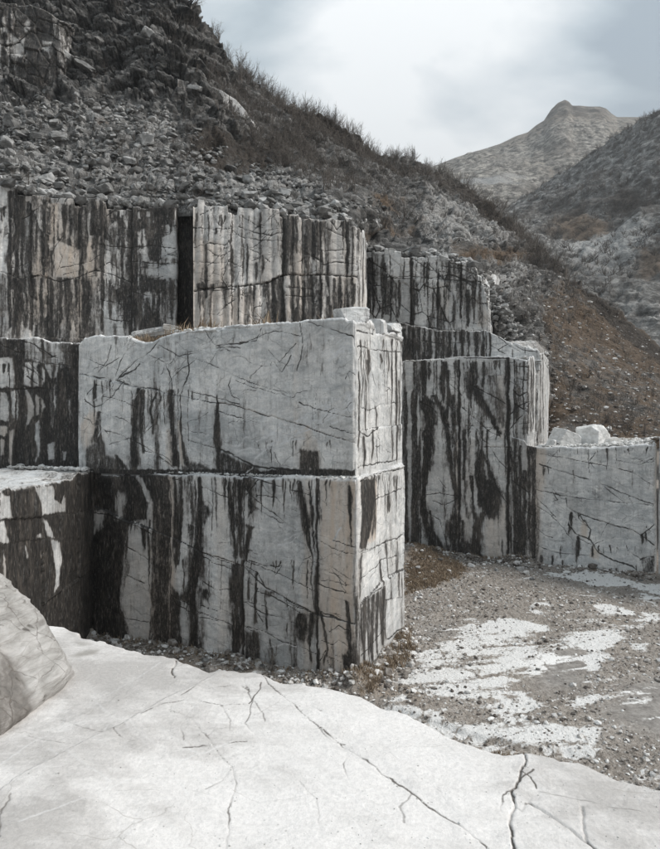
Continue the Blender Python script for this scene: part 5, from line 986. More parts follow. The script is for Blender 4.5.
def ground_mat():
    m, nt, b = new_mat('quarry_ground')
    pos = N(nt, 'ShaderNodeNewGeometry').outputs['Position']
    at = N(nt, 'ShaderNodeAttribute', attribute_name='mask'); sp = N(nt, 'ShaderNodeSeparateColor'); L(nt, at.outputs['Color'], sp.inputs[0])
    fine = noise_n(nt, pos, 22, 5, 0.7); med = noise_n(nt, pos, 5, 6, 0.7); big_ = noise_n(nt, pos, .8, 5, .6)
    c = ramp(nt, math_(nt, 'ADD', math_(nt, 'MULTIPLY', fine, .6), math_(nt, 'MULTIPLY', med, .4)), [(.33, (.12, .105, .093)), (.46, (.28, .245, .212)), (.56, (.42, .38, .34)), (.7, (.64, .61, .58))]).outputs[0]
    c = mixc(nt, ramp(nt, big_, [(.35, .5), (.65, 0.0)]).outputs[0], c, mixc(nt, 1.0, c, (.55, .53, .52), 'MULTIPLY'))
    vo = N(nt, 'ShaderNodeTexVoronoi', i_Scale=9.0); L(nt, pos, vo.inputs['Vector'])
    sv = N(nt, 'ShaderNodeSeparateColor'); L(nt, vo.outputs['Color'], sv.inputs[0])
    pb = math_(nt, 'MULTIPLY', ramp(nt, sv.outputs[0], [(.62, 0.0), (.64, 1.0)], 'LINEAR').outputs[0], ramp(nt, vo.outputs['Distance'], [(.25, 1.0), (.4, 0.0)]).outputs[0])
    nosand = math_(nt, 'SUBTRACT', 1.0, sp.outputs[0])
    c = mixc(nt, math_(nt, 'MULTIPLY', pb, math_(nt, 'MULTIPLY', nosand, .35)), c, (.50, .485, .46))
    gm = ramp(nt, math_(nt, 'ADD', sp.outputs[2], math_(nt, 'MULTIPLY', math_(nt, 'SUBTRACT', med, .5), 1.0)), [(.35, 0.0), (.7, 1.0)]).outputs[0]
    gc = ramp(nt, fine, [(.3, (.12, .095, .072)), (.6, (.34, .265, .195))]).outputs[0]
    c = mixc(nt, math_(nt, 'MULTIPLY', gm, .85), c, gc)
    sc_ = ramp(nt, med, [(.36, (.16, .148, .138)), (.6, (.30, .282, .262))]).outputs[0]
    c = mixc(nt, math_(nt, 'MULTIPLY', sp.outputs[0], .85), c, sc_)
    wf = ramp(nt, math_(nt, 'ADD', at.outputs['Alpha'], math_(nt, 'MULTIPLY', math_(nt, 'SUBTRACT', med, .5), .7)), [(.36, 0.0), (.5, .45), (.68, 1.0)]).outputs[0]
    wc = ramp(nt, fine, [(.3, (.62, .60, .58)), (.6, (.83, .82, .80))]).outputs[0]
    c = mixc(nt, wf, c, wc)
    L(nt, c, b.inputs['Base Color']); b.inputs['Roughness'].default_value = .8; b.inputs['Specular IOR Level'].default_value = .25
    bh = math_(nt, 'MULTIPLY', math_(nt, 'ADD', med, math_(nt, 'ADD', fine, math_(nt, 'MULTIPLY', pb, .5))), math_(nt, 'ADD', nosand, .15))
    bp = N(nt, 'ShaderNodeBump', i_Strength=.7, i_Distance=.06); L(nt, bh, bp.inputs['Height']); L(nt, bp.outputs[0], b.inputs['Normal'])
    return m
M_ground = ground_mat()
V = np.stack([X, Y, Z], -1); FLOOR = (gx, gy, Z)
me = mesh_from('quarry_floor', V.reshape(-1, 3), grid_faces(*X.shape), M_ground, MKF.reshape(-1, 4)); tag(link('quarry_floor', me), kind='structure')
def floor_z(x, y):
    i = np.clip(np.searchsorted(gx, x), 0, len(gx) - 1); j = np.clip(np.searchsorted(gy, y), 0, len(gy) - 1); return Z[j, i]
a = np.linspace(-1, 1, 60); ax_, ay_ = np.meshgrid(np.sign(a) * np.abs(a) ** 2.5 * 2600, np.sign(a) * np.abs(a) ** 2.5 * 2600)
me = mesh_from('ground', np.stack([ax_, ay_, np.full_like(ax_, FZ - 1.2)], -1).reshape(-1, 3), grid_faces(60, 60), M_ground, np.tile([0, .3, .3, 0.], (3600, 1))); tag(link('ground', me), kind='structure')

# ------------------------------------------------------------------ pale marble slab the camera stands on
SZ = -1.8; SLIFT = .05
edge_px = [(-60, 628), (0, 629), (60, 632), (85, 640), (110, 647), (140, 654), (165, 662), (188, 670), (208, 679), (222, 676), (240, 681), (252, 679), (264, 682), (280, 690), (310, 695), (335, 700), (360, 705), (385, 716), (408, 724), (430, 734), (450, 744), (462, 752), (480, 758), (497, 761), (514, 764), (524, 760), (545, 763), (575, 767), (600, 775), (625, 785), (645, 793), (662, 797), (720, 815)]
ep = mplan(edge_px, SZ); ep = ep[np.argsort(ep[:, 0])]
ep = np.concatenate([[(-9, 7.6), (-5, 6.2)], ep[ep[:, 0] > -4], [(3.0, 2.4), (6, 1.2)]])
cx_ = np.concatenate([np.arange(-8, -3.1, .06), np.arange(-3.1, 2.6, .0052), np.arange(2.6, 5.5, .05)])
ye = np.interp(cx_, ep[:, 0], ep[:, 1]) + .02 * vn(cx_ * 9, cx_ * 0, seed=402) + .03 * vn(cx_ * 3.2, cx_ * 0, seed=403)
for f_, a_ in ((2.2, .07), (6.0, .035), (17, .015)): ye = ye + a_ * (_h(np.floor(cx_ * f_ + .5 * vn(cx_ * f_, cx_ * 0, seed=404)).astype(np.int64), np.zeros(len(cx_), np.int64), np.zeros(len(cx_), np.int64), 405) - .5)
ye = np.convolve(np.pad(ye, 1, mode='edge'), np.ones(3) / 3, 'valid')
t = 1 - np.linspace(0, 1, 420) ** 1.0
ynear = np.full_like(cx_, -3.0); tt = np.linspace(0, 1, 430)
# rows crowd where the slab is in view
yq = np.concatenate([np.linspace(-3, 2.0, 20, endpoint=False), 1 / np.linspace(1 / 2.0, 1 / 6.2, 400)])
X = np.repeat(cx_[None], len(yq), 0); Y = np.repeat(yq[:, None], len(cx_), 1)
# squeeze rows so that they end on the edge
ymax = ye[None]; Y = np.where(Y > 2.0, 2.0 + (Y - 2.0) * (ymax - 2.0) / (6.2 - 2.0), Y)
X0, Y0 = X.copy(), Y.copy()
JX = .03 * fbm(X * 5, Y * 5, oct=5, seed=410, gain=.65); JY = .03 * fbm(X * 5 + 9, Y * 5, oct=5, seed=411, gain=.65)
def gdist(q, w):
    pts = mplan(q, SZ); dm = np.full(X0.shape, 9.0)
    jx, jy = JX, JY
    for i in range(len(pts) - 1):
        x1, y1 = pts[i]; x2, y2 = pts[i + 1]; dx, dy = x2 - x1, y2 - y1
        m_ = (X0 > min(x1, x2) - .3) & (X0 < max(x1, x2) + .3) & (Y0 > min(y1, y2) - .3) & (Y0 < max(y1, y2) + .3)
        A, B = X0[m_] + jx[m_], Y0[m_] + jy[m_]; t_ = np.clip(((A - x1) * dx + (B - y1) * dy) / (dx * dx + dy * dy), 0, 1)
        dm[m_] = np.minimum(dm[m_], np.hypot(A - x1 - t_ * dx, B - y1 - t_ * dy))
    return np.exp(-(dm / w) ** 2), dm
H = .03 * fbm(X * .5, Y * .5, oct=3, seed=420) + .005 * fbm(X * 2.2, Y * 2.2, oct=5, seed=421) + .0022 * fbm(X * 14, Y * 14, oct=4, seed=424)
cs_ = cell(X * 1.3 + .3 * Y + .25 * fbm(X * 3, Y * 3, oct=3, seed=425), Y * 1.5 - .4 * X + .25 * fbm(X * 3, Y * 3, oct=3, seed=426), 427); H += .020 * sst(0, .22, cs_[1]) * (cs_[3] * (cs_[2] - .5) + cs_[4] * (np.mod(cs_[2] * 7, 1) - .5))
sc_f = fbm(X * 1.7, Y * 1.7, oct=4, seed=428) * 3; H += .0015 * (np.floor(sc_f) + sst(.0, .06, sc_f - np.floor(sc_f))) * sst(-.1, .2, fbm(X * .8, Y * .8, oct=2, seed=429))
CKS = np.zeros_like(X); lab = np.zeros(X.shape, np.int64)
# long stepped joint from lower left to the upper middle, and the open cracks
joint = [(-60, 850), (0, 808), (40, 782), (75, 762), (110, 742), (145, 722), (175, 704), (205, 688), (222, 676)]
jp = mplan(joint, SZ); sd_ = Y - np.interp(X, jp[:, 0], jp[:, 1]); sd_ = Y + JY - np.interp(X + JX, jp[:, 0], jp[:, 1])
inj = (X < jp[:, 0].max()); H += .06 * (1 - sst(-.035, .02, sd_)) * sst(jp[:, 0].max() + .5, jp[:, 0].max() - .8, X)
g_, _ = gdist(joint, .009); CKS = np.maximum(CKS, g_ * .6); H -= .006 * g_
crA = [(262, 681), (275, 697), (300, 720), (330, 742), (352, 760), (385, 784), (410, 802), (440, 822), (470, 842), (500, 870)]
crB = [(524, 758), (527, 768), (521, 778), (520, 790), (512, 800), (513, 815), (508, 830), (512, 850), (508, 880)]
crC = [(240, 681), (246, 694), (252, 708), (250, 722), (244, 732), (256, 745)]
crD = [(170, 722), (188, 728), (206, 748), (212, 757), (222, 768), (232, 775), (236, 790), (232, 815), (226, 860)]
crE = [(196, 712), (220, 716), (244, 713)]; crF = [(182, 707), (196, 695), (206, 698), (240, 693), (250, 700)]; crG = [(175, 665), (174, 676), (175, 684)]
crH = [(526, 812), (550, 826), (575, 842), (600, 862)]; crI = [(584, 815), (583, 830), (586, 850)]; crJ = [(185, 759), (205, 757), (222, 754), (246, 751)]; crK = [(60, 780), (52, 800), (66, 812)]; crL = [(540, 800), (580, 808), (640, 820)]
crM = [(0, 862), (0, 840), (8, 815)]
for q, w_, dp, dk in ((crA, .004, .007, .75), (crB, .0045, .014, 1), (crC, .004, .006, .55), (crD, .005, .006, .55), (crE, .005, .005, .5), (crF, .006, .008, .6), (crG, .007, .01, .8), (crH, .006, .01, .7), (crI, .006, .01, .7), (crJ, .006, .006, .6), (crL, .004, .004, .35), ([(140, 728), (160, 718), (185, 712)], .006, .006, .5), ([(60, 725), (85, 735), (108, 740)], .004, .003, .4),
                     ([(28, 742), (45, 748), (75, 752)], .004, .003, .35), (crM, .006, .008, .5), ([(318, 735), (332, 748), (346, 752)], .006, .006, .5), ([(520, 790), (526, 782), (534, 777)], .006, .008, .8), ([(513, 815), (520, 820), (524, 812)], .006, .008, .7), ([(220, 716), (230, 730), (228, 742)], .004, .003, .4), ([(390, 760), (420, 790), (440, 800)], .003, .002, .25),
                     ([(100, 810), (180, 800), (260, 812), (330, 800)], .003, .002, .2), ([(300, 790), (316, 810), (322, 850)], .003, .002, .25), ([(262, 690), (258, 702), (248, 712)], .004, .006, .7), ([(300, 720), (312, 716), (322, 720)], .004, .005, .6), ([(352, 760), (344, 772), (348, 790)], .004, .004, .5), ([(252, 708), (262, 716), (266, 730)], .004, .005, .5),
                     ([(206, 748), (214, 740), (228, 738)], .004, .005, .5), ([(232, 775), (222, 790), (206, 800)], .004, .004, .45), ([(410, 802), (400, 815), (404, 832)], .004, .004, .4), ([(521, 778), (532, 784), (536, 796)], .004, .008, .8), ([(512, 800), (502, 806), (498, 820)], .004, .006, .6), ([(188, 728), (180, 740), (184, 752)], .004, .004, .5), ([(110, 742), (118, 752), (132, 756)], .004, .004, .5)):
    g_, _ = gdist(q, max(w_, .0052)); br = sst(-.45, .1, vn(X * 8, Y * 8, seed=440)); CKS = np.maximum(CKS, g_ * dk * (.35 + .65 * br)); H -= dp * g_ * (.9 if dp > .008 else .3)
pA = mplan(crA, SZ); pB = mplan(crB, SZ)
o_ = np.argsort(pA[:, 1]); XJ, YJ = X + JX, Y + JY; sideA = XJ > np.interp(YJ, pA[o_, 1], pA[o_, 0]); o_ = np.argsort(pB[:, 1]); sideB = XJ > np.interp(YJ, pB[o_, 1], pB[o_, 0])
pC = mplan(crC + crD[-4:], SZ); lab = sideA.astype(int) + sideB.astype(int) * 2 + ((sd_ > 0) & (X < jp[:, 0].max())) * 4
rr = 0 * np.array([0, 1, 0.3, -1, .5, .2, .3, .1]); H += rr[np.clip(lab, 0, 7)]
ed = np.abs(ymax - Y); H -= .012 * np.exp(-(ed / .012) ** 1.3) + .010 * np.exp(-(ed / .2) ** 2) * (1 + vn(X * 4, Y * 4, seed=451))
ZS = SZ + SLIFT + H
grey = np.clip(.5 + .8 * fbm(X * .7, Y * .9, oct=4, seed=460) + .25 * fbm((X - Y) * 1.1, (X + Y) * 5.0, oct=5, seed=461, gain=.6), 0, 1)
# bruised white marks: skid scratches
scr = np.zeros_like(X)
r = np.random.default_rng(9)
for k in range(26):
    x0 = r.uniform(40, 640); y0 = r.uniform(700, 849); a_ = r.choice([r.normal(-18, 12), r.normal(35, 10), r.normal(-50, 8)]); ln = r.uniform(20, 110)
    g_, _ = gdist([(x0, y0), (x0 + ln * .5 * math.cos(R_(a_)), y0 + ln * .5 * math.sin(R_(a_)) + r.uniform(-3, 3)), (x0 + ln * math.cos(R_(a_)), y0 + ln * math.sin(R_(a_)))], r.uniform(.004, .009)); scr = np.maximum(scr, g_ * r.uniform(.3, .8))
for q in ([(0, 772), (60, 730), (110, 700), (160, 668)], [(20, 845), (120, 800), (230, 752)]):
    g_, _ = gdist(q, .006); scr = np.maximum(scr, g_ * .8)
damp = np.zeros_like(X)
for q in ([(70, 661), (84, 654), (100, 653), (96, 658), (78, 662)], [(74, 645), (90, 648), (80, 650)]): damp = np.maximum(damp, inpoly(X + .03 * vn(X * 9, Y * 9), Y, mplan(q, SZ), .04) * .8)  # two darker grey-brown patches on the slab near the boulder
MKS = np.stack([grey, CKS, damp, np.clip(scr, 0, 1)], -1)
# side of the slab down to the floor
rows = []; mr_ = []
for k, (dz, dy) in enumerate(((.03, .02), (.08, .03), (.18, .03), (.4, .05), (.8, .08), (1.5, .12), (2.5, .18), (4, .3), (6.2, .5))):
    xx = X[-1]; yy = Y[-1] + dy + .05 * vn(xx * 2.2, xx * 0 + dz * 3, seed=470) * min(1, dz * 3); zz_ = ZS[-1] - dz; rows.append(np.stack([xx, yy, zz_], -1)); m_ = MKS[-1].copy(); mr_.append(m_)
V = np.concatenate([np.stack([X, Y, ZS], -1), np.array(rows)], 0); MK = np.concatenate([MKS, np.array(mr_)], 0)
labf = np.concatenate([lab[:-1, :-1], np.repeat(lab[-1:, :-1], len(rows) , 0)], 0)
labf = np.concatenate([labf, labf[-1:]], 0)[:V.shape[0] - 1]
def slab_mat():
    m, nt, b = new_mat('slab_marble')
    pos = N(nt, 'ShaderNodeNewGeometry').outputs['Position']
    at = N(nt, 'ShaderNodeAttribute', attribute_name='mask'); sp = N(nt, 'ShaderNodeSeparateColor'); L(nt, at.outputs['Color'], sp.inputs[0])
    n1_ = noise_n(nt, pos, 3.0, 8, .62, .6); n2_ = noise_n(nt, pos, 42, 6, .75); n3_ = noise_n(nt, pos, 1.0, 6, .6, .8, (2.2, 9.0, 1))
    f = math_(nt, 'ADD', math_(nt, 'MULTIPLY', sp.outputs[0], .40), math_(nt, 'ADD', math_(nt, 'MULTIPLY', n1_, .35), math_(nt, 'MULTIPLY', n3_, .25)))
    c = ramp(nt, f, [(.37, (.80, .768, .742)), (.47, (.73, .70, .674)), (.54, (.62, .59, .565)), (.63, (.50, .473, .45))]).outputs[0]
    c = mixc(nt, .5, c, ramp(nt, n2_, [(.36, .74), (.6, 1.08)]).outputs[0], 'MULTIPLY')
    spk = N(nt, 'ShaderNodeTexVoronoi', i_Scale=26.0); L(nt, pos, spk.inputs['Vector'])
    sps = N(nt, 'ShaderNodeSeparateColor'); L(nt, spk.outputs['Color'], sps.inputs[0])
    spf = math_(nt, 'MULTIPLY', ramp(nt, spk.outputs['Distance'], [(.10, 1.0), (.2, 0.0)]).outputs[0], ramp(nt, sps.outputs[0], [(.93, 0.0), (.95, 1.0)]).outputs[0])
    c = mixc(nt, math_(nt, 'MULTIPLY', spf, .45), c, (.30, .28, .26))
    c = mixc(nt, math_(nt, 'MULTIPLY', at.outputs['Alpha'], math_(nt, 'MULTIPLY', ramp(nt, n1_, [(.4, .1), (.6, 1.0)]).outputs[0], .5)), c, (.82, .81, .80))
    c = mixc(nt, math_(nt, 'MULTIPLY', sp.outputs[2], .8), c, (.26, .24, .21))
    gr_ = noise_n(nt, pos, 160, 3, .6); c = mixc(nt, .3, c, ramp(nt, gr_, [(.32, .84), (.6, 1.06)]).outputs[0], 'MULTIPLY')
    hc = crack_lines(nt, pos, 1.6, .006, (1, 1, 1), .35); hm = ramp(nt, noise_n(nt, pos, 1.3, 3), [(.5, 0.0), (.6, .55)]).outputs[0]
    c = mixc(nt, math_(nt, 'MULTIPLY', hc, hm), c, (.36, .33, .30))
    ck = ramp(nt, math_(nt, 'ADD', sp.outputs[1], math_(nt, 'MULTIPLY', math_(nt, 'SUBTRACT', n2_, .5), .5)), [(.10, 0.0), (.55, 1.0)]).outputs[0]
    c = mixc(nt, math_(nt, 'MULTIPLY', ck, .9), c, (.085, .072, .06))
    L(nt, c, b.inputs['Base Color']); b.inputs['Roughness'].default_value = .6; b.inputs['Specular IOR Level'].default_value = .25
    bp = N(nt, 'ShaderNodeBump', i_Strength=.6, i_Distance=.03); L(nt, math_(nt, 'ADD', n1_, math_(nt, 'MULTIPLY', n2_, .35)), bp.inputs['Height']); L(nt, bp.outputs[0], b.inputs['Normal'])
    return m
M_slab = slab_mat()
sr = root('marble_slab', (0, 2.5, SZ), 'broad pale marble slab across the bottom, crossed by thin dark cracks and grey scuffs', 'rock slab')
labf = connected(labf)
split_mesh('slab_piece', V.reshape(-1, 3), grid_faces(*V.shape[:2]), labf.ravel().copy(), MK.reshape(-1, MK.shape[-1]), M_slab, sr, sr.location, 300)
def slab_z(x, y):
    i = int(np.clip(np.searchsorted(cx_, x), 0, len(cx_) - 1)); j = int(np.argmin(np.abs(Y[:, i] - y))); return float(ZS[j, i])

# ------------------------------------------------------------------ rocks
def hull_rock(seed, planes=14, sub=3, flat=(1, .8, .6), rough=.05, soft=.02, boxy=False):
    """angular stone: directions cut by random planes"""
    bm = bmesh.new(); bmesh.ops.create_icosphere(bm, subdivisions=sub, radius=1); r = np.random.default_rng(seed)
    nn = r.normal(size=(planes, 3)); nn /= np.linalg.norm(nn, axis=1)[:, None]; dd = r.uniform(.62, 1.0, planes)
    if boxy: ax6 = np.concatenate([np.eye(3), -np.eye(3)]) + r.normal(0, .12, (6, 3)); ax6 /= np.linalg.norm(ax6, axis=1)[:, None]; nn = np.concatenate([ax6, nn]); dd = np.concatenate([r.uniform(.68, .8, 6), r.uniform(.88, 1.1, planes)])
    v = np.array([p.co for p in bm.verts]); dots = v @ nn.T; q = np.where(dots > .05, dd / np.maximum(dots, .05), 9)
    rad = np.minimum(q.min(1), 1.35); rad = rad * (1 + rough * fbm(v[:, 0] * 3, v[:, 1] * 3, v[:, 2] * 3, oct=4, seed=seed))
    v = v * rad[:, None] * np.array(flat); f = np.array([[q.index for q in p.verts] for p in bm.faces]); bm.free(); return v, f
def rock_mesh(name, seed, mat, sub=3, flat=(1, .8, .6), rough=.05, planes=14, mask=None, boxy=False):
    v, f = hull_rock(seed, planes, sub, flat, rough, .02, boxy); return mesh_from(name, v, f, mat, np.tile(mask, (len(v), 1)) if mask is not None else None, smooth=False)
GR = [rock_mesh('rock', 100 + k, M_stone, 3, (1, r_, h_), .05, 9, None, True) for k, (r_, h_) in enumerate(((.8, .55), (.7, .4), (.9, .6), (.6, .35), (.85, .7), (.75, .3), (.95, .5), (.65, .5)))]
WR = [rock_mesh('rock', 200 + k, M_wstone, 3, (1, r_, h_), .05, 9, None, True) for k, (r_, h_) in enumerate(((.8, .55), (.7, .35), (.9, .6), (.6, .25), (.85, .65)))]
def place(name, me, loc, s, rot, label, cat, group=None):
    o = link(name, me, None, loc); o.scale = s if hasattr(s, '__len__') else (s, s, s); o.rotation_euler = rot; return tag(o, label, cat, group)
def scatter(name, pos, size, mat, seed=0, flat=.6, kind='stuff'):
    """many small stones joined as one heap"""
    r = np.random.default_rng(seed); var = [hull_rock(500 + k, 8, 1, (1, r.uniform(.6, .9), r.uniform(.35, .7)), 0) for k in range(6)]
    vs_, fs_, o = [], [], 0; pos = np.asarray(pos); size = np.asarray(size)
    ids = r.integers(0, 6, len(pos))
    for k in range(6):
        m_ = ids == k; p = pos[m_]; s = size[m_]
        if not len(p): continue
        v, f = var[k]; a = r.uniform(0, 6.28, len(p)); b_ = r.normal(0, .3, len(p)); ca, sa, cb, sb = np.cos(a), np.sin(a), np.cos(b_), np.sin(b_)
        R = np.zeros((len(p), 3, 3)); R[:, 0, 0] = ca; R[:, 0, 1] = -sa * cb; R[:, 0, 2] = sa * sb; R[:, 1, 0] = sa; R[:, 1, 1] = ca * cb; R[:, 1, 2] = -ca * sb; R[:, 2, 1] = sb; R[:, 2, 2] = cb
        vv = np.einsum('nij,kj->nki', R, v) * s[:, None, None] + p[:, None, :]; vs_.append(vv.reshape(-1, 3)); fs_.append((f[None] + (np.arange(len(p)) * len(v))[:, None, None] + o).reshape(-1, 3)); o += len(p) * len(v)
    me = mesh_from(name, np.concatenate(vs_), np.concatenate(fs_), mat, smooth=False); return tag(link(name, me), kind=kind)

# boulder at the left, on the slab
def boulder():
    bm = bmesh.new(); bmesh.ops.create_icosphere(bm, subdivisions=7, radius=1)
    v = np.array([p.co for p in bm.verts]); f = np.array([[q.index for q in p.verts] for p in bm.faces]); bm.free()
    c = np.array([-2.70, 3.92, -1.42])
    planes = [((.70, -.12, .71), (-1.98, 3.8, -1.27)), ((.97, .1, .12), (-1.63, 3.8, -1.45)), ((.80, -.1, -.58), (-1.62, 3.75, -1.56)), ((.42, -.90, .08), (-1.86, 3.42, -1.12)), ((.62, -.66, -.42), (-1.72, 3.45, -1.72)), ((-.12, -.15, .97), (-2.3, 3.8, -.74)), ((.15, .95, .3), (-2.3, 4.5, -1.4)), ((-1, 0, .1), (-3.9, 3.9, -1.4)), ((0, 0, -1), (-2.5, 3.8, -1.83)), ((.72, .55, .42), (-1.72, 4.15, -1.35)), ((.1, -.8, .62), (-2.2, 3.42, -.92)), ((-.2, -1, -.2), (-2.6, 3.28, -1.5))]
    k = 40.0; allr = []
    planes = [(a_, (b_[0] - .17, b_[1], b_[2] - (.09 if b_[2] > -1.8 else 0))) for a_, b_ in planes]
    for nrm, pt in planes:
        nrm = np.array(nrm, float); nrm /= np.linalg.norm(nrm); d = float((np.array(pt) - c) @ nrm); t_ = v @ nrm; r_ = np.where(t_ > .04, d / np.maximum(t_, .04), 9); allr.append(np.minimum(r_, 5))
    allr = np.array(allr); rm = allr.min(0); rad = rm - np.log(np.exp(-k * (allr - rm[None])).sum(0)) / k
    hol = np.exp(-((v @ (np.array([.22, -.93, -.28]))) - 1) ** 2 / .05); rad = rad - .07 * hol + .02 * fbm(v[:, 0] * 1.6, v[:, 1] * 1.6, v[:, 2] * 1.6, oct=3, seed=601) + .018 * fbm(v[:, 0] * 6, v[:, 1] * 6, v[:, 2] * 6, oct=4, seed=603, ridged=True)
    st_ = fbm((v[:, 0] + v[:, 2]) * 5, v[:, 1] * 5, (v[:, 2] - v[:, 0]) * 16, oct=4, seed=605, ridged=True); rad += .006 * st_
    cb = cell((v[:, 0] + v[:, 2]) * 3.2, (v[:, 1] - v[:, 2]) * 3.2, 613); rad += .02 * (cb[2] - .5) * sst(0, .1, cb[1])
    p = v * rad[:, None]
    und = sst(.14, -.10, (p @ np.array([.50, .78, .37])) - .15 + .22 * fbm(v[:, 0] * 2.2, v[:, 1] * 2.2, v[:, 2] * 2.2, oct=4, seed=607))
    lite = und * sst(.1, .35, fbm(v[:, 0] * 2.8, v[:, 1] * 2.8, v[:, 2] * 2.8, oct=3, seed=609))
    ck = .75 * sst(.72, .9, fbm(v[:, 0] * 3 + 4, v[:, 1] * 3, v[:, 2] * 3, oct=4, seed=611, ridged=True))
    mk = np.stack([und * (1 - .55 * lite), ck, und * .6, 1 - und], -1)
    return p, f, mk, c
def boulder_mat():
    m, nt, b = new_mat('boulder_marble')
    tcn = N(nt, 'ShaderNodeTexCoord'); pos = tcn.outputs['Object']
    at = N(nt, 'ShaderNodeAttribute', attribute_name='mask'); sp = N(nt, 'ShaderNodeSeparateColor'); L(nt, at.outputs['Color'], sp.inputs[0])
    a = noise_n(nt, pos, 2.4, 8, .62, .8); bb = noise_n(nt, pos, 11, 7, .7, .4); mpn = N(nt, 'ShaderNodeMapping'); mpn.inputs['Rotation'].default_value = (.3, .9, .4); mpn.inputs['Scale'].default_value = (2.5, 2.5, 15); L(nt, pos, mpn.inputs[0]); g = noise_n(nt, mpn.outputs[0], 1.6, 6, .65, .5)
    c = ramp(nt, math_(nt, 'ADD', math_(nt, 'MULTIPLY', a, .4), math_(nt, 'MULTIPLY', g, .6)), [(.36, (.22, .205, .19)), (.47, (.34, .325, .305)), (.56, (.45, .43, .41)), (.68, (.58, .56, .54))]).outputs[0]
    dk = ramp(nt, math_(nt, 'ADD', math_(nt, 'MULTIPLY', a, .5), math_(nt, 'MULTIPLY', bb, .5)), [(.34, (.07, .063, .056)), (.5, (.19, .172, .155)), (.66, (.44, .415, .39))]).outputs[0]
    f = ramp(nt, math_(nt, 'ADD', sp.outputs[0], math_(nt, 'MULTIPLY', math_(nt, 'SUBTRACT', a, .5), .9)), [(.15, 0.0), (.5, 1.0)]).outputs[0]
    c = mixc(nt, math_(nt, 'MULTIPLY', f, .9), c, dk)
    h = crack_lines(nt, pos, 2.2, .02, (1, 1.6, 1), .5); hm = ramp(nt, bb, [(.42, 0.0), (.56, .8)]).outputs[0]
    h3 = crack_lines(nt, mpn.outputs[0], 1.1, .03, (1, 1, 1), .3)
    c = mixc(nt, math_(nt, 'MAXIMUM', math_(nt, 'MULTIPLY', h, hm), math_(nt, 'MULTIPLY', h3, .28)), c, (.13, .11, .095))
    c = mixc(nt, math_(nt, 'MULTIPLY', ramp(nt, sp.outputs[1], [(.3, 0.0), (.7, .8)]).outputs[0], 1.0), c, (.07, .06, .05))
    L(nt, c, b.inputs['Base Color']); b.inputs['Roughness'].default_value = .7; b.inputs['Specular IOR Level'].default_value = .25
    bp = N(nt, 'ShaderNodeBump', i_Strength=.7, i_Distance=.03); L(nt, math_(nt, 'ADD', g, math_(nt, 'ADD', math_(nt, 'MULTIPLY', bb, .5), math_(nt, 'MULTIPLY', h, -.2))), bp.inputs['Height']); L(nt, bp.outputs[0], b.inputs['Normal'])
    return m
p, f, mk, c = boulder()
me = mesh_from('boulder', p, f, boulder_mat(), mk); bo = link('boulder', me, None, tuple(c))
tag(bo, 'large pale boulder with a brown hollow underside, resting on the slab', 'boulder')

# two white boulders and loose blocks on the benches
def at(px_, py_, d): q = P(px_, py_, d); return (float(q[0]), float(q[1]), float(q[2]))
def boxrock(name, seed, mat, dims, loc, rot, label, cat, mask=None, rough=.06):
    place(name, rock_mesh(name, seed, mat, 5, (1, 1, 1), rough, 9, mask, True), loc, dims, rot, label, cat)
boxrock('boulder', 311, M_wstone, (1.0, .7, .62), at(566, 440, 33.8), (.1, .35, .3), 'white angular boulder left of its larger neighbour on top of the low smooth block', 'boulder')
boxrock('boulder', 312, M_wstone, (.95, .8, .78), at(591, 437, 34.0), (.05, .1, 2.2), 'blocky flat topped white boulder on the low smooth block', 'boulder')
boxrock('boulder', 313, M_wstone, (.4, .35, .25), at(552, 443, 33.4), (.2, .1, 1.0), 'small white stone at the left foot of the boulder pair on the low block', 'boulder')
boxrock('boulder', 314, M_wstone, (.6, .4, .3), at(610, 442, 33.7), (.1, -.2, .2), 'small white stone just right of the boulder pair on the low block', 'boulder')
wm_ = (0.12, .1, .05, .25)
boxrock('loose_block', 321, M_wall, (.62, .5, .3), at(352, 316, 19.2), (.05, -.12, .3), 'rounded grey block perched on the top corner of the central block', 'boulder', wm_)
boxrock('loose_block', 322, M_wall, (.4, .6, .34), at(373, 329, 20.9), (.0, .1, 1.15), 'grey chunk beside the perched rounded block on the central block', 'boulder', wm_)
boxrock('loose_block', 323, M_wall, (.34, .36, .2), at(392, 328, 21.6), (.02, .1, .5), 'small flat stone behind the grey chunk on the central block', 'stone', wm_)
boxrock('loose_slab', 324, M_wall, (1.05, .5, .13), at(153, 332, 22.4), (.0, -.17, .12), 'long thin slab lying tilted over a dry grass hollow on the upper bench', 'stone slab', wm_)
boxrock('loose_slab', 325, M_wstone, (.4, .3, .12), at(171, 328, 22.3), (.1, .1, .5), 'small pale stone beside the tilted thin slab on the upper bench', 'stone')

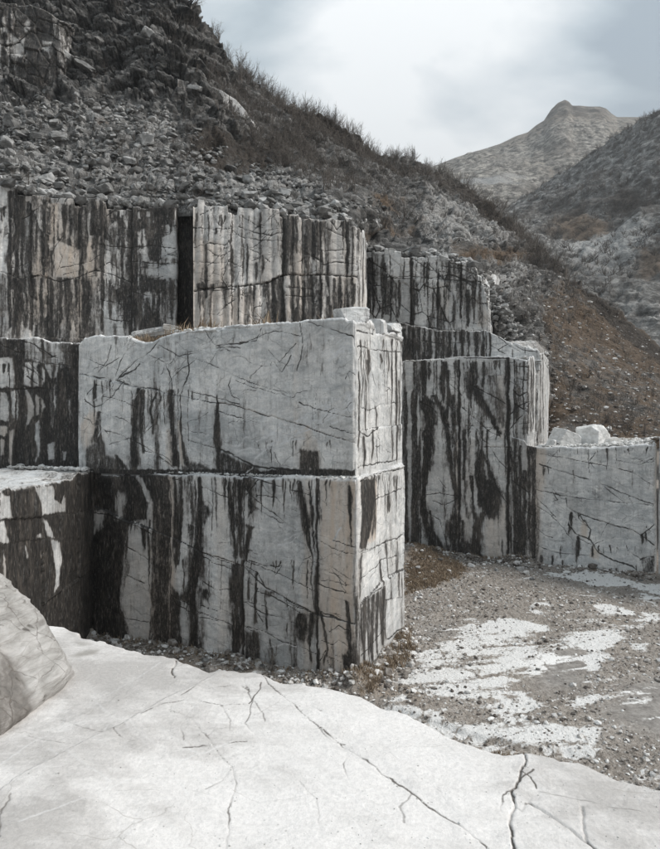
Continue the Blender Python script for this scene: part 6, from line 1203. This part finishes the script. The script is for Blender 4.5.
# rubble slope: the larger stones one by one, the rest as a heap
r = np.random.default_rng(21)
big_list = [(60, 102, 9), (40, 99, 6), (77, 98, 5), (45, 110, 6), (12, 125, 10), (22, 137, 9), (55, 125, 6), (78, 120, 5), (60, 138, 12), (38, 138, 9), (8, 145, 8), (125, 133, 9), (147, 143, 9), (118, 120, 7), (57, 176, 8), (20, 178, 6), (168, 167, 10), (130, 162, 9), (135, 174, 8), (88, 169, 6), (105, 190, 10), (90, 182, 7), (185, 190, 10), (212, 192, 9), (150, 190, 6), (232, 172, 8), (250, 183, 8), (240, 197, 7), (285, 195, 7), (172, 203, 7), (200, 178, 6), (265, 190, 6), (95, 155, 6), (160, 155, 5), (110, 145, 5), (70, 158, 6), (30, 160, 7), (5, 163, 6), (180, 148, 5), (200, 160, 5), (225, 182, 6), (300, 203, 6), (312, 208, 5), (276, 205, 6), (60, 188, 6), (40, 170, 5), (138, 147, 5), (98, 110, 5), (110, 100, 5), (130, 112, 5), (20, 112, 6), (0, 106, 6), (-10, 118, 8), (148, 125, 5), (82, 134, 6), (150, 175, 5), (190, 205, 6)]
flatH = HILL.reshape(-1, 3); fx_, fy_ = HX.ravel(), HY.ravel(); NX = HILL.shape[1]; vis = np.arange(len(fx_)) < 350 * NX
def hill_at(a, b, rmax=3.0):
    d = (fx_ - a) ** 2 + (fy_ - b) ** 2; i = int(np.argmin(d)); return flatH[i]
used_pos = []
def rub_label(a, b, s):
    big_ = 'large weathered grey block' if s > 5.5 else 'small grey angular stone'
    hi = b < np.interp(a, [-60, 60, 240, 345], [140, 135, 178, 207])
    where = 'above the tan bench' if a < 110 else 'above the black slot' if a < 200 else 'above the pale columned bench'
    part_ = 'upper' if hi else 'lower'
    return f'{big_} lying on the {part_} rubble slope {where}', 'stone', f"{'large' if s > 5.5 else 'small'} stones, {part_} rubble slope {where}"
for k in range(190):
    if k < len(big_list): a, b, s = big_list[k]; s = s * .95
    else:
        a = r.uniform(-60, 345); b = r.uniform(98, 205); s = r.uniform(2.2, 4.6)
        top_ = np.interp(a, [-60, 0, 60, 150, 240, 345], [110, 105, 92, 106, 160, 200]); bot_ = np.interp(a, [-60, 50, 200, 345], [178, 192, 203, 216])
        b = top_ + (bot_ - top_) * r.uniform(0.02, 1)
    q = hill_at(a, b); sc = s / F * q[1]
    place('rubble_stone', GR[k % 8], (float(q[0]), float(q[1]) - .1, float(q[2]) + sc * .18), (sc, sc * r.uniform(.7, 1.1), sc * r.uniform(.7, 1.2)), (r.normal(.35, .25), r.normal(0, .2), r.uniform(0, 6.28)), *rub_label(a, b, s))
n_ = 7500; a = r.uniform(-120, 380, n_); top_ = np.interp(a, [-120, 0, 60, 150, 240, 345, 380], [112, 103, 88, 102, 155, 196, 205]); bot_ = np.interp(a, [-120, 50, 200, 345, 380], [176, 194, 205, 220, 235]); b = top_ + (bot_ - top_) * r.uniform(0, 1, n_)
i_ = np.clip(((a + 190) / 1.15).astype(int), 0, NX - 1); pos = np.zeros((n_, 3))
for k in range(n_):
    col = HY[:300, i_[k]]; j = int(np.argmin(np.abs(col - b[k]))); pos[k] = HILL[j, i_[k]]
sz = r.lognormal(-2.15, .62, n_).clip(.04, .5); pos[:, 2] += sz * .2
kp = fbm(a / 26, b / 12, oct=3, seed=733) > -.12; pos = pos[kp]; sz = sz[kp]
scatter('rubble', pos, sz, M_stone, 31)
for k in range(70):
    if k < 30: a, b, s_ = r.uniform(370, 540), r.uniform(185, 300), r.uniform(5, 12)
    elif k < 55: a, b, s_ = r.uniform(60, 235), r.uniform(5, 100), r.uniform(7, 16)
    else: a, b, s_ = r.uniform(260, 380), r.uniform(125, 205), r.uniform(5, 10)
    if b < np.interp(a, [q_[0] for q_ in rid], [q_[1] for q_ in rid]) + 8 or (a < 500 and b > 240) or (a > 470 and b > 285): continue
    q = hill_at(a, b); sc = s_ / F * q[1] * .8
    place('rock_outcrop', GR[k % 8], (float(q[0]), float(q[1]) + sc * .35, float(q[2]) - sc * .1), (sc * 1.2, sc, sc * r.uniform(.5, .9)), (r.normal(.2, .15), r.normal(.45, .15), r.normal(0, .4)), *(('angular grey outcrop on the hillside above the highest bench', 'rock', 'outcrops above the highest bench') if k < 30 else ('angular grey outcrop jutting from the dark upper cliff', 'rock', 'outcrops in the dark cliff') if k < 55 else ('angular grey outcrop in the brush of the middle ridge', 'rock', 'outcrops in the ridge brush')))
pos = []; sz = []
for xs_, ys_, ds_, n_, s0 in (([-60, 8, 50, 100, 176], [182, 186, 199, 203, 207], [31.9, 32.0, 32.3, 32.5, 32.7], 620, .16), ([194, 272, 300, 330, 357], [208, 207, 217, 215, 229], [31.9, 32.3, 32.6, 32.8, 33.1], 560, .15), ([352, 410, 456, 470, 482, 488], [249, 255, 259, 266, 280, 300], [39.1, 38.3, 37.6, 37.3, 37.1, 37.0], 420, .14)):
    for k in range(n_):
        a = r.uniform(xs_[0], xs_[-1]); d = np.interp(a, xs_, ds_) + abs(r.normal(0, .45)) + .06; b = np.interp(a, xs_, ys_) + r.normal(-1, 2.2); q = P(a, b, d); pos.append(q); sz.append(r.lognormal(math.log(s0), .55))
scatter('rim_rubble', pos, np.clip(sz, .04, .55), M_stone, 45)
# scree on the brown slope
n_ = 4200; a = r.uniform(430, 800, n_); b = r.uniform(262, 440, n_); pos = []; sz = []
for k in range(n_):
    i = int(np.clip((a[k] + 190) / 1.15, 0, NX - 1)); col = HY[:350, i]
    if b[k] < col.min() + 3 or b[k] > col.max(): continue
    j = int(np.argmin(np.abs(col - b[k]))); pos.append(HILL[j, i]); sz.append(min(.32, r.lognormal(-2.25, .45)))
scatter('scree', pos, sz, M_gravel, 33)

# stones on the quarry floor
def fpos(px_, py_):
    q = mplan([(px_, py_)])[0]; return float(q[0]), float(q[1]), float(floor_z(q[0], q[1]))
fl = [(472, 568, 6, 1, 'white block lying nearest the tall stained face on the dirt floor'), (449, 573, 5, 1, 'pale squarish stone on the brown dirt mound by the tall stained face'), (462, 560, 4, 0, None), (508, 562, 6, 1, 'white flat stone by the foot of the joint between tall and low face'), (526, 575, 5, 1, None), (520, 572, 7, 0, None), (497, 572, 4, 0, None), (440, 566, 4, 0, None), (432, 574, 4, 1, None), (418, 572, 4, 0, None), (425, 582, 4, 1, None), (412, 562, 4, 0, None), (532, 580, 4, 0, None), (545, 576, 4, 1, None),
      (437, 555, 4, 0, None), (483, 578, 3, 1, None), (455, 590, 3, 0, None), (420, 600, 4, 1, None), (415, 620, 3, 1, None), (430, 612, 3, 0, None), (408, 632, 4, 0, None), (398, 668, 4, 1, None), (384, 678, 4, 0, None), (372, 684, 5, 1, None), (352, 690, 5, 1, None), (340, 688, 4, 1, None), (556, 640, 3, 1, None), (612, 735, 4, 1, 'lone pale stone on the grey sand patch at the lower right'), (576, 655, 3, 1, None), (538, 668, 3, 0, None), (560, 712, 4, 0, None), (490, 680, 3, 1, None), (470, 665, 3, 0, None), (600, 590, 3, 1, None), (618, 596, 3, 0, None), (640, 580, 4, 0, None), (652, 576, 4, 1, None),
      (165, 655, 5, 1, None), (185, 660, 4, 1, None), (205, 664, 5, 0, None), (225, 667, 6, 1, None), (246, 668, 5, 1, None), (262, 671, 5, 0, None), (280, 675, 5, 1, None), (297, 681, 5, 1, None), (312, 684, 4, 0, None), (326, 688, 5, 1, None), (236, 672, 4, 0, None), (270, 680, 4, 1, None), (290, 688, 4, 1, None)]
for k in range(110): fl.append((r.uniform(405, 655), 566 + 180 * r.beta(1.1, 2.2), r.uniform(1.2, 2.4), int(r.uniform() < .65), None))
def floor_label(a, b, wht):
    c_ = 'white' if wht else 'grey'
    w_ = 'at the foot of the central block' if a < 335 else 'beside the corner of the central block' if a < 412 and b > 600 else 'on the dirt below the tall stained face' if b < 592 and a < 540 else 'on the ground before the low smooth block' if b < 610 else 'among the white streaks of the quarry floor' if b < 690 else 'on the floor just beyond the pale slab'
    return f'{c_} broken stone lying loose {w_}', 'stone', f'{c_} stones {w_}'
for k, (a, b, s, wht, lab_) in enumerate(fl):
    x_, y_, z_ = fpos(a, b); sc = s / F * y_ * .75
    place('stone', (WR if wht else GR)[k % 5], (x_, y_, z_ + sc * .2), (sc, sc, sc * r.uniform(.7, 1.1)), (r.normal(0, .2), r.normal(0, .2), r.uniform(0, 6.28)),
          *((lab_, 'stone', None) if lab_ else floor_label(a, b, wht)))
n_ = 26000; x_ = r.uniform(-2, 16, n_); y_ = 11 + 26 * r.beta(1, 1.6, n_); dens = fbm(x_ * .4, y_ * .4, oct=3, seed=701) > -.35
x_, y_ = x_[dens], y_[dens]; nmain_ = len(x_)
for a_, b_, n_ in ((Q1, C1, 1300), (C1, R1, 900), (D2(400, 36), D2(528, 33.15), 1600), (B1, B2, 700)):
    t_ = r.uniform(0, 1, n_); off_ = np.abs(r.normal(0, .55, n_)) + .05; nx_, ny_ = (b_[1] - a_[1]), -(b_[0] - a_[0]); ll = math.hypot(nx_, ny_)
    x_ = np.concatenate([x_, a_[0] + (b_[0] - a_[0]) * t_ + nx_ / ll * off_]); y_ = np.concatenate([y_, a_[1] + (b_[1] - a_[1]) * t_ + ny_ / ll * off_])
fz = floor_z(x_, y_); sz = r.lognormal(-3.7, .6, len(x_)).clip(.012, .12)
sdm = np.array([inpoly(x_, y_, mplan(q), .3) for q in ([(545, 655), (585, 648), (590, 668), (575, 688), (545, 690), (530, 672)], [(630, 688), (660, 680), (700, 690), (700, 740), (650, 738), (610, 722), (600, 705)])]).max(0); ji_ = np.clip(np.searchsorted(gx, x_), 0, len(gx) - 1); jj_ = np.clip(np.searchsorted(gy, y_), 0, len(gy) - 1)
keep = (r.uniform(size=len(x_)) > sdm * .93) & (r.uniform(size=len(x_)) > .8 * WH[jj_, ji_])
foot = np.arange(len(x_)) >= nmain_; sz = np.where(foot & (r.uniform(size=len(x_)) < .25), sz * 2.2, sz)
scatter('gravel', np.stack([x_, y_, fz + sz * .2], -1)[keep], sz[keep], M_gravel, 35)
# broken chips along the ledges
pos = []; sz = []
def line_chips(a, b, za, zb, n, spread, s0):
    for k in range(n):
        t_ = r.uniform(); pos.append((a[0] + (b[0] - a[0]) * t_ + r.normal(0, .02), a[1] + (b[1] - a[1]) * t_ + abs(r.normal(0, spread)), za + (zb - za) * t_ + r.uniform(0, .05))); sz.append(r.lognormal(math.log(s0), .5))
line_chips((Q1[0], Q1[1] + .1), (C1[0], C1[1] + .1), -1.47, -1.47, 900, .12, .025)
line_chips(D2(84, 21.9), D2(130, 21.2), 3.27, 3.22, 320, .2, .05); line_chips(D2(170, 21), D2(330, 18.8), 3.42, 3.45, 260, .3, .035); line_chips(D2(195, 20.4), D2(225, 20.1), 3.40, 3.38, 160, .2, .05)
line_chips(D2(548, 32.8), D2(655, 31), -.92, -.75, 700, 1.2, .055); line_chips(D2(605, 32.8), D2(655, 32), -.85, -.62, 260, 1.6, .12); line_chips(D2(404, 35.8), D2(528, 33.3), 4.1, 4.0, 260, .3, .05)
line_chips((-8.5, 21), (-12, 22.2), -1.4, -1.4, 260, .25, .05)
scatter('rock_chips', pos, np.clip(sz, .01, .25), M_wstone, 37)
pos = []; sz = []                     # shattered edge of the fourth bench
for k in range(900):
    a = r.uniform(410, 492); b = np.interp(a, [410, 440, 470, 480, 492], [255, 257, 266, 278, 315]) + r.normal(2, 3); q = P(a, b, 38.5 + r.uniform(-.4, 2)); pos.append(q); sz.append(r.lognormal(-2.3, .5))
for k in range(500):
    t_ = r.uniform(); q = P(482 + 30 * t_ + r.normal(0, 4), 285 + 48 * t_ + r.normal(0, 5), 40 - 1.5 * t_ + r.uniform(-.5, 1)); pos.append(q); sz.append(r.lognormal(-1.9, .5))
scatter('broken_rock', pos, np.clip(sz, .03, .3), M_stone, 39)

# ------------------------------------------------------------------ bare brush, trees and dry grass
def twig_mesh(name, seed, stems, height, spread, side, thick, mat, curve=.25):
    r = np.random.default_rng(seed); vs_, fs_ = [], []
    def tube(p0, p1, r0_, r1_):
        d = p1 - p0; ln = np.linalg.norm(d) + 1e-9; d = d / ln; a = np.cross(d, [0.3, .9, .1]); a /= np.linalg.norm(a) + 1e-9; b = np.cross(d, a); k = len(vs_)
        for p, rr_ in ((p0, r0_), (p1, r1_)):
            for j in range(3): an = 2.094 * j; vs_.append(p + rr_ * (a * math.cos(an) + b * math.sin(an)))
        for j in range(3): fs_.append((k + j, k + (j + 1) % 3, k + 3 + (j + 1) % 3, k + 3 + j))
    def grow(p, d, ln, th, lev):
        n = 4; pts = [p]
        for i in range(n):
            d = d + r.normal(0, curve, 3) * .5 + np.array([0, 0, .08]); d /= np.linalg.norm(d); q = pts[-1] + d * ln / n; tube(pts[-1], q, th * (1 - i / n * .75), th * (1 - (i + 1) / n * .75)); pts.append(q)
            if lev > 0 and (i > 0 or lev < 2):
                for _ in range(side):
                    dd = d + r.normal(0, .55, 3); dd[2] = abs(dd[2]) * .7 + .2; dd /= np.linalg.norm(dd); grow(q, dd, ln * r.uniform(.3, .5), th * .5, lev - 1)
    for s in range(stems):
        an = r.uniform(0, 6.28); t_ = r.uniform(0, spread); d = np.array([math.cos(an) * t_, math.sin(an) * t_, 1]); d /= np.linalg.norm(d)
        grow(np.array([math.cos(an) * .1, math.sin(an) * .1, -.1]), d, height * r.uniform(.55, 1), thick, 1)
    return mesh_from(name, np.array(vs_), np.array(fs_), mat)
SH = [twig_mesh('bare_shrub', 800 + k, 9, 1.0, 1.6, 3, .015, M_twig, .35) for k in range(5)]
SD = [twig_mesh('bare_shrub', 820 + k, 10, 1.0, 1.7, 3, .015, M_dtwig, .35) for k in range(5)]
ridx = np.array([q[0] for q in rid]); ridy = np.array([q[1] for q in rid])
cnt = 0
def shrub_label(g_, a, h):
    t_ = 'tall' if h > 1.64 else 'medium' if h > 1.17 else 'low'
    if g_ == 'ridge': w_ = 'on the upper ridge skyline beside the dark cliff' if a < 320 else 'on the skyline at the middle of the long ridge' if a < 430 else 'on the low end of the ridge facing the valley'
    else: w_ = 'on the rubble below the dark cliff' if a < 225 else 'on the brushy hill face above the columned bench' if a < 320 else 'on the hill face above the highest bench'
    return f'{t_} leafless shrub {w_}', 'shrub', f'{t_} shrubs {w_}'
ridge_row = 70 + 80 + 200
def hill_point(a, b):
    i = int(np.clip((a + 190) / 1.15, 0, NX - 1)); col = HY[:352, i]; j = int(np.argmin(np.abs(col - b))); return HILL[j, i]
for k in range(290):
    if k < 170:                       # along the skyline of the hill
        a = r.uniform(232, 560); i = int((a + 190) / 1.15); j = int(np.argmin(HY[:360, i])) ; b = HY[j, i] + abs(r.normal(0, 5)); h = r.uniform(1.3, 2.7); g_ = 'ridge'
    elif k < 240: a = r.normal(275, 45); b = np.interp(a, ridx, ridy) + r.uniform(12, 55); h = r.uniform(1.2, 2.2); g_ = 'face'
    elif k < 265: a = r.normal(532, 14); b = np.interp(a, ridx, ridy) + r.uniform(-2, 22); h = r.uniform(1.5, 2.6); g_ = 'ridge'
    else: a = r.uniform(140, 330); b = r.uniform(120, 200); b = max(b, np.interp(a, [140, 240, 330], [125, 150, 190])); h = r.uniform(.8, 1.6); g_ = 'face'
    q = hill_point(a, b); me = (SD if (g_ == 'face' or k % 2) else SH)[k % 5]
    h *= .78
    place('bare_shrub', me, (float(q[0]), float(q[1]), float(q[2]) - .1), (h * .8, h * .8, h), (0, 0, r.uniform(0, 6.28)), *shrub_label(g_, a, h))
# the rest of the brush as one mass
def merge(name, items, mat, kind='stuff'):
    vs_, fs_, o = [], [], 0
    for me, loc, s, an in items:
        v, f = me; c_, s_ = math.cos(an), math.sin(an); R = np.array([[c_, -s_, 0], [s_, c_, 0], [0, 0, 1.]]); vv = (v * s) @ R.T + loc; vs_.append(vv); fs_.append(f + o); o += len(v)
    me = mesh_from(name, np.concatenate(vs_), np.concatenate(fs_), mat); return tag(link(name, me), kind=kind)
def mesh_data(me):
    v = np.zeros(len(me.vertices) * 3); me.vertices.foreach_get('co', v); f = np.zeros(len(me.polygons) * 4, int); me.polygons.foreach_get('vertices', f); return v.reshape(-1, 3), f.reshape(-1, 4)
LS = [mesh_data(twig_mesh('t', 840 + k, 7, 1.0, 1.1, 1, .017, M_dtwig)) for k in range(4)]
items = []
for k in range(1500):
    u_ = r.uniform()
    if u_ < .16: a = r.uniform(232, 570); b = np.interp(a, ridx, ridy) + abs(r.normal(0, 9)); h = r.uniform(.8, 2)
    elif u_ < .5: a = r.normal(290, 60); b = np.interp(a, ridx, ridy) + r.uniform(5, 60); h = r.uniform(.7, 1.6)
    elif u_ < .85: a = r.uniform(470, 720); b = np.interp(a, ridx, ridy) + r.uniform(0, 130); h = r.uniform(.5, 1.3)
    else: a = r.uniform(-50, 240); b = r.uniform(20, 195); h = r.uniform(.5, 1.3)
    if a < -100 or b > 436: continue
    q = hill_point(a, b); items.append((LS[k % 4], q - np.array([0, 0, .05]), np.array([h * .9, h * .9, h]), r.uniform(0, 6.28)))
merge('undergrowth', items, M_dtwig)
# dark bushes dotted over the slope across the valley
items = []; VX, VY = project(VALLEY)
for k in range(1300):
    a = r.uniform(500, 760); i = int((a - 420) / 1.5); col = VY[:232, min(i, VY.shape[1] - 1)]; b = col.min() + (r.uniform(0, 1) ** 1.4) * 150 if k > 160 else col.min() + abs(r.normal(0, 3)); j = int(np.argmin(np.abs(col - b)))
    h = r.uniform(1.0, 3.0); items.append((LS[k % 4], VALLEY[j, min(i, VY.shape[1] - 1)], np.array([h, h, h * .8]), r.uniform(0, 6.28)))
LS2 = [mesh_data(twig_mesh('t', 860 + k, 9, .9, 1.9, 1, .03, M_dtwig)) for k in range(3)]
items = [(LS2[k % 3],) + it[1:] for k, it in enumerate(items)]
merge('distant_brush', items, M_dtwig)
# bare trees at the cliff edge
TR = [twig_mesh('tree', 880 + k, 1, 1.0, .25, 4, .016, M_twig, .35) for k in range(3)]
def tree(px_, py_, h, lean, seed, label):
    q = hill_point(px_, py_); rt = root('bare_tree', (float(q[0]), float(q[1]), float(q[2]) - .1), label, 'tree', None); rt.rotation_euler = (0, lean, seed * 1.3)
    r_ = np.random.default_rng(900 + seed); vs_ = []; ring = []
    pts = [np.array([0, 0, 0.])]; d = np.array([.1, 0, 1.])
    for i in range(6): d = d + r_.normal(0, .12, 3); d[2] = abs(d[2]); d /= np.linalg.norm(d); pts.append(pts[-1] + d * h * .62 / 6)
    bm = bmesh.new(); prev = None
    for i, p_ in enumerate(pts):
        rr_ = h * .018 * (1 - i / 7.5); cur = [bm.verts.new((p_[0] + rr_ * math.cos(k * 1.047), p_[1] + rr_ * math.sin(k * 1.047), p_[2])) for k in range(6)]
        if prev:
            for k in range(6): bm.faces.new((prev[k], prev[(k + 1) % 6], cur[(k + 1) % 6], cur[k]))
        prev = cur
    me = bpy.data.meshes.new('trunk'); bm.to_mesh(me); bm.free(); me.materials.append(M_twig); link('trunk', me, rt)
    items = []
    base = mesh_data(twig_mesh('t', 920 + seed, 5, 1.0, 1.0, 3, .014, M_twig, .3))
    vs2, fs2, o = [], [], 0
    for i in range(2, 7):
        v, f = base; an = r_.uniform(0, 6.28); c_, s_ = math.cos(an), math.sin(an); R = np.array([[c_, -s_, 0], [s_, c_, 0], [0, 0, 1.]]); vs2.append((v * h * (.42 if i < 6 else .45)) @ R.T + pts[i]); fs2.append(f + o); o += len(v)
    me = mesh_from('crown', np.concatenate(vs2), np.concatenate(fs2), M_twig); link('crown', me, rt)
tree(188, 10, 3.4, .3, 1, 'thin leafless tree highest on the cliff edge, against the sky')
tree(212, 48, 3.0, .35, 2, 'leafless tree leaning over the sky from the steep part of the cliff edge')
tree(224, 66, 2.2, .2, 3, 'small leafless tree between two larger ones on the cliff edge')
tree(236, 82, 3.2, .15, 4, 'leafless tree where the cliff edge turns into the long brushy ridge')
tree(205, 38, 1.8, .4, 5, 'short leafless sapling sticking out of the upper cliff edge')

# dry grass: tufts along the foot of the walls, in the hollow and on the floor
def grass_mass(name, spots, seed, mat=None, hscale=1.0):
    r = np.random.default_rng(seed); n = len(spots); s = np.asarray(spots); nb = 7
    base = np.repeat(s[:, :3], nb, 0) + np.concatenate([r.normal(0, .05, (n * nb, 2)) * np.repeat(s[:, 3:4], nb, 0) * 4, np.zeros((n * nb, 1))], 1)
    h = np.repeat(s[:, 3], nb) * r.uniform(.5, 1.2, n * nb) * hscale; an = r.uniform(0, 6.28, n * nb); ln = r.uniform(.1, .7, n * nb) * h; wd = .045 * h + .003
    dx, dy = np.cos(an), np.sin(an); a = base + np.stack([-dy * wd, dx * wd, 0 * wd], -1); b = base + np.stack([dy * wd, -dx * wd, 0 * wd], -1)
    m_ = base + np.stack([dx * ln * .35, dy * ln * .35, h * .65], -1); t_ = base + np.stack([dx * ln, dy * ln, h], -1)
    V = np.stack([a, b, m_ + np.stack([dy * wd * .6, -dx * wd * .6, 0 * wd], -1), m_ - np.stack([dy * wd * .6, -dx * wd * .6, 0 * wd], -1), t_], 1).reshape(-1, 3); k = np.arange(n * nb) * 5
    Fq = np.stack([np.stack([k, k + 1, k + 2], -1), np.stack([k, k + 2, k + 3], -1), np.stack([k + 3, k + 2, k + 4], -1)], 1).reshape(-1, 3)
    return tag(link(name, mesh_from(name, V, Fq, mat or M_grass)), kind='stuff')
sp_ = []
gi = np.argwhere(np.isfinite(grs) & (grs > .5)); 

GXm, GYm = np.meshgrid(gx, gy)
for k in range(26000):
    j, i = gi[r.integers(len(gi))]
    if GYm[j, i] < 10.5 or GXm[j, i] > 14: continue
    if r.uniform() > .16 * (MKF[j, i, 2] > .55) * GYm[j, i] ** 1.0 / 14 + .04: continue
    sp_.append((GXm[j, i] + r.uniform(-.1, .1), GYm[j, i] + r.uniform(-.1, .1), Z[j, i] if False else floor_z(GXm[j, i], GYm[j, i]), r.uniform(.05, .16)))
for a_, b_, n_, hh in ((Q1, C1, 260, .16), (C1, R1, 160, .2), (D2(400, 36), D2(528, 33.15), 260, .2)):
    nx_, ny_ = (b_[1] - a_[1]), -(b_[0] - a_[0]); ll = math.hypot(nx_, ny_)
    for k in range(n_):
        t_ = r.uniform(); o_ = abs(r.normal(0, .25)) + .08; x_, y_ = a_[0] + (b_[0] - a_[0]) * t_ + nx_ / ll * o_, a_[1] + (b_[1] - a_[1]) * t_ + ny_ / ll * o_; sp_.append((x_, y_, float(floor_z(x_, y_)), r.uniform(.3, 1) * hh))
grass_mass('dry_grass', sp_, 41)
sp_ = []
for k in range(900):                  # strip of dry stems at the foot of the third tier, behind the central block
    t_ = r.uniform(); a = 165 + 190 * t_; d = 27.5 + r.uniform(-6.5, 3.5); sp_.append(((a - CX) / F * d, d, 3.25 + .05 * (d - 22) + r.normal(0, .03), r.uniform(.3, .85) * (.6 + .5 * math.sin(t_ * 9) ** 2)))
for k in range(260):                  # hollow under the tilted slab
    a = r.uniform(132, 160); d = 21.2 + r.uniform(0, 1.4); sp_.append(((a - CX) / F * d, d, 3.08 + r.uniform(-.05, .1), r.uniform(.12, .3)))
for k in range(420):                  # lip of the top edge
    a = r.uniform(176, 335); d = np.interp(a, [80, 355], [22.2, 18.6]) + r.uniform(.05, .6); sp_.append(((a - CX) / F * d, d, np.interp(a, [160, 200, 320], [3.34, 3.45, 3.40]), r.uniform(.05, .16)))
for k in range(300):
    a = r.uniform(548, 656); d = 34 + r.uniform(0, 3); sp_.append(((a - CX) / F * d, d, -.75 + .02 * (d - 34), r.uniform(.1, .3)))
grass_mass('dry_grass', sp_, 43)
pos = []; sz = []
for k in range(520):
    a = r.uniform(-10, 670); b = r.uniform(640, 860); q = mplan([(a, b)], SZ)[0]
    if q[1] > np.interp(q[0], cx_, ye) - .03: continue
    pos.append((q[0], q[1], slab_z(q[0], q[1]) + .001)); sz.append(r.lognormal(-5.6, .5))
for c_ in (crA, crB, crD):
    cp = mplan(c_, SZ)
    for k in range(60):
        i = r.integers(len(cp) - 1); t_ = r.uniform(); q = cp[i] * (1 - t_) + cp[i + 1] * t_ + r.normal(0, .012, 2)
        if q[1] < np.interp(q[0], cx_, ye) - .02 and q[1] > 1.5: pos.append((q[0], q[1], slab_z(q[0], q[1]))); sz.append(r.lognormal(-5.3, .4))
scatter('grit', pos, np.clip(np.array(sz) * .62, .0012, .007), M_wstone, 47)
# small bare shrubs at the foot of the central block
for k, (px_, py_, s_, lab_) in enumerate(((272, 672, .95, 'tangle of bare brown stems at the foot of the central block, the larger one'), (254, 668, .6, 'small tuft of bare stems beside the larger tangle at the block foot'), (186, 658, .5, 'small bare brown bush at the foot of the dark stained wall part'))):
    x_, y_, z_ = fpos(px_, py_); place('dry_bush', SH[k], (x_, y_, z_), (s_ * .8, s_ * .8, s_), (0, 0, k * 2.1), lab_, 'bush')

# sagging wire and posts along the far terrace edge
fr_ = root('wire_fence', (D2(600, 38)[0], 38, -.8), 'low rusty wire fence on thin posts behind the two white boulders', 'fence')
def bar(name, p0, p1, rad, parent):
    p0 = np.array(p0) - np.array(parent.location); p1 = np.array(p1) - np.array(parent.location); d = p1 - p0; d = d / np.linalg.norm(d); a = np.cross(d, [.3, .9, .12]); a /= np.linalg.norm(a); b = np.cross(d, a)
    v = [p + rad * (a * math.cos(k * 1.047) + b * math.sin(k * 1.047)) for p in (p0, p1) for k in range(6)]; f = [(k, (k + 1) % 6, 6 + (k + 1) % 6, 6 + k) for k in range(6)]
    link(name, mesh_from(name, np.array(v), np.array(f), M_metal), parent)
zt_ = (CY - 424) / F * 38
for a in (545, 576, 610, 645, 680): q = P(a, 440, 38); bar('post', q - np.array([0, 0, .3]), (q[0], q[1], zt_ + .05), .03, fr_)
for a, b in ((545, 576), (576, 610), (610, 645), (645, 680)):
    for h in (0, -.45): q0 = P(a, 424, 38); q1 = P(b, 424, 38); bar('wire', q0 + np.array([0, 0, h]), q1 + np.array([0, 0, h]), .014, fr_)

# ------------------------------------------------------------------ air
def haze():
    m = bpy.data.materials.new('haze'); m.use_nodes = True; nt = m.node_tree; nt.nodes.clear()
    out = N(nt, 'ShaderNodeOutputMaterial'); v = N(nt, 'ShaderNodeVolumePrincipled'); v.inputs['Density'].default_value = HAZE; v.inputs['Color'].default_value = (.86, .88, .9, 1); v.inputs['Anisotropy'].default_value = .2
    L(nt, v.outputs[0], out.inputs['Volume'])
    bm = bmesh.new(); bmesh.ops.create_cube(bm, size=1); me = bpy.data.meshes.new('haze'); bm.to_mesh(me); bm.free(); me.materials.append(m)
    o = link('haze', me, None, (0, 0, (FZ - 2.2 + 640) / 2)); o.scale = (5400, 5400, 640 - (FZ - 2.2)); tag(o, kind='stuff')
HAZE = 0.00045
if HAZE: haze()
